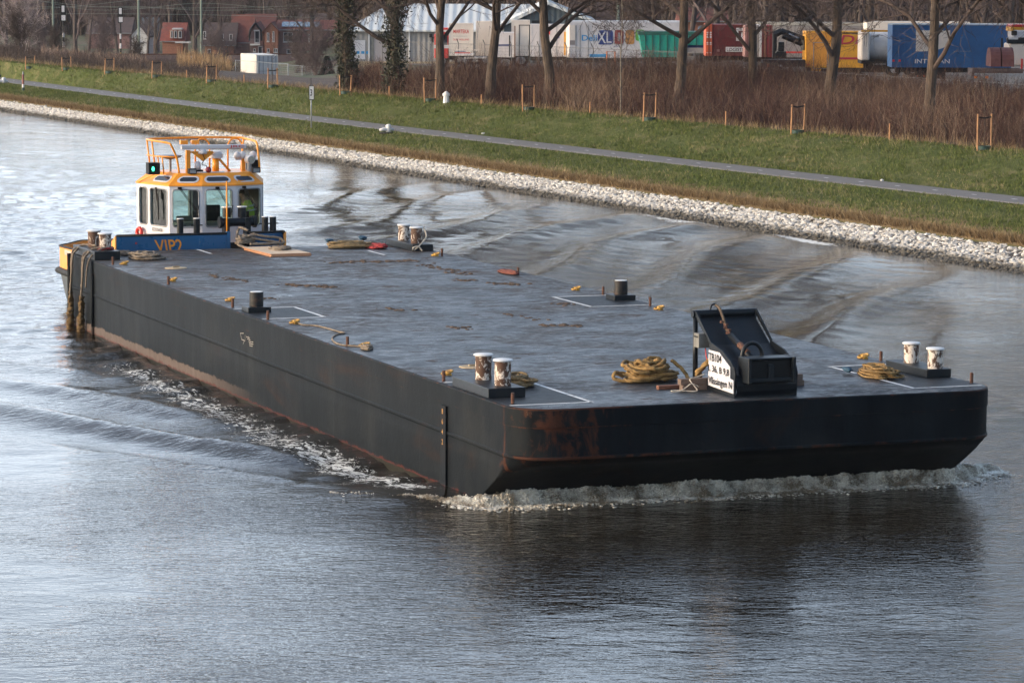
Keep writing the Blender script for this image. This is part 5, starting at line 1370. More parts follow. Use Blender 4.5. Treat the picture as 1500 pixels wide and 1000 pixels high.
def make_person():
    # standing at the right of the console, bent forward to his right (to the left of the picture)
    base = empty('person', (TX + 1.30, 36.25 + 1.75 + 1.25, 1.72), 0, 'crewman in a yellow high visibility jacket and dark trousers bending forward in the wheelhouse', 'person')
    J = [(0, 0, .92), (-.02, 0, 1.10), (-.08, -.02, 1.30), (-.17, -.05, 1.46), (-.24, -.08, 1.55), (-.29, -.10, 1.64), (-.32, -.11, 1.74),      # pelvis..head top
         (-.14, -.20, 1.42), (-.22, -.30, 1.22), (-.36, -.36, 1.10), (-.42, -.38, 1.06),                                                         # near arm
         (-.12, .14, 1.42), (-.14, .18, 1.18), (-.28, .05, 1.05), (-.34, .0, 1.02),                                                              # far arm
         (0, -.10, .86), (.02, -.11, .48), (.05, -.11, .08), (-.10, -.12, .035),
         (0, .10, .86), (.0, .11, .48), (.03, .11, .08), (-.12, .12, .035)]
    E = [(0, 1), (1, 2), (2, 3), (3, 4), (4, 5), (5, 6), (3, 7), (7, 8), (8, 9), (9, 10), (3, 11), (11, 12), (12, 13), (13, 14), (0, 15), (15, 16), (16, 17), (17, 18), (0, 19), (19, 20), (20, 21), (21, 22)]
    R = [.13, .125, .14, .10, .055, .085, .075, .065, .045, .034, .03, .065, .045, .034, .03, .085, .06, .045, .035, .085, .06, .045, .035]
    # fingers: a short chain each, thumb from the side of the palm
    for hnd in (10, 14):
        hx, hy, hz = J[hnd]
        palm = len(J); J.append((hx - .06, hy, hz - .01)); E.append((hnd, palm)); R.append(.026)
        for k_ in range(4):
            a = len(J); off = (k_ - 1.5) * .022; ln = (.03, .036, .034, .026)[k_]
            J.append((hx - .09, hy + off, hz - .012)); E.append((palm, a)); R.append(.010)
            J.append((hx - .09 - ln, hy + off * 1.1, hz - .03)); E.append((a, a + 1)); R.append(.009)
        a = len(J); J.append((hx - .05, hy + .045, hz - .015)); E.append((hnd, a)); R.append(.011)
        J.append((hx - .085, hy + .055, hz - .03)); E.append((a, a + 1)); R.append(.009)
    skin_body('body', J, E, R, M['skin'], base)
    # jacket over trunk and sleeves, trousers over the legs
    JJ = [J[i] for i in (0, 1, 2, 3, 7, 8, 9, 11, 12, 13)]
    skin_body('jacket', JJ, [(0, 1), (1, 2), (2, 3), (3, 4), (4, 5), (5, 6), (3, 7), (7, 8), (8, 9)], [.165, .165, .185, .14, .095, .075, .06, .095, .075, .06], M['hivis'], base)
    skin_body('trousers', [J[i] for i in (0, 15, 16, 17, 19, 20, 21)], [(0, 1), (1, 2), (2, 3), (0, 4), (4, 5), (5, 6)], [.16, .115, .085, .07, .115, .085, .07], M['navy_cloth'], base)
    mb = MB()
    for zc, xc in ((1.17, -.03), (1.30, -.08)):
        mb.tube([(xc + .195 * math.cos(a), -.01 + .195 * math.sin(a), zc + .03 * math.cos(a)) for a in np.linspace(0, 2 * PI, 21)[:-1]], .024, 6, closed=True)
    mb.build('reflective_band', M['reflective'], base, smooth=True)
    v, f = ico2(); v = v * np.array([.098, .09, .10]) + np.array([-.285, -.095, 1.70]); v[:, 2] = np.maximum(v[:, 2], 1.655)
    mesh_np('hair', v, f, M['hair'], base, smooth=True)
    hd = []
    for dy in (-.035, .035): hd.append((-.375, -.11 + dy, 1.665))
    mb = MB()
    for p_ in hd: mb.lathe([(.004, -.009), (.009, -.004), (.009, .004), (.004, .009)], p_, 8)
    mb.build('eyes', M['black_mat'], base, smooth=True)
    mb = MB(); mb.tube([(-.37, -.11, 1.665), (-.402, -.11, 1.638), (-.378, -.11, 1.628)], [.008, .014, .009], 7); mb.tube([(-.372, -.135, 1.605), (-.382, -.11, 1.603), (-.372, -.085, 1.605)], .006, 6)
    for s_ in (-1, 1): mb.tube([(-.285, -.10 + s_ * .088, 1.665), (-.28, -.10 + s_ * .098, 1.645), (-.288, -.10 + s_ * .09, 1.62)], [.01, .014, .008], 7)
    mb.build('face', M['skin'], base, smooth=True)
make_person()

# ------------------------------------------------------------------ things on the dike
def gz(x, y): return float(ground_z(np.array([float(x)]), np.array([float(y)]))[0])
def on_ground(u, v, z0):
    """walk the sight line to the land surface"""
    z = z0
    for _ in range(12):
        q = P(u, v, z); z = .5 * z + .5 * gz(q[0], q[1])
    return (q[0], q[1], gz(q[0], q[1]))
def on_crest(u, off=.15):
    """the point of the dike crest seen in column u"""
    r = ray(u, 200.0); lo, hi = 40.0, 400.0
    for _ in range(50):
        m_ = (lo + hi) / 2; q = CAM + r * m_
        if q[0] < float(f_crest(q[1])) - off: lo = m_
        else: hi = m_
    q = CAM + r * lo
    return (q[0], q[1], gz(q[0], q[1]))
bark = mat('bark', g(.095, .064, .043), g(.040, .029, .022), 5, .95, bump=.05, vec=(1, 1, .22), p=(.42, .58))
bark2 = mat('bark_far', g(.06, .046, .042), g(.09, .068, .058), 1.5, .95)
twig = mat('twigs', g(.075, .050, .040), g(.042, .030, .025), 2, .95)
twig_far = mat('twigs_far', g(.115, .082, .078), g(.075, .055, .054), 1, .95)  # lighter and purplish: distance haze put into the colour
pale_bark = mat('pale_bark', g(.20, .17, .13), g(.10, .08, .06), 6, .9)

sapl = [(1, 92, .85), (45, 96, .88), (99, 102, .88), (161, 107, 1.0), (230, 117, 1.02), (310, 122, 1.05), (400, 131, 1.12), (506, 138, 1.05), (630, 152, 1.25), (774, 163, 1.32), (951, 175, 1.36), (1168, 195, 1.32), (1442, 221, 1.45)]
names = ['at the left edge of the view', 'left of the first rail signal', 'just below the taller rail signal', 'below the second rail signal', 'left of the reeds', 'in front of the reeds', 'in front of the white container', 'beside the ivy clad tree', 'beside the white post',
         'below the white trailers', 'below the green skip', 'below the yellow box body', 'nearest the camera at the right edge']
def make_sapling(i, u, v, hh):
    q = on_crest(u)
    rnd = random.Random(100 + i)
    rt = empty('staked_sapling', q, YAW - math.atan((u - 750) / FPX) * 0 + 0, 'bare sapling between two stakes, ' + names[i], 'sapling', 'staked saplings along the dike')
    D = float(np.dot(np.array(q) - CAM, _F)); hw = (12.0 if u > 600 else (7 + u * .012)) * D / FPX
    hw = .32
    d = np.array([math.cos(YAW), -math.sin(YAW)])
    for s_ in (-1, 1):
        lx = rnd.uniform(-.05, .05)
        b = hh * rnd.uniform(.97, 1.05)
        pts = [(d[0] * s_ * hw, d[1] * s_ * hw, -.1), (d[0] * (s_ * hw + lx * .6), d[1] * (s_ * hw + lx), b * .5), (d[0] * (s_ * hw + lx), d[1] * (s_ * hw + lx), b)]
        MB().tube(smooth_path(pts, 4), .040, 8).build('stake', M['post_wood'], rt, smooth=True, auto=.8)
    MB().tube([(-d[0] * hw * 1.1, -d[1] * hw * 1.1, hh * .93), (0, 0, hh * .90), (d[0] * hw * 1.1, d[1] * hw * 1.1, hh * .94)], .03, 6).build('strap', M['rubber'], rt)
    MB().lathe([(.30, 0), (.31, .17), (.28, .17), (.27, .08)], (0, 0, -.02), 20).build('tub', M['green_plastic'], rt, smooth=True, auto=.6)
    top = 3.6 + rnd.uniform(-.3, .4)
    mb = MB(); mb.tube(smooth_path([(0, 0, 0), (rnd.uniform(-.04, .04), 0, 1.3), (rnd.uniform(-.08, .08), 0, 2.6), (0, 0, top)], 4), [.018] * 4 + [.013] * 5 + [.006] * 4, 6)
    for k_ in range(9):
        z = 1.7 + 1.8 * k_ / 9; a = rnd.uniform(0, 2 * PI); L = rnd.uniform(.35, .8)
        mb.tube([(0, 0, z), (L * .5 * math.cos(a), L * .5 * math.sin(a), z + L * .4), (L * math.cos(a), L * math.sin(a), z + L)], [.009, .007, .004], 4)
    mb.build('trunk', bark, rt, smooth=True)
for i, (u, v, hh) in enumerate(sapl): make_sapling(i, u, v, hh)
for (u, v, hh, lab) in ((274, 119, .75, 'left of the reeds'), (358, 125, .75, 'below the white container'), (570, 143, .8, 'between the two leftmost thicket saplings'), (705, 154, .75, 'right of the white post'),
                        (864, 163, .85, 'below the green skip end'), (1063, 180, .95, 'below the maroon container'), (1303, 203, 1.0, 'below the blue trailer')):
    q = on_crest(u, -.25)
    o = MB().cyl((0, 0, -.1), (0, 0, hh * .72), .038, .034, n=7).build('marker_stake', M['post_wood'], None, smooth=True, auto=.8)
    o.location = q; tag(o, 'short wooden stake at the edge of the thicket, ' + lab, 'stake', 'short wooden stakes along the dike')
# kilometre sign
q = on_ground(456, 188, 1.2)
ks = empty('kilometre_sign', q, 0, 'white waterway kilometre sign with a black 3 on a thin grey post', 'sign')
fx = np.array([math.cos(.12), -math.sin(.12)])
MB().cyl((0, 0, -.1), (0, 0, 2.35), .035, n=8).build('post', M['galv'], ks, smooth=True)
b = MB().box((0, -.06, 1.93), (.24, .03, .72), -.30).build('board', M['white_paint'], ks, bevel=.005)
mb = MB(); 
for c_, d_ in (((0, -.05, 2.30), (.29, .05, .035)), ((0, -.05, 1.56), (.29, .05, .035)), ((-.128, -.02, 1.93), (.03, .05, .74)), ((.128, -.095, 1.93), (.03, .05, .74))):
    mb.box(c_, d_, -.30)
mb.build('board_frame', M['rubber'], ks)
ca, sa = math.cos(-.30), math.sin(-.30)
def onb(x, z, y=-.08): return (x * ca - y * sa, x * sa + y * ca, z)
text_obj('lettering', '3', M['black_mat'], b, lambda a, b_: onb(-.055 + a * .11, 1.76 + b_ * .36))
MB().cyl((-.04, -.1, 2.32), (-.04, -.1, 2.75), .02, n=6).build('rod', M['rubber'], ks)
# white bollards beside the path
def quay_bollard(u, v, lab):
    q = on_ground(u, v, 1.2)
    rt = empty('path_bollard', q, 0, lab, 'bollard', 'white mooring bollards beside the path')
    MB().lathe([(.42, 0), (.42, .05), (.16, .08)], (0, 0, -.02), 18).build('foot', M['rubber'], rt, smooth=True, auto=.6)
    MB().lathe([(.15, 0), (.13, .18), (.12, .25), (.16, .34), (.10, .42), (.03, .44)], (.08, 0, .03), 16).build('post', M['white_paint'], rt, smooth=True)
    MB().tube([(-.42, 0, .16), (-.2, 0, .20), (.1, 0, .20), (.38, 0, .17)], [.06, .10, .10, .06], 10).build('horn', M['white_paint'], rt, smooth=True)
quay_bollard(567, 195, 'white mooring bollard beside the path, right of the kilometre sign')
quay_bollard(4, 123, 'white mooring bollard beside the path at the left edge of the view')
q = on_ground(34, 133, 1.2)
rt = empty('marker_post', q, 0, 'slim red and white banded marker post below the path at far left', 'marker post')
MB().cyl((0, 0, -.1), (0, 0, .22), .10, n=10).build('green_foot', M['green_plastic'], rt, smooth=True, auto=.6)
MB().cyl((0, 0, .22), (0, 0, .45), .085, n=10).build('white_band', M['white_paint'], rt, smooth=True, auto=.6)
MB().cyl((0, 0, .45), (0, 0, 1.12), .08, n=10).build('shaft', mat('marker_red', g(.17, .05, .055), g(.25, .1, .08), 9), rt, smooth=True, auto=.6)
MB().cyl((0, 0, 1.12), (0, 0, 1.32), .06, .03, n=10).build('grey_top', M['grey_metal'], rt, smooth=True, auto=.6)
q = on_crest(653.5)
rt = empty('white_post', q, 0, 'squat white concrete post with a domed cap on the dike', 'post')
MB().lathe([(.19, 0), (.16, .35), (.15, .40)], (0, 0, -.03), 8).build('shaft', M['white_paint'], rt)
MB().lathe([(.21, 0), (.21, .12), (.12, .17), (.07, .24), (.02, .25)], (0, 0, .37), 10).build('cap', M['white_paint'], rt)
for (u, v, lab) in ((708, 197, 'white scrap of litter on the path edge'), (1292, 266, 'white scrap of litter in the grass above the path'), (870, 165, 'pale stone at the foot of the thicket'), (1358, 341, 'small green and white can among the stones')):
    q = on_ground(u, v, 1.2); rr_ = np.random.default_rng(u); v_, f_ = ico(); v_ = v_ * (1 + rr_.uniform(-.3, .3, (12, 1))) * np.array([.10, .08, .05]) + np.array(q) + np.array([0, 0, .05])
    tag(mesh_np('litter', v_, f_, M['white_paint']), lab, 'litter')

# ------------------------------------------------------------------ trees
class TB:
    """limbs as tubes, finest twigs as narrow blades"""
    def __init__(s): s.v = []; s.f = []; s.n = 0; s.r0 = []; s.r1 = []; s.rw = []
    def tube(s, pts, rs, n):
        P_ = np.array(pts); k = len(P_)
        t = np.gradient(P_, axis=0); t /= np.linalg.norm(t, axis=1, keepdims=True) + 1e-9
        ref = np.array([.31, .17, .93]) if abs(t[0][2]) < .8 else np.array([.97, .2, .1])
        a = np.cross(t, ref); a /= np.linalg.norm(a, axis=1, keepdims=True) + 1e-9; b = np.cross(t, a)
        an = 2 * PI * np.arange(n) / n
        V = P_[:, None] + (a[:, None] * np.cos(an)[None, :, None] + b[:, None] * np.sin(an)[None, :, None]) * np.array(rs)[:, None, None]
        i = np.arange(k - 1)[:, None]; j = np.arange(n)[None, :]; j2 = (j + 1) % n
        F = np.stack([i * n + j, i * n + j2, (i + 1) * n + j2, (i + 1) * n + j], -1).reshape(-1, 4) + s.n
        s.v.append(V.reshape(-1, 3)); s.f.append(F); s.n += k * n
    def blade(s, a, b, w): s.r0.append(a); s.r1.append(b); s.rw.append(w)
    def build(s, name, m, parent, rng):
        if s.r0:
            w = np.array(s.rw); v, f = ribbons(np.array(s.r0), np.array(s.r1), w, w * .5, rng)
            s.v.append(v); s.f.append(f + s.n); s.n += len(v)
        return mesh_np(name, np.concatenate(s.v), np.concatenate(s.f), m, parent, smooth=False)
def rot_away(d, ang, rng):
    r = rng.normal(size=3); p = np.cross(d, r); p /= np.linalg.norm(p); return d * math.cos(ang) + p * math.sin(ang)
def grow(tb, p, d, L, r, lev, rng, cfg):
    nseg = cfg['seg'][lev]; pts = [p]; rs = [r]; dirs = [d]
    for i in range(nseg):
        d = d + rng.normal(0, cfg['wig'][lev], 3); d[2] += cfg['up'][lev]; d /= np.linalg.norm(d)
        pts.append(pts[-1] + d * L / nseg); rs.append(r * (1 - (1 - cfg['tap']) * (i + 1) / nseg)); dirs.append(d)
    last = lev == cfg['levels'] - 1
    if last:
        for i in range(nseg): tb.blade(pts[i], pts[i + 1], max(r * 2 * (1 - .3 * i), .022))
        return
    tb.tube(pts, rs, cfg['sides'][lev])
    nc = cfg['kids'][lev]
    for k in range(nc):
        t = cfg['t0'][lev] + (1 - cfg['t0'][lev]) * (k + rng.random()) / nc
        i = min(int(t * nseg), nseg - 1); fr = t * nseg - i
        q = pts[i] * (1 - fr) + pts[i + 1] * fr; rr = rs[i] * (1 - fr) + rs[i + 1] * fr
        nd = rot_away(dirs[i + 1], rng.uniform(*cfg['ang'][lev]), rng)
        if lev == 0 and nd[2] < cfg.get('minz', -.1): nd[2] = abs(nd[2]) * .5 + cfg.get('minz', -.1); nd /= np.linalg.norm(nd)
        grow(tb, q, nd, L * cfg['len'][lev] * rng.uniform(.7, 1.15) * (1.15 - .5 * t), min(rr * .9, max(rr * cfg['rr'][lev], .004)), lev + 1, rng, cfg)
def tree_proto(name, seed, H, r, cfg, ivy=0.0, mb_=None, mt=None):
    rng = np.random.default_rng(seed)
    root = bpy.data.objects.new(name, None); root.empty_display_size = .5; C.objects.link(root)
    tr = TB(); cr = TB(); nseg = cfg['seg'][0]; p = np.array([0, 0, -.3]); d = np.array([rng.normal(0, .04), rng.normal(0, .04), 1.]); d /= np.linalg.norm(d)
    pts = [p]; rs = [r * 1.25]; dirs = [d]
    for i in range(nseg):
        d = d + rng.normal(0, cfg['wig'][0], 3); d[2] += .1; d /= np.linalg.norm(d)
        pts.append(pts[-1] + d * H / nseg); rs.append(r * (1 - .93 * ((i + 1) / nseg) ** 1.15)); dirs.append(d)
    tr.tube(pts, rs, cfg['sides'][0])
    nc = cfg['kids'][0]
    for k in range(nc):
        t = cfg['t0'][0] + (.97 - cfg['t0'][0]) * (k + rng.random() * .8) / nc
        i = min(int(t * nseg), nseg - 1); fr = t * nseg - i
        q = pts[i] * (1 - fr) + pts[i + 1] * fr; rr = rs[i] * (1 - fr) + rs[i + 1] * fr
        nd = rot_away(dirs[i + 1], rng.uniform(*cfg['ang'][0]), rng)
        if nd[2] < cfg['minz']: nd[2] = cfg['minz'] + rng.uniform(0, .3); nd /= np.linalg.norm(nd)
        grow(cr, q, nd, H * cfg['len'][0] * rng.uniform(.75, 1.15) * (1.15 - .55 * t), rr * cfg['rr'][0], 1, rng, cfg)
    tr.build('trunk', mb_ or bark, root, rng); cr.build('crown', mt or twig, root, rng)
    if ivy:
        n = 3400; zz = rng.uniform(.2, ivy, n); a = rng.uniform(0, 2 * PI, n)
        cx = np.interp(zz, [q[2] for q in pts], [q[0] for q in pts]); cy = np.interp(zz, [q[2] for q in pts], [q[1] for q in pts])
        rr = r * 1.1 + np.abs(rng.normal(0, .20, n)) * (1 + .5 * np.sin(zz * 2.1 + a))
        p0 = np.stack([cx + rr * np.cos(a), cy + rr * np.sin(a), zz], 1); p1 = p0 + rng.normal(0, .07, (n, 3)); w = rng.uniform(.05, .11, n)
        v, f = ribbons(p0, p1, w, w, rng); mesh_np('ivy', v, f, mat('ivy_leaves', g(.020, .026, .012), g(.050, .046, .024), 3, .7), root)
    return root
CFG = dict(levels=5, seg=[9, 7, 5, 3, 2], wig=[.06, .14, .16, .2, .25], up=[.1, .05, .04, .03, 0], tap=.25, sides=[12, 7, 5, 3, 0], kids=[20, 9, 9, 12], t0=[.17, .2, .15, .1],
           ang=[(.6, 1.2), (.5, 1.0), (.5, 1.1), (.5, 1.2)], len=[.44, .54, .56, .62], rr=[.50, .50, .45, .45], minz=.12)
FAR = dict(CFG, kids=[17, 8, 8, 6], ang=[(.35, .75), (.35, .8), (.4, .9), (.5, 1.2)], len=[.5, .5, .5, .6], t0=[.12, .15, .1, .1], minz=.35, sides=[8, 5, 4, 3, 0], rr=[.5, .5, .5, .7])
BUSHY = dict(CFG, kids=[26, 9, 8, 6], seg=[6, 5, 4, 3, 2], ang=[(.25, .8), (.35, .8), (.4, .9), (.5, 1.2)], len=[.62, .5, .5, .6], t0=[.02, .1, .1, .1], minz=.3, sides=[7, 5, 4, 3, 0], rr=[.6, .55, .5, .8])
big = [tree_proto('canal_tree', 11, 19.5, .27, CFG), tree_proto('canal_tree', 23, 20.5, .29, CFG), tree_proto('canal_tree', 37, 19.0, .30, CFG)]
ivyt = tree_proto('ivy_clad_tree', 41, 18.0, .30, CFG, ivy=6.0)
far_ = [tree_proto('bare_tree', 51, 15.0, .24, FAR, mb_=bark2, mt=twig_far), tree_proto('bare_tree', 52, 17.0, .26, FAR, mb_=bark2, mt=twig_far), tree_proto('bare_tree', 53, 12.5, .2, FAR, mb_=bark2, mt=twig_far)]
bush = [tree_proto('bare_bush', 61, 5.0, .07, BUSHY, mb_=bark2, mt=twig_far), tree_proto('bare_bush', 62, 4.2, .06, BUSHY, mb_=bark2, mt=twig)]
protos = {id(o): False for o in big + [ivyt] + far_ + bush}
kidcache = {}
def place(proto, loc, rz, s=1.0, label='', cat='tree', group=None):
    if not protos[id(proto)]:
        o = proto; protos[id(proto)] = True; kidcache[id(proto)] = children(proto)
    else: o = copy_tree(proto, None, kidcache[id(proto)])
    o.location = [float(c) for c in loc]; o.rotation_euler = (0, 0, rz); o.scale = (s, s, s)
    tag(o, label, cat, group); return o
def behind(u, D):
    q = CAM + ray(u, 100.0) * D; return (q[0], q[1], gz(q[0], q[1]))
row = [(510, 206, ivyt, 1.0, 1.0, 'ivy clad tree left of the grey shed window'), (577, 201, ivyt, 2.6, 1.0, 'ivy clad tree right of the grey shed window'),
       (643, 196, big[0], .5, 1.0, 'bare tree in front of the red lorry cab'), (717, 192, big[1], 2.2, .97, 'bare tree between the first white trailers'),
       (804, 187, big[2], 4.4, 1.0, 'bare tree just left of the lettered white trailer'), (990, 181, big[1], 1.2, 1.0, 'bare tree in front of the green skip'),
       (1105, 190, big[0], 3.3, 1.0, 'bare tree in front of the rusty container end'), (1217, 178, big[2], 1.5, 1.05, 'bare tree in front of the yellow box body'),
       (1358, 160, big[0], 5.2, 1.0, 'bare tree with a thick trunk in front of the blue trailer'), (1545, 152, big[1], 2.9, 1.0, 'bare tree at the right edge, only its limbs in view')]
for u, D, pr, rz, s, lab in row: place(pr, behind(u, D), rz, s, lab, 'tree', 'row of trees in the thicket')
for k_, yy in enumerate((66, 56, 46, 36, 25, 14, 2, -12)):
    xx_ = float(f_crest(yy)) + 11 + (k_ % 3) * 3.5
    place(big[k_ % 3], (xx_, yy, gz(xx_, yy)), k_ * 1.3, 1.0, 'bare tree of the canal row beyond the right edge', 'tree', 'row of trees beyond the right edge')
# slim pale birch in the thicket
bt = tree_proto('birch', 71, 8.0, .045, dict(CFG, kids=[14, 6, 5, 5], len=[.3, .5, .5, .5]), mb_=pale_bark, mt=twig); protos[id(bt)] = False
place(bt, behind(910, 176), .3, 1.0, 'slim pale birch standing in the thicket before the lettered trailer', 'tree')
# twigs of the thicket: one mass
def thicket(name, pts_xy, h0, h1, rng, m, label, w=.022, side=4, tilt=.28, cat='thicket'):
    x, y = pts_xy[:, 0], pts_xy[:, 1]; keep = rng.random(len(x)) < .25 + 1.3 * vnoise(x, y, 21, .45); x, y = x[keep], y[keep]; n = len(x); z = ground_z(x, y)
    hk = h1 if not callable(h1) else h1(x, y)
    h = rng.uniform(.45, 1.0, n) * hk * (.62 + .62 * vnoise(x, y, 22, .30)) + h0 * .3
    p0 = np.stack([x, y, z - .05], 1)
    d = rng.normal(0, tilt, (n, 3)); d[:, 2] = 1; d /= np.linalg.norm(d, axis=1, keepdims=True)
    d2 = d + rng.normal(0, tilt * .8, (n, 3)); d2 /= np.linalg.norm(d2, axis=1, keepdims=True)
    p1 = p0 + d * h[:, None] * .5; p2 = p1 + d2 * h[:, None] * .5
    W = np.full(n, w)
    A = [(p0, p1, W, W * .7), (p1, p2, W * .7, W * .3)]
    for k in range(side):
        t = rng.uniform(.2, 1, (n, 1)); q = np.where(t < .5, p0 + (p1 - p0) * t * 2, p1 + (p2 - p1) * (t * 2 - 1))
        dd = d + rng.normal(0, .6, (n, 3)); dd[:, 2] = np.abs(dd[:, 2]); L = h[:, None] * rng.uniform(.15, .38, (n, 1))
        A.append((q, q + dd / np.linalg.norm(dd, axis=1, keepdims=True) * L, W * .5, W * .25))
    V = []; F = []; R = []; b = 0; rn = np.clip(.48 + 1.1 * (vnoise(x, y, 51, .28) - .5) + rng.normal(0, .22, n), 0, 1)
    for a in A:
        v, f = ribbons(*a, rng); V.append(v); F.append(f + b); b += len(v); R.append(np.repeat(rn, 4))
    o = mesh_np(name, np.concatenate(V), np.concatenate(F), m, attrs={'rnd': np.concatenate(R)}); tag(o, label, cat, kind='stuff')
M['stem'] = blade_mat('bare_stems', [(0, g(.038, .021, .019)), (.5, g(.080, .045, .037)), (.85, g(.135, .085, .062)), (1, g(.24, .17, .12))])
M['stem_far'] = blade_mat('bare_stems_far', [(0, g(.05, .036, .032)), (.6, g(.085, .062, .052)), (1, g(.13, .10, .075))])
M['reed_pale'] = blade_mat('reed_stems_faded', [(0, g(.12, .08, .06)), (.6, g(.20, .14, .11)), (1, g(.28, .21, .17))])
M['reed'] = blade_mat('reed_stems', [(0, g(.22, .13, .065)), (.6, g(.36, .24, .13)), (1, g(.48, .36, .22))])
rng = np.random.default_rng(77)
n = 92000
u = rng.uniform(505, 1640, n); t = rng.random(n) ** .85
y = np.where(rng.random(n) < .8, rng.uniform(55, 150, n), rng.uniform(-10, 60, n)); off = .7 + t * 26
x = f_crest(y) + off
ang = np.degrees(np.arctan2(x - CAM[0], y - CAM[1])); ok = (ang > 17.7)
thicket('thicket', np.stack([x, y], 1)[ok], .7, (lambda x, y: 1.7 + .75 * sstep(5, 13, x - f_crest(y)) + 1.1 * np.exp(-((x - f_crest(y) - 4) / 3.0) ** 2) * (vnoise(x, y, 31, .22) > .62)), rng, M['stem'], 'dense reddish brown thicket of bare stems between the dike and the yard', w=.018, side=5, tilt=.36)
# scrub on the low side: behind the crest on the left, along the railway, reeds
def region(u0, u1, D0, D1, n, pw=1.0):
    uu = rng.uniform(u0, u1, n); DD = D0 + (D1 - D0) * rng.random(n) ** pw
    q = np.stack([CAM + ray(a, 100.0) * d for a, d in zip(uu, DD)]); return q[:, :2]
n = 9000; y = rng.uniform(140, 260, n); x = f_crest(y) + rng.uniform(.8, 9, n)
ang = np.degrees(np.arctan2(x - CAM[0], y - CAM[1])); ok = (ang < 15.6)
thicket('scrub', np.stack([x, y], 1)[ok], .4, 1.0, rng, M['stem_far'], 'low tangled scrub behind the dike at the left', w=.03, side=3, tilt=.4)
thicket('railway_scrub', region(-60, 355, 330, 412, 9000), .5, 1.15, rng, M['stem_far'], 'brown scrub below the railway', w=.04, side=4, tilt=.4)
thicket('railway_scrub', region(435, 560, 370, 412, 3500), .5, 1.2, rng, M['stem_far'], 'brown scrub behind the mesh fence', w=.04, side=4, tilt=.4)
thicket('reeds', region(262, 336, 318, 356, 3200), .9, 2.0, rng, M['reed'], 'pale golden reeds left of the white container', w=.05, side=1, tilt=.12, cat='reeds')
thicket('reeds', region(60, 215, 300, 350, 2600), .5, 1.0, rng, M['reed_pale'], 'faded reeds below the rail signals', w=.045, side=1, tilt=.18, cat='reeds')
n = 1500
thicket('shed_bush', region(536, 560, 236, 262, 260), .5, 1.1, rng, M['stem'], 'twiggy bush in front of the shed plinth', w=.025, side=5, tilt=.45, cat='bush')
# bushes
for i, (u, D, k_, s, lab) in enumerate(((150, 345, 0, .75, 'dark round bush below the second rail signal'), (82, 350, 1, .7, 'reddish bush left of the taller rail signal'), (195, 365, 1, .7, 'bush right of the second rail signal'), (60, 400, 0, .9, 'bush behind the blossom tree'),
                                        (465, 300, 0, .9, 'bush by the dark conifer'), (440, 395, 1, .9, 'bush behind the wire gate'), (30, 330, 1, .9, 'low bush at the left edge'), (322, 395, 0, .8, 'bush behind the reeds'))):
    place(bush[k_], behind(u, D), i * 1.1, s, lab, 'bush', 'bare bushes on the low ground')
# blossom tree at far left
bl = tree_proto('blossom_tree', 81, 6.0, .10, dict(BUSHY, kids=[26, 9, 7, 4]), mb_=bark2, mt=mat('blossom_twigs', g(.42, .34, .32), g(.16, .12, .11), 1.2, .9, p=(.42, .58))); protos[id(bl)] = False
place(bl, behind(36, 352), 0, 1.12, 'pale pink blossom tree at the far left', 'tree')
# conifer
rngc = np.random.default_rng(4); rt = empty('conifer', behind(479, 330), 0, 'small dark green conifer beside the wire fence', 'tree')
MB().cyl((0, 0, -.2), (0, 0, 2.6), .09, .03, n=7).build('trunk', bark2, rt)
n = 3800; zz = rngc.uniform(.1, 3.0, n); rr = (1 - zz / 3.1) * 1.05 * rngc.uniform(.45, 1.08, n) + .05; a = rngc.uniform(0, 2 * PI, n)
p0 = np.stack([rr * np.cos(a), rr * np.sin(a), zz], 1); p1 = p0 * np.array([1.12, 1.12, 1]) + np.stack([np.cos(a) * .12, np.sin(a) * .12, rngc.uniform(-.1, .12, n)], 1); w = rngc.uniform(.05, .10, n)
v, f = ribbons(p0, p1, w, w * .5, rngc); mesh_np('crown', v, f, mat('conifer_green', g(.008, .020, .012), g(.016, .034, .02), 3, .8), rt)
# bare trees behind the yard and among the houses
specs = []
r3 = random.Random(31)
for i, (u, D) in enumerate([(-70, 440), (8, 395), (62, 470), (112, 455), (130, 505), (172, 480), (215, 452), (228, 470), (285, 462), (322, 470), (352, 500), (420, 535), (458, 474), (480, 500), (548, 470), (590, 430), (612, 500), (655, 420), (700, 440), (745, 415),
                            (865, 330), (930, 318), (960, 345), (1010, 330), (1050, 312), (1095, 322), (1140, 306), (1180, 318), (1235, 308), (1275, 316), (1330, 300), (1385, 310), (1425, 296), (1475, 304), (1530, 292), (895, 380), (985, 390), (1075, 372), (1160, 380), (1255, 368), (780, 340), (820, 355), (1120, 345), (1190, 352), (1290, 340), (1400, 335), (1440, 325), (1500, 330), (1600, 300), (1680, 290), (1760, 285), (1850, 280), (1960, 270), (2080, 265), (850, 400), (940, 420), (1040, 410), (1350, 362), (1450, 356), (1560, 350), (30, 500), (-30, 430), (250, 540), (390, 570), (1120, 300), (1310, 305), (1210, 345)]):
    pr = far_[r3.randrange(3)]
    place(pr, behind(u, D), r3.uniform(0, 6.28), r3.uniform(.95, 1.45), '%s bare tree %s' % (('tall', 'broad', 'slender')[far_.index(pr)], 'behind the lorry yard' if u > 560 else 'among the houses beyond the railway'), 'tree', 'bare trees behind the yard' if u > 560 else 'bare trees among the houses')
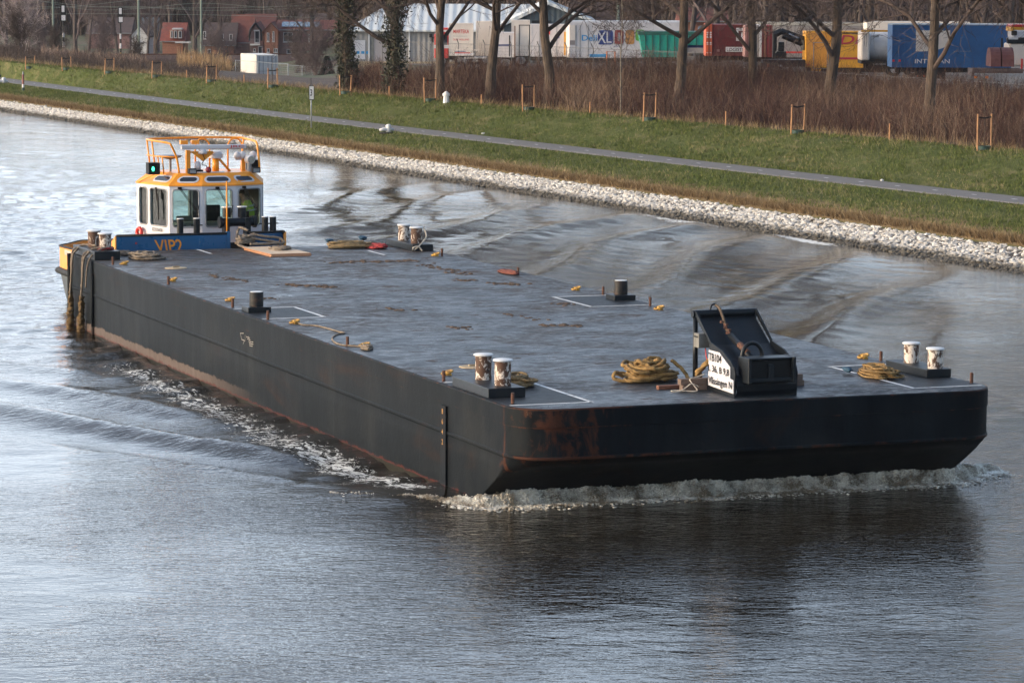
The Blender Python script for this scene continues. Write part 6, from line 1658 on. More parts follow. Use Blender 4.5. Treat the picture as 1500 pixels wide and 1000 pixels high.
# far wood: one mass of limbs closing the view
def far_wood():
    n = 46000
    uu = rng.uniform(-900, 2700, n); DD = np.interp(uu, [-250, 500, 700, 1750], [600, 600, 480, 400]) + rng.uniform(0, 90, n)
    q = np.stack([CAM + ray(a, 100.0) * d for a, d in zip(uu, DD)]); x, y = q[:, 0], q[:, 1]
    thicket('far_wood', np.stack([x, y], 1), 9, 21, rng, M['stem_far'], 'distant bare wood closing the view', w=.16, side=7, tilt=.22, cat='wood')
far_wood()

# ------------------------------------------------------------------ the lorry yard
def frame2(u0, u1, D0, D1, vb, name, label, cat, group=None, zoff=None):
    """an Empty on the ground under the left end of a thing seen between columns u0 and u1; local x runs right, y away"""
    a = S(u0, vb, D0); b = S(u1, vb, D1)
    L = math.hypot(b[0] - a[0], b[1] - a[1]); rz = math.atan2(b[1] - a[1], b[0] - a[0])
    z = gz(a[0], a[1]) if zoff is None else zoff
    o = empty(name, (a[0], a[1], z), rz, label, cat, group)
    def zz(v, u=None, D=None): return float(S(u0 if u is None else u, v, D0 if D is None else D)[2]) - z
    def xx(u):       # local x of image column u on the near face
        r = ray(u, vb); d = np.array([math.cos(rz), math.sin(rz)]); n_ = np.array([-d[1], d[0]])
        t = np.dot(a[:2] - CAM[:2], n_) / np.dot(r[:2], n_); return float(np.dot(CAM[:2] + r[:2] * t - a[:2], d))
    return o, L, zz, xx
def wheel(parent, x, y, r=.5, w=.3, name='wheel'):
    t = MB().tube([(x, y - w * .5, r), (x, y - w * .42, r), (x, y + w * .42, r), (x, y + w * .5, r)], [r * .86, r, r, r * .86], 20).build(name, M['rubber'], parent, smooth=True, auto=.5)
    MB().tube([(x, y - w * .52, r), (x, y - w * .44, r)], [r * .55, r * .5], 16).build('rim', M['grey_metal'], t, smooth=True, auto=.5)
    return t
def chassis(parent, x0, x1, zt, wheels, depth=2.45):
    mb = MB(); mb.b2(x0, x1, .5, .68, zt - .32, zt - .02); mb.b2(x0, x1, depth - .68, depth - .5, zt - .32, zt - .02)
    x = x0 + .5
    while x < x1: mb.b2(x, x + .08, .68, depth - .68, zt - .25, zt - .1); x += 1.6
    mb.build('chassis', M['rubber'], parent)
    for x in wheels:
        wheel(parent, x, .17); wheel(parent, x, depth - .17)
def box_body(parent, L, z0, z1, m, name='box_body', depth=2.5, ribs=0, m2=None, rail=None):
    b = MB().b2(0, L, 0, depth, z0, z1).build(name, m, parent, bevel=.02)
    fr = MB()
    for x in (0, L - .09): fr.b2(x, x + .09, -.018, .03, z0, z1)
    fr.b2(.09, L - .09, -.016, .03, z1 - .09, z1 + .015); fr.b2(.09, L - .09, -.016, .03, z0 - .01, z0 + .1)
    fr.build('edge_frame', m2 or rail or m, parent)
    if ribs:
        rb = MB()
        for i in range(ribs): x = .2 + (L - .4) * (i + .5) / ribs; rb.b2(x - .03, x + .03, -.012, .0, z0 + .12, z1 - .1)
        rb.build('ribs', m, parent)
    return b
yg = 'lorries and containers standing in the yard'
white_t = mat('trailer_white', g(.60, .555, .54), g(.50, .46, .45), .8, .45)
cream_t = mat('trailer_cream', g(.66, .585, .50), g(.58, .50, .44), .8, .5)
grey_t = mat('trailer_grey', g(.22, .19, .18), g(.27, .24, .22), .8, .6)
maroon = mat('container_maroon', g(.15, .018, .02), g(.10, .02, .02), 1.2, .55)
yel = mat('box_yellow', g(.62, .30, .015), g(.52, .24, .02), 1.3, .5)
crimson = mat('crimson_letters', g(.36, .015, .045))
teal = mat('skip_green', g(.008, .27, .20), g(.01, .20, .15), 1.5, .5)
teal_d = mat('skip_dark_green', g(.006, .10, .075), g(.01, .06, .05), 2, .6)
navy = mat('navy_letters', g(.02, .04, .17))
lblue = mat('letters_blue', g(.02, .22, .46))
tblue = mat('trailer_blue', g(.012, .095, .26), g(.01, .075, .21), 1.2, .5)
orange_r = mat('corner_orange', g(.50, .09, .03), g(.4, .07, .03), 3, .6)
pinkish = mat('faded_pink', g(.26, .14, .13), g(.20, .10, .09), 2, .7)
# red lorry cab, seen between the trees
t, L, zz, xx = frame2(636, 657, 262, 262, 84, 'lorry_cab', 'red lorry cab with white bands behind the bare tree', 'lorry', yg)
MB().b2(0, L, 0, 2.4, zz(86), zz(50)).build('cab', M['red_paint'], t, bevel=.08)
MB().b2(.18, L - .1, -.015, .0, zz(66), zz(52)).build('windscreen', M['dark_glass'], t)
MB().b2(-.02, L + .02, -.02, .02, zz(71), zz(66)).build('white_band', white_t, t)
MB().b2(.1, L - .05, .1, 2.0, zz(50), zz(41)).build('roof_spoiler', M['red_paint'], t, bevel=.06)
MB().b2(.4, L, .05, .12, zz(47), zz(44)).build('white_band', white_t, t)
wheel(t, .6, .2); wheel(t, .6, 2.1)
MB().b2(-.18, -.05, .0, .2, zz(62), zz(54)).build('mirror', M['rubber'], t)
# cream box with red lettering
t, L, zz, xx = frame2(657.5, 693, 262, 262, 84, 'box_trailer', 'cream box trailer with worn red lettering beside the red cab', 'trailer', yg)
box_body(t, L, zz(82), zz(34.5), cream_t); chassis(t, 0, L, zz(82), (.9, L - .6))
front_text('lettering', 'MARTEKA', M['red_paint'], t, xx(664), xx(687), zz(49), zz(43.5))
front_text('lettering', 'for production in', mat('grey_letters', g(.3, .3, .3)), t, xx(664), xx(684), zz(54.3), zz(52.2))
front_text('lettering', 'OLDE  HOLLAND', M['red_paint'], t, xx(663.5), xx(687), zz(59.5), zz(56.8))
# low trailer in front of it with flag stripes
t, L, zz, xx = frame2(666, 712, 250, 250, 86, 'flatbed_trailer', 'low pale flatbed trailer with blue and red side stripes', 'trailer', yg)
mb = MB(); mb.b2(0, L * .62, 0, 2.3, zz(82), zz(80)); mb.b2(L * .3, L, 0, 2.3, zz(86), zz(84.5)); mb.b2(0, L * .8, 0, .08, zz(74.5), zz(72.5)); mb.build('bed', cream_t, t)
MB().b2(0, L * .35, -.02, 0, zz(76), zz(75)).build('blue_stripe', navy, t); MB().b2(0, L * .5, -.02, 0, zz(78.5), zz(77)).build('red_stripe', M['red_paint'], t)
for x in (.4, L * .5, L - .6): wheel(t, x, .3, .4)
# white reefers
t, L, zz, xx = frame2(697, 727, 266, 266, 84, 'box_trailer', 'cream white trailer right of the cream box, a dark post at its corner', 'trailer', yg)
box_body(t, L, zz(82), zz(31.5), cream_t); chassis(t, 0, L, zz(82), (1.0, L - .8))
t, L, zz, xx = frame2(727, 754, 258, 258, 88, 'box_trailer', 'pale trailer rear with a navy blue stripe', 'trailer', yg)
box_body(t, L, zz(84), zz(48), white_t); chassis(t, 0, L, zz(84), (.6, L - .6))
MB().b2(xx(727.5), xx(748), -.022, -.017, zz(68), zz(65)).build('blue_stripe', navy, t)
MB().b2(xx(745.5), xx(747), -.03, -.017, zz(83), zz(52)).build('door_bar', M['rubber'], t); MB().b2(xx(753), xx(755), -.03, .02, zz(84), zz(38)).build('rear_post', mat('rusty_post', g(.2, .12, .08)), t)
t, L, zz, xx = frame2(749, 776, 264, 264, 86, 'box_trailer', 'tall cream trailer with a door frame', 'trailer', yg)
box_body(t, L, zz(82), zz(30), cream_t); chassis(t, 0, L, zz(82), (.8, L - .8))
fr = MB(); 
for a, b_ in ((760, 761), (775, 776)): fr.b2(xx(a), xx(b_), -.03, -.017, zz(82), zz(37))
fr.b2(xx(760), xx(776), -.03, -.017, zz(37.5), zz(36.5)); fr.build('door_frame', M['rubber'], t)
t, L, zz, xx = frame2(777, 833, 256, 256, 86, 'box_trailer', 'white trailer with an orange panel left of the lettered trailer', 'trailer', yg)
box_body(t, L, zz(83), zz(36), white_t); chassis(t, 0, L, zz(83), (1.0, 2.2, L - .9))
MB().b2(xx(826), xx(832.5), -.022, -.017, zz(81), zz(46.5)).build('orange_panel', yel, t)
MB().b2(xx(803.5), xx(805.5), -.022, -.017, zz(51), zz(43)).build('red_mark', M['red_paint'], t); MB().b2(xx(816), xx(819), -.022, -.017, zz(56), zz(52)).build('blue_mark', navy, t)
for a in (790, 815): MB().b2(xx(a), xx(a) + .05, -.03, -.017, zz(82), zz(38)).build('door_bar', M['grey_metal'], t)
# the lettered white trailer
t, L, zz, xx = frame2(834, 1006, 254, 255, 88, 'box_trailer', 'long white trailer lettered DeliXL with coloured food panels', 'trailer', yg)
bd = box_body(t, L, zz(85), zz(34), white_t, ribs=0)
MB().b2(.02, L - .02, .02, 2.4, zz(34) + .0, zz(32) + .05).build('roof_rail', M['clean_white'], t, bevel=.02)
chassis(t, 0, L, zz(85), (L - 3.4, L - 2.1, L - .9))
MB().b2(xx(834.5), xx(842), -.03, -.017, zz(59), zz(37)).build('rear_door', cream_t, t); MB().b2(xx(834.5), xx(842), -.03, -.017, zz(66), zz(59.5)).build('grey_panel', grey_t, t)
for a in (843, 849, 861): MB().b2(xx(a), xx(a) + .06, -.03, -.017, zz(84), zz(37)).build('door_bar', M['grey_metal'], t)
front_text('lettering', 'Deli', lblue, t, xx(852), xx(874), zz(60), zz(51.5), y=-.03)
def rpanel(parent, u0, u1, v0, v1, m, name='colour_panel', y=-.022):
    r = [p for a in rounded(xx(u0), xx(u1), zz(v1), zz(v0), .18) for p in a]
    return MB().add([(a, y, b) for a, b in r], [tuple(range(len(r)))]).build(name, m, parent)
rpanel(t, 875.5, 897.5, 44.5, 65.5, navy)
front_text('lettering', 'XL', M['clean_white'], t, xx(874.5), xx(895.5), zz(63.5), zz(46.5), y=-.034, slant=.0)
MB().lathe([(.12, 0), (.12, .01)], (0, 0, 0), 12)
rpanel(t, 900, 913, 44, 65, mat('panel_brown', g(.22, .03, .03), g(.30, .06, .05), 3)); rpanel(t, 904.5, 908.5, 48, 60, M['clean_white'], 'panel_figure', -.03)
rpanel(t, 916, 929, 44, 65, mat('panel_ochre', g(.50, .24, .06), g(.36, .14, .05), 3)); rpanel(t, 930.5, 944, 43.5, 60, mat('panel_green', g(.05, .32, .05), g(.2, .34, .05), 4))
front_text('lettering', 'ijskoud vers', navy, t, xx(899), xx(910), zz(69.5), zz(67.2), y=-.03)
# blue low thing and orange frame in the bushes
t, L, zz, xx = frame2(864, 889, 238, 238, 86, 'blue_cart', 'low blue cart half hidden in the thicket', 'cart')
MB().b2(0, L, 0, .8, zz(84), zz(80)).build('tray', mat('light_blue', g(.03, .22, .45)), t, bevel=.02); wheel(t, .3, .1, .25, .1); wheel(t, L - .3, .1, .25, .1)
t, L, zz, xx = frame2(889, 901, 232, 232, 98, 'orange_frame', 'rusty orange tubular frame in the thicket', 'frame')
mb = MB(); zt = zz(76); zb_ = zz(97)
mb.tube([(0, 0, zb_), (0, 0, zt), (L, 0, zt), (L, 0, zb_)], .035, 6, closed=True); mb.tube([(0, .6, 0), (0, .6, zt), (L, .6, zt), (L, .6, 0)], .035, 6); mb.build('frame', mat('frame_orange', g(.35, .10, .02)), t)
# green skip
t, L, zz, xx = frame2(936, 1035, 240, 240, 84, 'green_skip', 'long sea green skip body with a dark green rim', 'skip', yg)
z0, z1 = zz(84), zz(51)
mb = MB(); mb.prism([(0.3, z0), (L * .66, z0), (L * .70, zz(66)), (L, zz(66)), (L + .05, z1), (0, z1)], lambda a, b, d: (a, d, b), 0, 2.4); mb.build('skip_body', teal, t)
mb = MB(); mb.b2(-.05, L + .1, -.06, 2.46, z1 - .02, z1 + .22)
for i in range(9): x = .4 + i * L / 9.3; mb.b2(x, x + .07, -.05, .0, zz(66) if i > 5 else z0, z1)
mb.build('rim', teal_d, t)
MB().b2(L * .7, L, .3, 2.1, zz(70), zz(66)).build('blue_beam', navy, t)
MB().b2(L * .72, L + .5, .1, 2.2, zz(78), zz(70)).build('grey_base', grey_t, t); chassis(t, .4, L * .7, z0, (1.0, 2.4, 3.6))
# dark lorry top and blue thing visible above the skip rim
t, L, zz, xx = frame2(1018, 1036, 275, 275, 52, 'scrap_pile', 'dark scrap heaped behind the green skip', 'scrap')
rr_ = np.random.default_rng(4); v_, f_ = ico2(); v_ = v_ * (1 + rr_.uniform(-.25, .25, (len(v_), 1))) * np.array([L * .45, .8, 1.7]) + np.array([L * .55, .5, zz(52) - .9]); mesh_np('heap', v_, f_, M['black_steel'], t)
# maroon container
t, L, zz, xx = frame2(1034, 1093, 230, 230, 84, 'container', 'maroon container with a white LOGISTICS strip and an orange corner post', 'container', yg)
z0, z1 = zz(82), zz(36)
mb = MB(); mb.b2(0, L, .05, 2.45, z0, z1)
n_r = 26
for i in range(n_r):
    x = .45 + (L - .6) * i / n_r; mb.b2(x, x + (L - .6) / n_r * .5, .02, .05, z0 + .12, z1 - .12)
mb.b2(0, L, 0, .06, z0, z0 + .12); mb.b2(0, L, 0, .06, z1 - .12, z1); mb.build('box', maroon, t)
MB().b2(-.02, .40, -.03, 2.47, z0 - .02, z1 + .02).build('corner_post', orange_r, t, bevel=.02)
MB().b2(.17, .21, -.05, -.03, z0, z1).build('post_groove', M['rubber'], t)
mb = MB()
for (a, b_) in ((47, 49), (50, 52), (53, 56), (62, 64), (65, 66), (77, 78)): mb.b2(.04, .14, -.04, -.03, zz(b_), zz(a)); mb.b2(.25, .35, -.04, -.03, zz(b_), zz(a))
mb.build('post_marks', M['clean_white'], t)
pl_ = MB().b2(xx(1063), xx(1091), -.01, .0, zz(76), zz(69)).build('white_strip', M['clean_white'], t)
front_text('lettering', 'LOGISTICS', M['black_mat'], t, xx(1064.5), xx(1096), zz(75), zz(70.3), y=-.02)
mb = MB(); x0, x1 = xx(1078), xx(1091); mb.b2(x0, x1, -.012, 0, zz(45), zz(41)); mb.b2(x0, x0 + .14, -.012, 0, zz(60), zz(45)); mb.b2(x0, x1, -.012, 0, zz(60), zz(57)); mb.b2(x0 + .33, x0 + .45, -.012, 0, zz(57), zz(47))
mb.build('white_emblem', M['clean_white'], t)
MB().b2(xx(1050), xx(1054), -.012, 0, zz(76), zz(72.5)).build('small_plate', pinkish, t)
mb = MB(); mb.b2(0, L + .5, .5, .68, z0 - .33, z0 - .03); mb.b2(0, L + .5, 1.8, 1.98, z0 - .33, z0 - .03); mb.build('chassis', M['rubber'], t)
for x in (L - 2.2, L - 1): wheel(t, x, .2)
# rusty panels
t, L, zz, xx = frame2(1091, 1133, 225, 225, 86, 'stake_lorry_body', 'body of upright pinkish and dark red panels with a rusty frame', 'lorry body', yg)
for a, b_, mm in ((1091, 1105, pinkish), (1105, 1112, grey_t), (1112, 1116, M['clean_white']), (1116, 1119, maroon), (1119, 1123, mat('rust_brown', g(.16, .08, .05))), (1123, 1131, mat('crimson_panel', g(.28, .03, .04), g(.2, .03, .03), 3))):
    MB().b2(xx(a), xx(b_) - .02, 0, 2.3, zz(84), zz(37)).build('panel', mm, t, bevel=.015)
mb = MB()
for a in (1094, 1099, 1121, 1126, 1130): mb.b2(xx(a), xx(a) + .05, -.04, .0, zz(84), zz(37))
mb.build('stanchions', mat('panel_post', g(.18, .06, .05)), t); chassis(t, 0, L, zz(84), (1.2, L - .4))
# crane lorry
t, L, zz, xx = frame2(1118, 1182, 222, 222, 112, 'crane_lorry', 'dark flatbed lorry with a folded black loader crane', 'lorry', yg)
mb = MB(); mb.b2(0, L, .1, 2.4, zz(98), zz(88)); mb.build('bed', M['black_steel'], t, bevel=.02)
MB().b2(-.2, .9, .0, 2.4, zz(112), zz(92)).build('dark_side', mat('dark_green_grey', g(.03, .035, .033)), t, bevel=.05)
cr_ = MB(); cr_.b2(xx(1133), xx(1139), .8, 1.4, zz(86), zz(50)); cr_.b2(xx(1136), xx(1153), .7, 1.5, zz(86), zz(76)); cr_.b2(xx(1141), xx(1150), .8, 1.4, zz(76), zz(62)); cr_.build('crane_column', M['black_steel'], t, bevel=.05)
MB().tube([(xx(1134), 1.1, zz(52)), (xx(1147), 1.1, zz(46))], [.22, .2], 4).tube([(xx(1145), 1.1, zz(46)), (xx(1181), 1.1, zz(60))], [.20, .24], 4).build('main_boom', M['black_steel'], t)
MB().tube([(xx(1147), .9, zz(53)), (xx(1180), .9, zz(67))], [.17, .15], 4).tube([(xx(1178), .9, zz(60)), (xx(1178), .9, zz(74))], .18, 4).build('second_boom', M['black_steel'], t)
MB().tube([(xx(1156), .75, zz(50)), (xx(1170), .75, zz(56.5))], .05, 6).build('ram', M['chrome'], t)
MB().tube(smooth_path([(xx(1147), .6, zz(52)), (xx(1141), .6, zz(57)), (xx(1140), .6, zz(70)), (xx(1137), .6, zz(78))], 4), .03, 5).build('hose', M['grey_plastic'], t, smooth=True)
for a in (1123, 1152, 1168): wheel(t, xx(a), .2, .62, .3)
MB().b2(xx(1124), xx(1127), -.02, .02, zz(98), zz(94)).build('orange_marker', orange_r, t); MB().b2(xx(1140), xx(1146), .08, .1, zz(98), zz(95)).build('plate', M['grey_metal'], t)
# grey curtain trailer behind, with a red line
t, L, zz, xx = frame2(1110, 1270, 252, 252, 84, 'curtain_trailer', 'long grey trailer with a thin red line behind the crane lorry', 'trailer', yg)
box_body(t, L, zz(84), zz(33.5), grey_t, ribs=14); MB().b2(.1, L - .1, -.03, -.02, zz(78), zz(75.5)).build('red_line', M['red_paint'], t)
MB().b2(0, L, -.04, 2.5, zz(37.5), zz(33)).build('top_rail', mat('pale_rail', g(.35, .32, .27)), t); chassis(t, 0, L, zz(84), (2, L - 3, L - 1.6))
# yellow box body with crimson letters: its rear end and its side
t, L, zz, xx = frame2(1180, 1300, 222, 222, 98, 'yellow_box_body', 'yellow box body with crimson DHL lettering on legs', 'box body', yg)
z0, z1 = zz(99), zz(46)
box_body(t, L, z0, z1, yel, m2=yel)
MB().b2(.05, xx(1217), -.03, -.018, z0 + .08, z1 - .08).build('rear_panel', mat('box_yellow_deep', g(.58, .25, .03), g(.5, .2, .03), 2, .5), t)
mb = MB(); u0, u1 = xx(1191), xx(1212); za, zb2 = zz(101), zz(62)
for q_ in ((u0, u0 + .04, za, zb2), (u1 - .04, u1, za, zb2)): mb.b2(q_[0], q_[1], -.045, -.03, q_[2], q_[3])
mb.b2(u0, u1, -.045, -.03, zb2 - .04, zb2); mb.b2(u0, u1, -.045, -.03, za, za + .04); mb.build('door_outline', M['grey_metal'], t)
MB().b2(xx(1189), xx(1203), .1, .5, zz(105), z0).build('step', yel, t)
MB().b2(xx(1233), xx(1299), -.025, -.018, zz(49.5), zz(47.5)).build('vent_strip', M['rubber'], t)
for (a, b_, c, d) in ((1181, 1185, 96, 94),): MB().b2(xx(a), xx(b_), -.04, -.03, zz(a and c), zz(d)).build('orange_marker', orange_r, t)
front_text('lettering', 'DHL', crimson, t, xx(1229.5), xx(1286), zz(64.5), zz(51.5), y=-.04, slant=.35)
mb = MB(); mb.b2(xx(1229), xx(1299), -.03, -.018, zz(87), zz(84)); mb.build('crimson_stripe', crimson, t)
for a in (1196, 1258): 
    mb = MB(); mb.b2(xx(a), xx(a) + .1, .2, .3, 0, z0); mb.b2(xx(a), xx(a) + .1, 2.1, 2.2, 0, z0); mb.build('leg', M['rubber'], t)
chassis(t, .2, L, z0, (L * .55, L * .7), 2.45)
# white tank container
t, L, zz, xx = frame2(1262, 1310, 212, 212, 90, 'tank_container', 'white tank container with a domed end and a yellow top rail', 'tank', yg)
z0, z1 = zz(89), zz(47); r_ = (z1 - z0) / 2; zc = (z0 + z1) / 2
tk = MB(); pr_ = [(-.45 + .0, .05 * r_), (-.40, .45 * r_), (-.25, .8 * r_), (0, r_)]
tk.tube([(.55 + a, 1.25, zc) for a, b_ in pr_] + [(L + .6, 1.25, zc), (L + 1.0, 1.25, zc)], [b_ for a, b_ in pr_] + [r_, r_ * .3], 32); tk.build('tank', mat('tank_white', g(.55, .54, .54), g(.44, .43, .43), .7, .3), t, smooth=True, auto=.9)
MB().b2(-.02, .5, .1, 2.4, z0, z1).build('end_shield', cream_t, t, bevel=.1)
MB().b2(-.05, L + 1, -.1, .02, z1 - .0, z1 + .12).build('top_rail', yel, t); MB().b2(0, L + 1, .05, 2.4, z0 - .2, z0).build('frame', M['rubber'], t)
tp = MB().b2(xx(1276), xx(1287), .0, .02, zz(55), zz(52)).build('number_patch', M['grey_metal'], t)
front_text('lettering', '1-45/2500', M['grey_metal'], t, xx(1279), xx(1298), zz(95.5), zz(93), y=.03)
chassis(t, .3, L + 1, z0 - .2, (L * .5, L * .5 + 1.3))
# white trailer top behind the tank
t, L, zz, xx = frame2(1269, 1420, 246, 246, 84, 'box_trailer', 'cream white trailer roof showing above the tank container', 'trailer', yg)
box_body(t, L, zz(84), zz(32), cream_t); chassis(t, 0, L, zz(84), (2, 3.3)); MB().b2(.1, L + 4.5, .3, .4, zz(36), zz(33.6)).build('top_rail', mat('pale_rail', g(.35, .32, .27)), t)
# blue trailer
t, L, zz, xx = frame2(1307, 1481, 204, 204, 98, 'box_trailer', 'long blue trailer with a white crescent emblem', 'trailer', yg)
z0, z1 = zz(99), zz(37)
b = MB(); b.b2(0, L, 0, 2.5, z0, z1)
k_ = int((z1 - z0) / .13)
for i in range(k_): b.b2(.75, L - .02, -.014, 0, z0 + .05 + i * .13, z0 + .12 + i * .13)
b.build('box_body', tblue, t)
mb = MB()
for i in range(k_): mb.b2(.02, .68, -.03, 0, z0 + .03 + i * .13, z0 + .085 + i * .13)
mb.b2(-.03, .03, -.05, 2.5, z0, z1); mb.b2(.34, .42, -.05, 0, z0, z1); mb.b2(.68, .75, -.05, 0, z0, z1); mb.build('rear_ribs', tblue, t)
MB().b2(-.02, L + .02, -.03, 2.52, z1, z1 + .06).build('roof_rail', M['galv'], t)
em = [(xx(1341), zz(75.5)), (xx(1341), zz(44.5))] + [(xx(1341) + (xx(1391) - xx(1341)) * s_, zz(44.5)) for s_ in (1.0,)] + [(xx(1341) + (xx(1391) - xx(1341)) * math.cos(a) ** .8, zz(60) - (zz(60) - zz(75.5)) * math.sin(a)) for a in np.linspace(0.0, 1.45, 9)]
MB().add([(a, -.02, b_) for a, b_ in em], [tuple(range(len(em)))]).build('white_emblem', cream_t, t)
front_text('lettering', 'INTERSAN', M['clean_white'], t, xx(1340), xx(1391), zz(93), zz(86.5), y=-.02)
front_text('lettering', 'www.intersan.nl', M['grey_metal'], t, xx(1396), xx(1421), zz(75.6), zz(74), y=-.02)
mb = MB(); mb.b2(.2, L, .3, .5, z0 - .3, z0); mb.b2(1.5, L * .45, .05, .12, z0 - .7, z0 - .1); mb.build('side_skirt', M['black_steel'], t)
for a in (1386, 1401, 1417): wheel(t, xx(a), .2, .50)
for a in (1307, 1316): MB().b2(xx(a), xx(a) + .12, -.07, -.05, zz(90.5), zz(87.5)).build('tail_lamp', M['red_paint'], t)
for a in (1343, 1353): MB().b2(xx(a), xx(a) + .09, -.02, .02, zz(113), zz(110)).build('orange_marker', orange_r, t)
# skeletal lorry with a rolled cover, cab behind
t, L, zz, xx = frame2(1425, 1500, 190, 190, 118, 'hook_lorry', 'skeletal lorry with a rolled maroon cover on its bed', 'lorry', yg)
z0 = zz(101)
mb = MB(); mb.b2(0, L, .4, .6, z0 - .25, z0); mb.b2(0, L, 1.7, 1.9, z0 - .25, z0); mb.b2(0, .1, .2, 2.2, z0 - .4, z0); mb.b2(xx(1447), L, 0, .1, z0 - .12, z0 - .04); mb.build('bed', mat('bed_grey', g(.12, .08, .07)), t)
rc = MB(); xa, xb = xx(1452), xx(1486)
for x0_, x1_, yy in ((xa, xa + .55, .2), (xa + .62, xb, .2)):
    ar = [(yy + 1.0 - 1.0 * math.cos(a), z0 + 1.15 * math.sin(a) ** .6) for a in np.linspace(0.02, PI - .02, 14)]
    rc.prism(ar, lambda a, b_, d: (d, a, b_), x0_, x1_)
rc.build('rolled_cover', mat('cover_maroon', g(.11, .035, .035), g(.15, .06, .05), 3, .8), t)
for a in (1432, 1447, 1478): wheel(t, xx(a), .2, .5)
for a in (1427, 1443): MB().b2(xx(a), xx(a) + .16, -.1, -.05, zz(115), zz(111.5)).build('indicator', mat('indicator_orange', g(.8, .22, .04)), t)
t, L, zz, xx = frame2(1475, 1530, 197, 197, 112, 'lorry_cab', 'white lorry cab with yellow and red roof at the right edge', 'lorry', yg)
MB().b2(xx(1478), L, 0, 2.4, zz(97), zz(64)).build('cab', cream_t, t, bevel=.1); MB().b2(xx(1483), L, .02, 2.3, zz(64), zz(44)).build('cab_top', M['clean_white'], t, bevel=.1)
MB().b2(xx(1474), L, -.08, .3, zz(64), zz(55)).build('sun_visor', M['black_steel'], t, bevel=.05); MB().b2(xx(1476), xx(1490), -.1, .2, zz(58), zz(55)).build('visor_light', M['clean_white'], t)
MB().b2(xx(1480), L, .1, 2.2, zz(46), zz(40)).build('yellow_band', yel, t); MB().b2(xx(1481), L, .1, 2.2, zz(40), zz(36)).build('red_roof', M['red_paint'], t, bevel=.05)
MB().b2(xx(1466), xx(1469), .2, .3, zz(92), zz(56)).build('exhaust', M['black_steel'], t); wheel(t, xx(1495), .2, .5)
MB().b2(xx(1480), xx(1488), -.2, .0, zz(52), zz(45)).build('mirror', M['rubber'], t, bevel=.04)
MB().b2(xx(1494.5), xx(1497), -.25, -.1, zz(102), zz(86)).build('red_white_post', M['red_paint'], t)

# ------------------------------------------------------------------ buildings of the yard
def corr(name, c1, c2, n=5.0):
    k = NT(name); x, y, z = k.xyz()
    w = k.math('SINE', k.math('MULTIPLY', x, 2 * PI * n)); c = k.mix(k.noise(.6, 4), c1, c2)
    return k.set(Base_Color=c, Roughness=.55, Normal=k.bump(w, .02))
wall_g = corr('shed_wall_grey', g(.22, .21, .20), g(.26, .25, .24), 2.2); roof_w = corr('shed_roof_pale', g(.46, .48, .48), g(.56, .57, .56), 1.4); gable_g = corr('gable_dark', g(.055, .075, .085), g(.07, .09, .10), 2.2)
plinth_m = mat('plinth_block', g(.42, .34, .22), g(.33, .26, .17), 2, .85)
t, L, zz, xx = frame2(513, 700, 300, 300, 113, 'grey_shed', 'long low grey shed with a pale roof and a loading door', 'shed', zoff=-.9)
z1, z0 = zz(46), zz(90)
MB().b2(0, L, 0, 14, z0, z1).build('wall', wall_g, t); MB().b2(-.3, L + .3, -.06, 14.3, -1.0, z0).build('plinth', plinth_m, t)
mb = MB(); mb.add([(-.5, -.5, z1), (L + 6, -.5, z1), (L + 6, 9, zz(9)), (xx(566), 9, zz(9)), (-.5, -.5, z1 + .15), (L + 6, -.5, z1 + .15), (L + 6, 9, zz(9) + .1), (xx(566), 9, zz(9) + .1), (L + 6, 16, z1), (-.5, 14, z1)],
                  [(4, 5, 6, 7), (0, 1, 5, 4), (7, 6, 8, 9), (0, 4, 7, 9), (0, 3, 2, 1)]); mb.build('roof', roof_w, t)
for a in (539.5, 598.5): MB().b2(xx(a), xx(a) + .12, -.12, 0, z0, z1).build('downpipe', M['white_paint'], t)
dr = MB().b2(xx(543), xx(577), -.03, 0, z0 - .2, zz(55)).build('loading_door', mat('door_greyish', g(.30, .27, .27)), t); 
fr = MB(); fr.b2(xx(543), xx(548), -.06, 0, z0 - .2, zz(53)); fr.b2(xx(577), xx(579), -.06, 0, z0, zz(53)); fr.b2(xx(543), xx(579), -.06, 0, zz(55), zz(53.5)); fr.build('frame', M['grey_plastic'], dr)
wd = MB().b2(xx(519.5), xx(535), -.04, 0, zz(87), zz(59)).build('window', M['clean_white'], t)
mb = MB(); 
for i in range(4): mb.b2(xx(522) + i * .42, xx(522) + .28 + i * .42, -.055, -.04, zz(79), zz(75))
mb.build('window_display', lblue, wd)
for a in (556, 631): lm = MB().box((xx(a), -.2, zz(52)), (.25, .3, .3)).build('wall_lamp', M['rubber'], t, bevel=.03)
# gabled shed
t, L, zz, xx = frame2(738, 864, 292, 292, 84, 'gabled_shed', 'shed with a dark corrugated gable and a pale roof behind the trailers', 'shed')
xm = xx(803)
mb = MB(); ze = zz(32); zp = zz(7)
mb.prism([(0, 0), (L, 0), (L, ze), (xm, zp), (0, ze - .4)], lambda a, b_, d: (a, d, b_), 0, 20); mb.build('wall', gable_g, t)
mb = MB()
for (xa, za, xb, zb2) in ((-.6, ze - .62, xm, zp), (xm, zp, L + .6, ze - .22)):
    mb.add([(xa, -.5, za), (xb, -.5, zb2), (xb, -.5, zb2 + .28), (xa, -.5, za + .28), (xa, 20.5, za), (xb, 20.5, zb2), (xb, 20.5, zb2 + .28), (xa, 20.5, za + .28)], [(0, 1, 2, 3), (7, 6, 5, 4), (3, 2, 6, 7), (0, 4, 5, 1), (0, 3, 7, 4), (1, 5, 6, 2)])
mb.build('roof', roof_w, t)
MB().b2(xx(779), xx(806), -.25, 0, zz(35), zz(30)).build('dark_fascia', M['black_steel'], t)
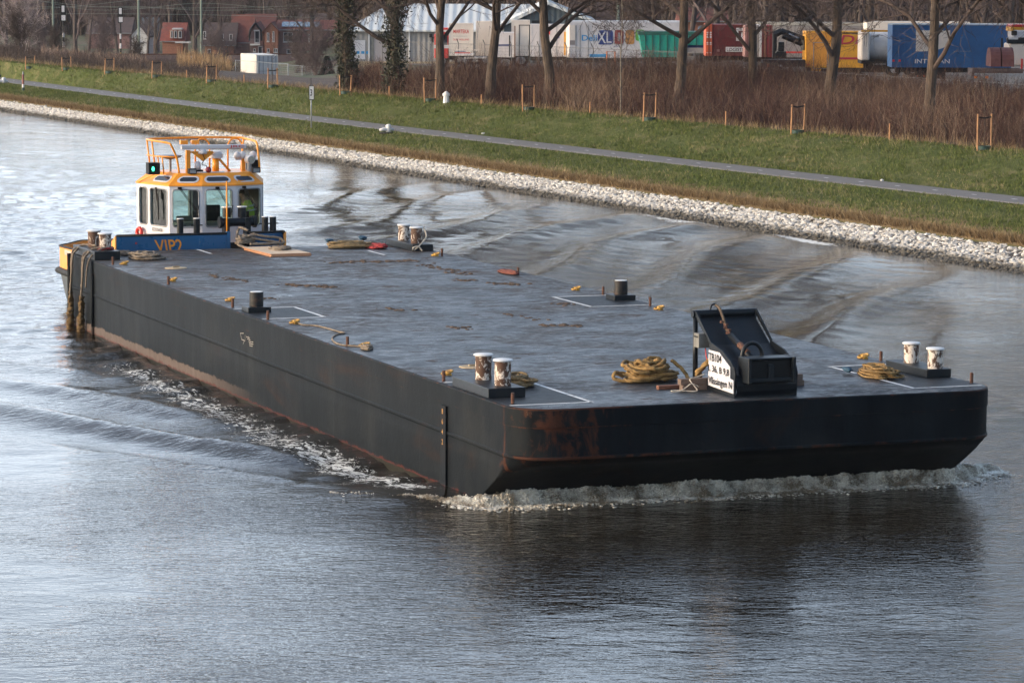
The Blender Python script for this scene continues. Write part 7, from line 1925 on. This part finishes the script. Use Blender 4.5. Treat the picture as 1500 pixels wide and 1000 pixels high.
# red and slate roofs further back
tile_r = mat('roof_tiles_red', g(.17, .05, .035), g(.11, .04, .032), 1.5, .85, bump=.03, bscale=12); tile_d = mat('roof_tiles_dark', g(.06, .045, .045), g(.085, .055, .05), 1.5, .85); slate = mat('roof_slate', g(.10, .12, .135), g(.14, .15, .16), 1.5, .6)
brick_o = mat('brick_orange', g(.34, .15, .095), g(.26, .11, .075), 6, .9, bump=.01); brick_sh = mat('brick_shaded', g(.24, .135, .125), g(.19, .11, .105), 5, .9, bump=.01)  # purple brick is the orange brick with its shade put into the colour
def house(u0, u1, D, vb, ve, vr, name, label, wall, roof, wins=(), gable=False, depth=8.0, over=.35, ds=0.0, zoff=None):
    t, L, zz, xx = frame2(u0, u1, D, D + ds, vb, name, label, 'house', 'brick houses beyond the railway', zoff=zoff)
    ze, zr = zz(ve), zz(vr)
    if gable:
        mb = MB(); mb.prism([(0, -.3), (L, -.3), (L, ze), (L / 2, zr), (0, ze)], lambda a, b_, d: (a, d, b_), 0, depth); mb.build('wall', wall, t)
        mb = MB()
        for (xa, za, xb, zb2) in ((-over, ze - over * .9, L / 2, zr), (L / 2, zr, L + over, ze - over * .9)):
            mb.add([(xa, -.2, za), (xb, -.2, zb2), (xb, -.2, zb2 + .18), (xa, -.2, za + .18), (xa, depth, za), (xb, depth, zb2), (xb, depth, zb2 + .18), (xa, depth, za + .18)], [(0, 1, 2, 3), (7, 6, 5, 4), (3, 2, 6, 7), (0, 4, 5, 1), (0, 3, 7, 4), (1, 5, 6, 2)])
        rf = mb.build('roof', roof, t)
    else:
        MB().b2(0, L, 0, depth, -.3, ze).build('wall', wall, t)
        mb = MB(); mb.prism([(-.3, ze - .05), (depth / 2, zr), (depth + .3, ze - .05), (depth + .3, ze - .15), (-.3, ze - .15)], lambda a, b_, d: (d, a, b_), -over, L + over); rf = mb.build('roof', roof, t)
        MB().b2(-over, L + over, -.42, -.3, ze - .16, ze - .04).build('gutter', M['grey_metal'], rf)
    for (a, b_, v0, v1, kind) in wins:
        fr = MB(); x0, x1, z0, z1 = xx(a), xx(b_), zz(v1), zz(v0); w_ = .09
        fr.b2(x0, x1, -.06, .0, z0, z0 + w_); fr.b2(x0, x1, -.06, .0, z1 - w_, z1); fr.b2(x0, x0 + w_, -.06, .0, z0, z1); fr.b2(x1 - w_, x1, -.06, .0, z0, z1)
        if kind == 2: fr.b2((x0 + x1) / 2 - w_ / 2, (x0 + x1) / 2 + w_ / 2, -.06, .0, z0, z1)
        f = fr.build('window' if kind else 'door', M['clean_white'], t); MB().b2(x0 + w_, x1 - w_, -.03, -.01, z0 + w_, z1 - w_).build('pane', M['dark_glass'], f)
        MB().b2(x0 - .05, x1 + .05, -.12, 0, z0 - .1, z0).build('sill', M['white_paint'], f)
    return t, L, zz, xx, rf
# main house: wing facing us with solar panels, orange gabled bay, gambrel bay with a balcony
t, L, zz, xx, rf = house(407, 500, 480, 82, 43, 30, 'brick_house', 'brick house wing coloured purple for shade, with solar panels on its red roof', brick_sh, tile_r, ((415, 429, 47.5, 61.5, 2), (452, 459, 50, 61, 1), (420, 427, 72, 79, 1)))
zr = zz(30); ze = zz(43)
for i in range(5):
    x0_ = xx(412) + i * 1.05; mb = MB()
    def rp(x, t_): return (x, -.3 + 4.3 * t_ - .06, ze - .05 + (zr - ze + .05) * t_ + .12)
    mb.add([rp(x0_, .22), rp(x0_ + .98, .22), rp(x0_ + .98, .72), rp(x0_, .72)], [(0, 1, 2, 3)]); mb.build('solar_panel', mat('solar_blue', g(.08, .13, .20), g(.25, .32, .38), 2, .2), rf) if i == 0 else mb.build('solar_panel', bpy.data.materials['solar_blue'], rf)
t, L, zz, xx, rf = house(387.5, 407, 478, 82, 46, 34.5, 'brick_bay', 'orange brick gabled bay between the two house wings', brick_o, tile_r, ((391, 394.5, 48, 61, 1), (399, 402, 46, 61, 1), (391, 395, 71, 77, 1), (401, 407, 71, 77, 2)), gable=True)
t, L, zz, xx, rf = house(366, 386, 479, 82, 52, 34.5, 'gambrel_house', 'house bay with a black framed curved gable and a small balcony', brick_sh, tile_r, ((373, 380.5, 44, 63, 1), (371, 374.5, 71, 76, 1), (378, 384.5, 68, 79, 0)), gable=True)
mb = MB(); pts = [(xx(a), -.30, zz(b_)) for a, b_ in ((366, 60), (366.5, 46), (370, 39.5), (374.5, 34.5), (379, 39.5), (383, 46), (383.5, 60))]
mb.tube(smooth_path(pts, 4), .14, 6); mb.build('gable_frame', M['black_steel'], t)
MB().b2(xx(367), xx(381), -1.0, 0, zz(66.5), zz(64.5)).build('balcony_floor', M['white_paint'], t)
mb = MB(); mb.b2(xx(367), xx(381), -1.0, -.95, zz(57.5), zz(57)); 
for i in range(7): x0_ = xx(367) + i * .2; mb.b2(x0_, x0_ + .04, -1.0, -.95, zz(64.5), zz(57))
mb.build('balcony_rail', M['grey_metal'], t); MB().b2(xx(372), xx(380), -.2, 0, zz(46), zz(44)).build('lintel', M['clean_white'], t)
house(340, 368, 486, 82, 62, 22, 'brick_house', 'house with a steep dark red roof left of the curved gable', brick_sh, tile_r, ())
house(360, 400, 500, 82, 40, 21, 'brick_house', 'tall red hipped roof behind the orange bay', brick_sh, tile_r, ())
house(300, 342, 484, 84, 66, 34, 'brick_house', 'low house with a sweeping dark roof and white dormer windows', brick_o, tile_d, ((321, 328, 50, 59, 2), (298, 302, 46, 57, 1), (336, 341, 50, 59, 1), (304, 309, 72, 80, 1)), depth=9)
t, L, zz, xx, rf = house(238, 268, 486, 84, 60, 34, 'brick_house', 'orange house with a bright red dormer roof behind the bare trees', brick_o, mat('roof_bright_red', g(.22, .06, .042), g(.15, .05, .04), 2, .8), ())
MB().b2(xx(249), xx(268), -.4, 2, zz(56), zz(44)).build('dormer', brick_o, t); MB().b2(xx(253), xx(267), -.8, 2, zz(43.5), zz(41.5)).build('dormer_roof_edge', M['clean_white'], t)
for a, b_ in ((250.5, 254), (255.5, 260), (262, 267)): 
    f = MB().b2(xx(a), xx(b_), -.5, -.4, zz(56), zz(45)).build('window', M['clean_white'], t); MB().b2(xx(a) + .1, xx(b_) - .1, -.53, -.5, zz(55), zz(46)).build('pane', M['dark_glass'], f)
MB().b2(xx(258), xx(280), -1.5, 0, zz(63), zz(61)).build('porch_roof', M['white_paint'], t)
house(193, 216, 470, 84, 52, 38, 'white_house', 'white gabled house end between the trees at left', M['white_paint'], tile_d, ((199, 203, 50, 60, 1),), gable=True)
house(208, 226, 500, 84, 58, 26, 'brick_house', 'house with a steep slate roof behind the bare trees at left', brick_sh, slate, ())
house(130, 190, 520, 86, 48, 26, 'brick_house', 'low roofs hidden behind trees left of the white house', brick_sh, tile_d, ())
house(440, 520, 520, 80, 34, 20, 'brick_house', 'roofs rising behind the solar panel wing', brick_o, tile_d, ())
house(838, 905, 330, 84, 34, 4, 'brick_house', 'dark red tiled roof with a skylight behind the lettered trailer', brick_sh, tile_d, ())
house(1000, 1062, 340, 84, 30, 12, 'brick_house', 'red roof glimpsed behind the green skip', brick_o, tile_r, ())

# ------------------------------------------------------------------ fences, container, railway
t, L, zz, xx = frame2(353, 375.5, 367, 367, 118, 'site_container', 'white site container with double doors coloured grey for shade on the low ground', 'container')
# side (sunlit) then door end, a box turned towards the left
rz = t.rotation_euler[2]
A = S(353, 117, 366); Bp = S(375.5, 119, 358); Cc = S(407.5, 119, 358.8)
bpy.data.objects.remove(t)
zb_ = gz(Bp[0], Bp[1])
t = empty('site_container', (Bp[0], Bp[1], zb_), math.atan2(Cc[1] - Bp[1], Cc[0] - Bp[0]), 'white site container with double doors coloured grey for shade on the low ground', 'container')
Lw = math.hypot(Cc[0] - Bp[0], Cc[1] - Bp[1]); Hh = float(S(375, 80.5, 358)[2]) - zb_
cont_w = mat('container_cream', g(.68, .62, .54), g(.62, .56, .5), 1, .5)
MB().b2(0, Lw, 0, 6.0, .05, Hh).build('body', cont_w, t, bevel=.02)
dr = MB().b2(.08, Lw - .08, -.03, 0, .15, Hh - .12).build('doors', mat('container_door_shaded', g(.36, .38, .41), g(.42, .44, .46), 2, .5), t)  # blue-grey door colour carries the shade of this end
mb = MB()
for f_ in (.12, .30, .52, .68, .88): mb.b2(Lw * f_, Lw * f_ + .05, -.07, -.03, .15, Hh - .12)
for h_ in (.35, .7): mb.b2(.1, Lw - .1, -.05, -.03, Hh * h_, Hh * h_ + .04)
mb.build('locking_bars', mat('bar_grey', g(.10, .11, .13)), dr)
def wire_fence(p0, p1, h, sp, label, m=None, group='wire mesh fences', bent=False, mesh=.16, r=.03, zf=None, lean=0.0):
    """posts, top rail and an open mesh panel"""
    p0 = np.array(p0[:2]); p1 = np.array(p1[:2]); L = np.linalg.norm(p1 - p0); n = max(1, int(round(L / sp))); d = (p1 - p0) / L
    rt = empty('mesh_fence', (p0[0], p0[1], 0), math.atan2(d[1], d[0]), label, 'fence', group)
    zs = [gz(*(p0 + d * L * i / n)) for i in range(n + 1)]
    for i in range(n + 1):
        x = L * i / n; pts = [(x, 0, zs[i] - .1), (x, 0, zs[i] + h)]
        if bent: pts.append((x + .12, -.28, zs[i] + h + .32))
        MB().tube(pts, r, 6).build('post', m or M['galv'], rt)
    MB().tube([(L * i / n, 0, zs[i] + h - .03) for i in range(n + 1)], r * .6, 5).build('top_rail', m or M['galv'], rt)
    xs = np.arange(0, L, mesh); z0 = np.interp(xs, np.linspace(0, L, n + 1), zs)
    a = np.stack([xs, xs * 0, z0 + .05], 1); b = np.stack([xs, xs * 0, z0 + h - .04], 1)
    rg_ = np.random.default_rng(1); v1, f1 = ribbons(a, b, np.full(len(xs), .008), np.full(len(xs), .008), rg_)
    hs = np.arange(.1, h, .2); V = [v1]; F = [f1]; b_ = len(v1)
    a = []; b = []
    for hh in hs:
        for i in range(n): a.append((L * i / n, 0, zs[i] + hh)); b.append((L * (i + 1) / n, 0, zs[i + 1] + hh))
    a = np.array(a); b = np.array(b); nn = len(a)
    up = np.array([0, 0, .004]); v2 = np.stack([a - up, b - up, b + up, a + up], 1).reshape(-1, 3); f2 = np.arange(4 * nn).reshape(nn, 4) + b_
    mesh_np('mesh', np.concatenate([v1, v2]), np.concatenate([f1, f2]), m or M['galv'], rt)
    return rt
dkg = mat('fence_green', g(.02, .05, .04), g(.03, .06, .05), 2, .6)
wire_fence(S(345, 115, 352), S(378, 115, 350), 2.0, 2.2, 'mesh fence in front of the white container')
gt = wire_fence(S(378, 118, 350), S(422, 118, 346), 2.0, 3.1, 'galvanised double gate right of the white container', group='galvanised gate', r=.05)
wire_fence(S(422, 118, 346), S(506, 120, 335), 1.9, 2.9, 'long low mesh fence running right from the gate')
wire_fence(S(560, 90, 262), S(830, 90, 246), 2.0, 3.2, 'yard fence with bent tops below the white trailers', m=mat('fence_grey', g(.12, .115, .11)), bent=True)
wire_fence(S(830, 90, 246), S(1035, 90, 232), 2.0, 3.2, 'yard fence with bent tops below the lettered trailer', m=bpy.data.materials['fence_grey'], bent=True)
wire_fence(S(1018, 90, 218), S(1520, 118, 184), 1.7, 3.0, 'yard fence with a pale sagging top wire below the containers', m=mat('fence_pale', g(.26, .25, .24)), group='wire mesh fences')
wire_fence(S(-20, 90, 458), S(230, 90, 462), 1.9, 3.0, 'dark green fence beyond the railway at left', m=dkg)
wire_fence(S(230, 90, 462), S(470, 90, 468), 1.9, 3.0, 'dark green fence in front of the brick houses', m=dkg)
# paved apron by the container
a, b = S(352, 121, 350), S(500, 126, 320)
mb = MB(); pts = [S(325, 122, 346), S(500, 124, 330), S(500, 120, 345), S(352, 118, 358)]
mb.add([(p[0], p[1], gz(p[0], p[1]) + .05) for p in pts], [(0, 1, 2, 3)]); tag(mb.build('paved_apron', M['gravel']), 'grey paved apron by the container', kind='structure')
# railway
def rail():
    A0, A1 = S(-150, 79, 447), S(640, 85, 452)
    d = (A1 - A0)[:2]; L = np.linalg.norm(d); rz = math.atan2(d[1], d[0]); z0 = gz(*S(300, 80, 450)[:2])
    rt = empty('railway_track', (A0[0], A0[1], z0), rz, 'single railway track on brown ballast in front of the houses', 'railway')
    mb = MB(); mb.prism([(-3.4, -.4), (-1.5, .75), (1.5, .75), (3.4, -.4)], lambda a, b_, c: (c, a, b_), 0, L); mb.build('ballast', mat('ballast', g(.10, .06, .05), g(.07, .045, .04), 6, .95, bump=.05), rt)
    for y in (-.72, .72): MB().b2(0, L, y - .035, y + .035, .80, .95).build('rail', M['rust'], rt)
    mb = MB(); x = 0
    while x < L: mb.b2(x, x + .24, -1.25, 1.25, .74, .80); x += .65
    mb.build('sleepers', M['wood_old'], rt)
rail()
def signal(u, v0, v1, D, label):
    b = behind(u, D); ztop = float(S(u, v0, D)[2]) - b[2]; sc = D / FPX
    rt = empty('rail_signal', b, -YAW * .9, label, 'signal', 'railway signals')
    MB().cyl((0, 0, -.2), (0, 0, ztop - 2.0), .09, n=8).build('post', M['black_mat'], rt)
    zh = ztop - 2.0
    bd = MB(); bd.prism([(.30 * math.cos(a), (1.72 if i < 9 else .27) + (.27 * math.sin(a))) for i, a in enumerate(np.linspace(0, PI, 9))] + [(-.30, .0), (.30, .0)], lambda a, b_, d: (a, d, zh + b_), -.06, .0)
    bd = bd.build('head', M['black_mat'], rt)
    MB().b2(-.16, .16, -.09, -.06, zh + 1.10, zh + 1.84).build('white_face', M['clean_white'], bd)
    MB().b2(-.19, .27, -.10, -.06, zh + .12, zh + .74).build('number_board', M['clean_white'], bd)
    for f_ in (.30, .46): MB().cyl((0, 0, ztop * f_), (0, 0, ztop * f_ + .62), .12, n=8).build('white_band', M['clean_white'], rt)
    MB().box((0, -.1, ztop * .22), (.12, .06, .14)).build('yellow_tag', M['lens_yellow'], rt)
signal(93.3, 6.5, 88, 405, 'taller black railway signal with white faces at left'); signal(177, 10, 90, 425, 'black railway signal with white faces left of the catenary poles')
polem = mat('pole_green_grey', g(.17, .21, .17), g(.22, .25, .2), 2, .7)
for u, D, lab in ((78.5, 441, 'leftmost tall grey green catenary pole'), (203.5, 443, 'middle tall grey green catenary pole'), (295, 444, 'tall grey green catenary pole in front of the low house'), (905, 300, 'grey pole behind the lettered trailer')):
    b = behind(u, D); rt = empty('catenary_pole', b, 0, lab, 'pole', 'catenary poles')
    MB().cyl((0, 0, 0), (0, 0, 12), .17, .12, n=8).build('shaft', polem, rt)
    if u < 400: MB().cyl((0, 0, 9.6), (.4, -2.6, 10.2), .05, n=6).build('arm', polem, rt)
wm_ = mat('wire_green', g(.20, .22, .19))
for i, pts in enumerate((((-60, -14), (78, 4), (160, 11), (300, 12), (470, 8)), ((-60, -4), (60, 10), (203, 10), (300, 15.5), (480, 12)), ((-60, 14), (78, 12), (180, 2), (260, -8), (330, -16)), ((20, -8), (120, 13.5), (203, 13), (295, 5), (400, 13)), ((60, 21), (150, 20.5), (295, 22), (460, 26)))):
    pl_ = [S(u, v, 442) for u, v in pts]
    o = MB().tube(smooth_path(pl_, 5), .022, 4).build('overhead_wire', wm_, None)
    tag(o, 'thin overhead railway wire, %s of the five' % ('highest', 'second', 'third, steeply crossing', 'fourth', 'lowest')[i], 'wire', 'overhead railway wires')
# small white barrier by the track
b = behind(275, 432); rt = empty('track_barrier', (b[0], b[1], b[2] + .3), -.25, 'small white barrier beside the railway track', 'barrier')
MB().b2(-.6, .6, -.05, .0, .35, .85).build('panel', M['clean_white'], rt)
for x in (-.55, -.2, .2, .55): MB().b2(x - .05, x + .05, -.09, -.05, -.4, .5).build('leg', M['clean_white'], rt)

# ------------------------------------------------------------------ air
def make_haze():
    k = bpy.data.materials.new('haze_air'); k.use_nodes = True; t = k.node_tree; t.nodes.clear()
    v = t.nodes.new('ShaderNodeVolumePrincipled'); v.inputs['Density'].default_value = .00006; v.inputs['Color'].default_value = (.86, .88, .95, 1)
    o_ = t.nodes.new('ShaderNodeOutputMaterial'); t.links.new(v.outputs[0], o_.inputs['Volume'])
    b = MB().b2(-700, 1500, -450, 1450, -8, 40).build('haze', k); tag(b, 'thin evening haze over the canal and the low land', 'haze', kind='stuff')
make_haze()
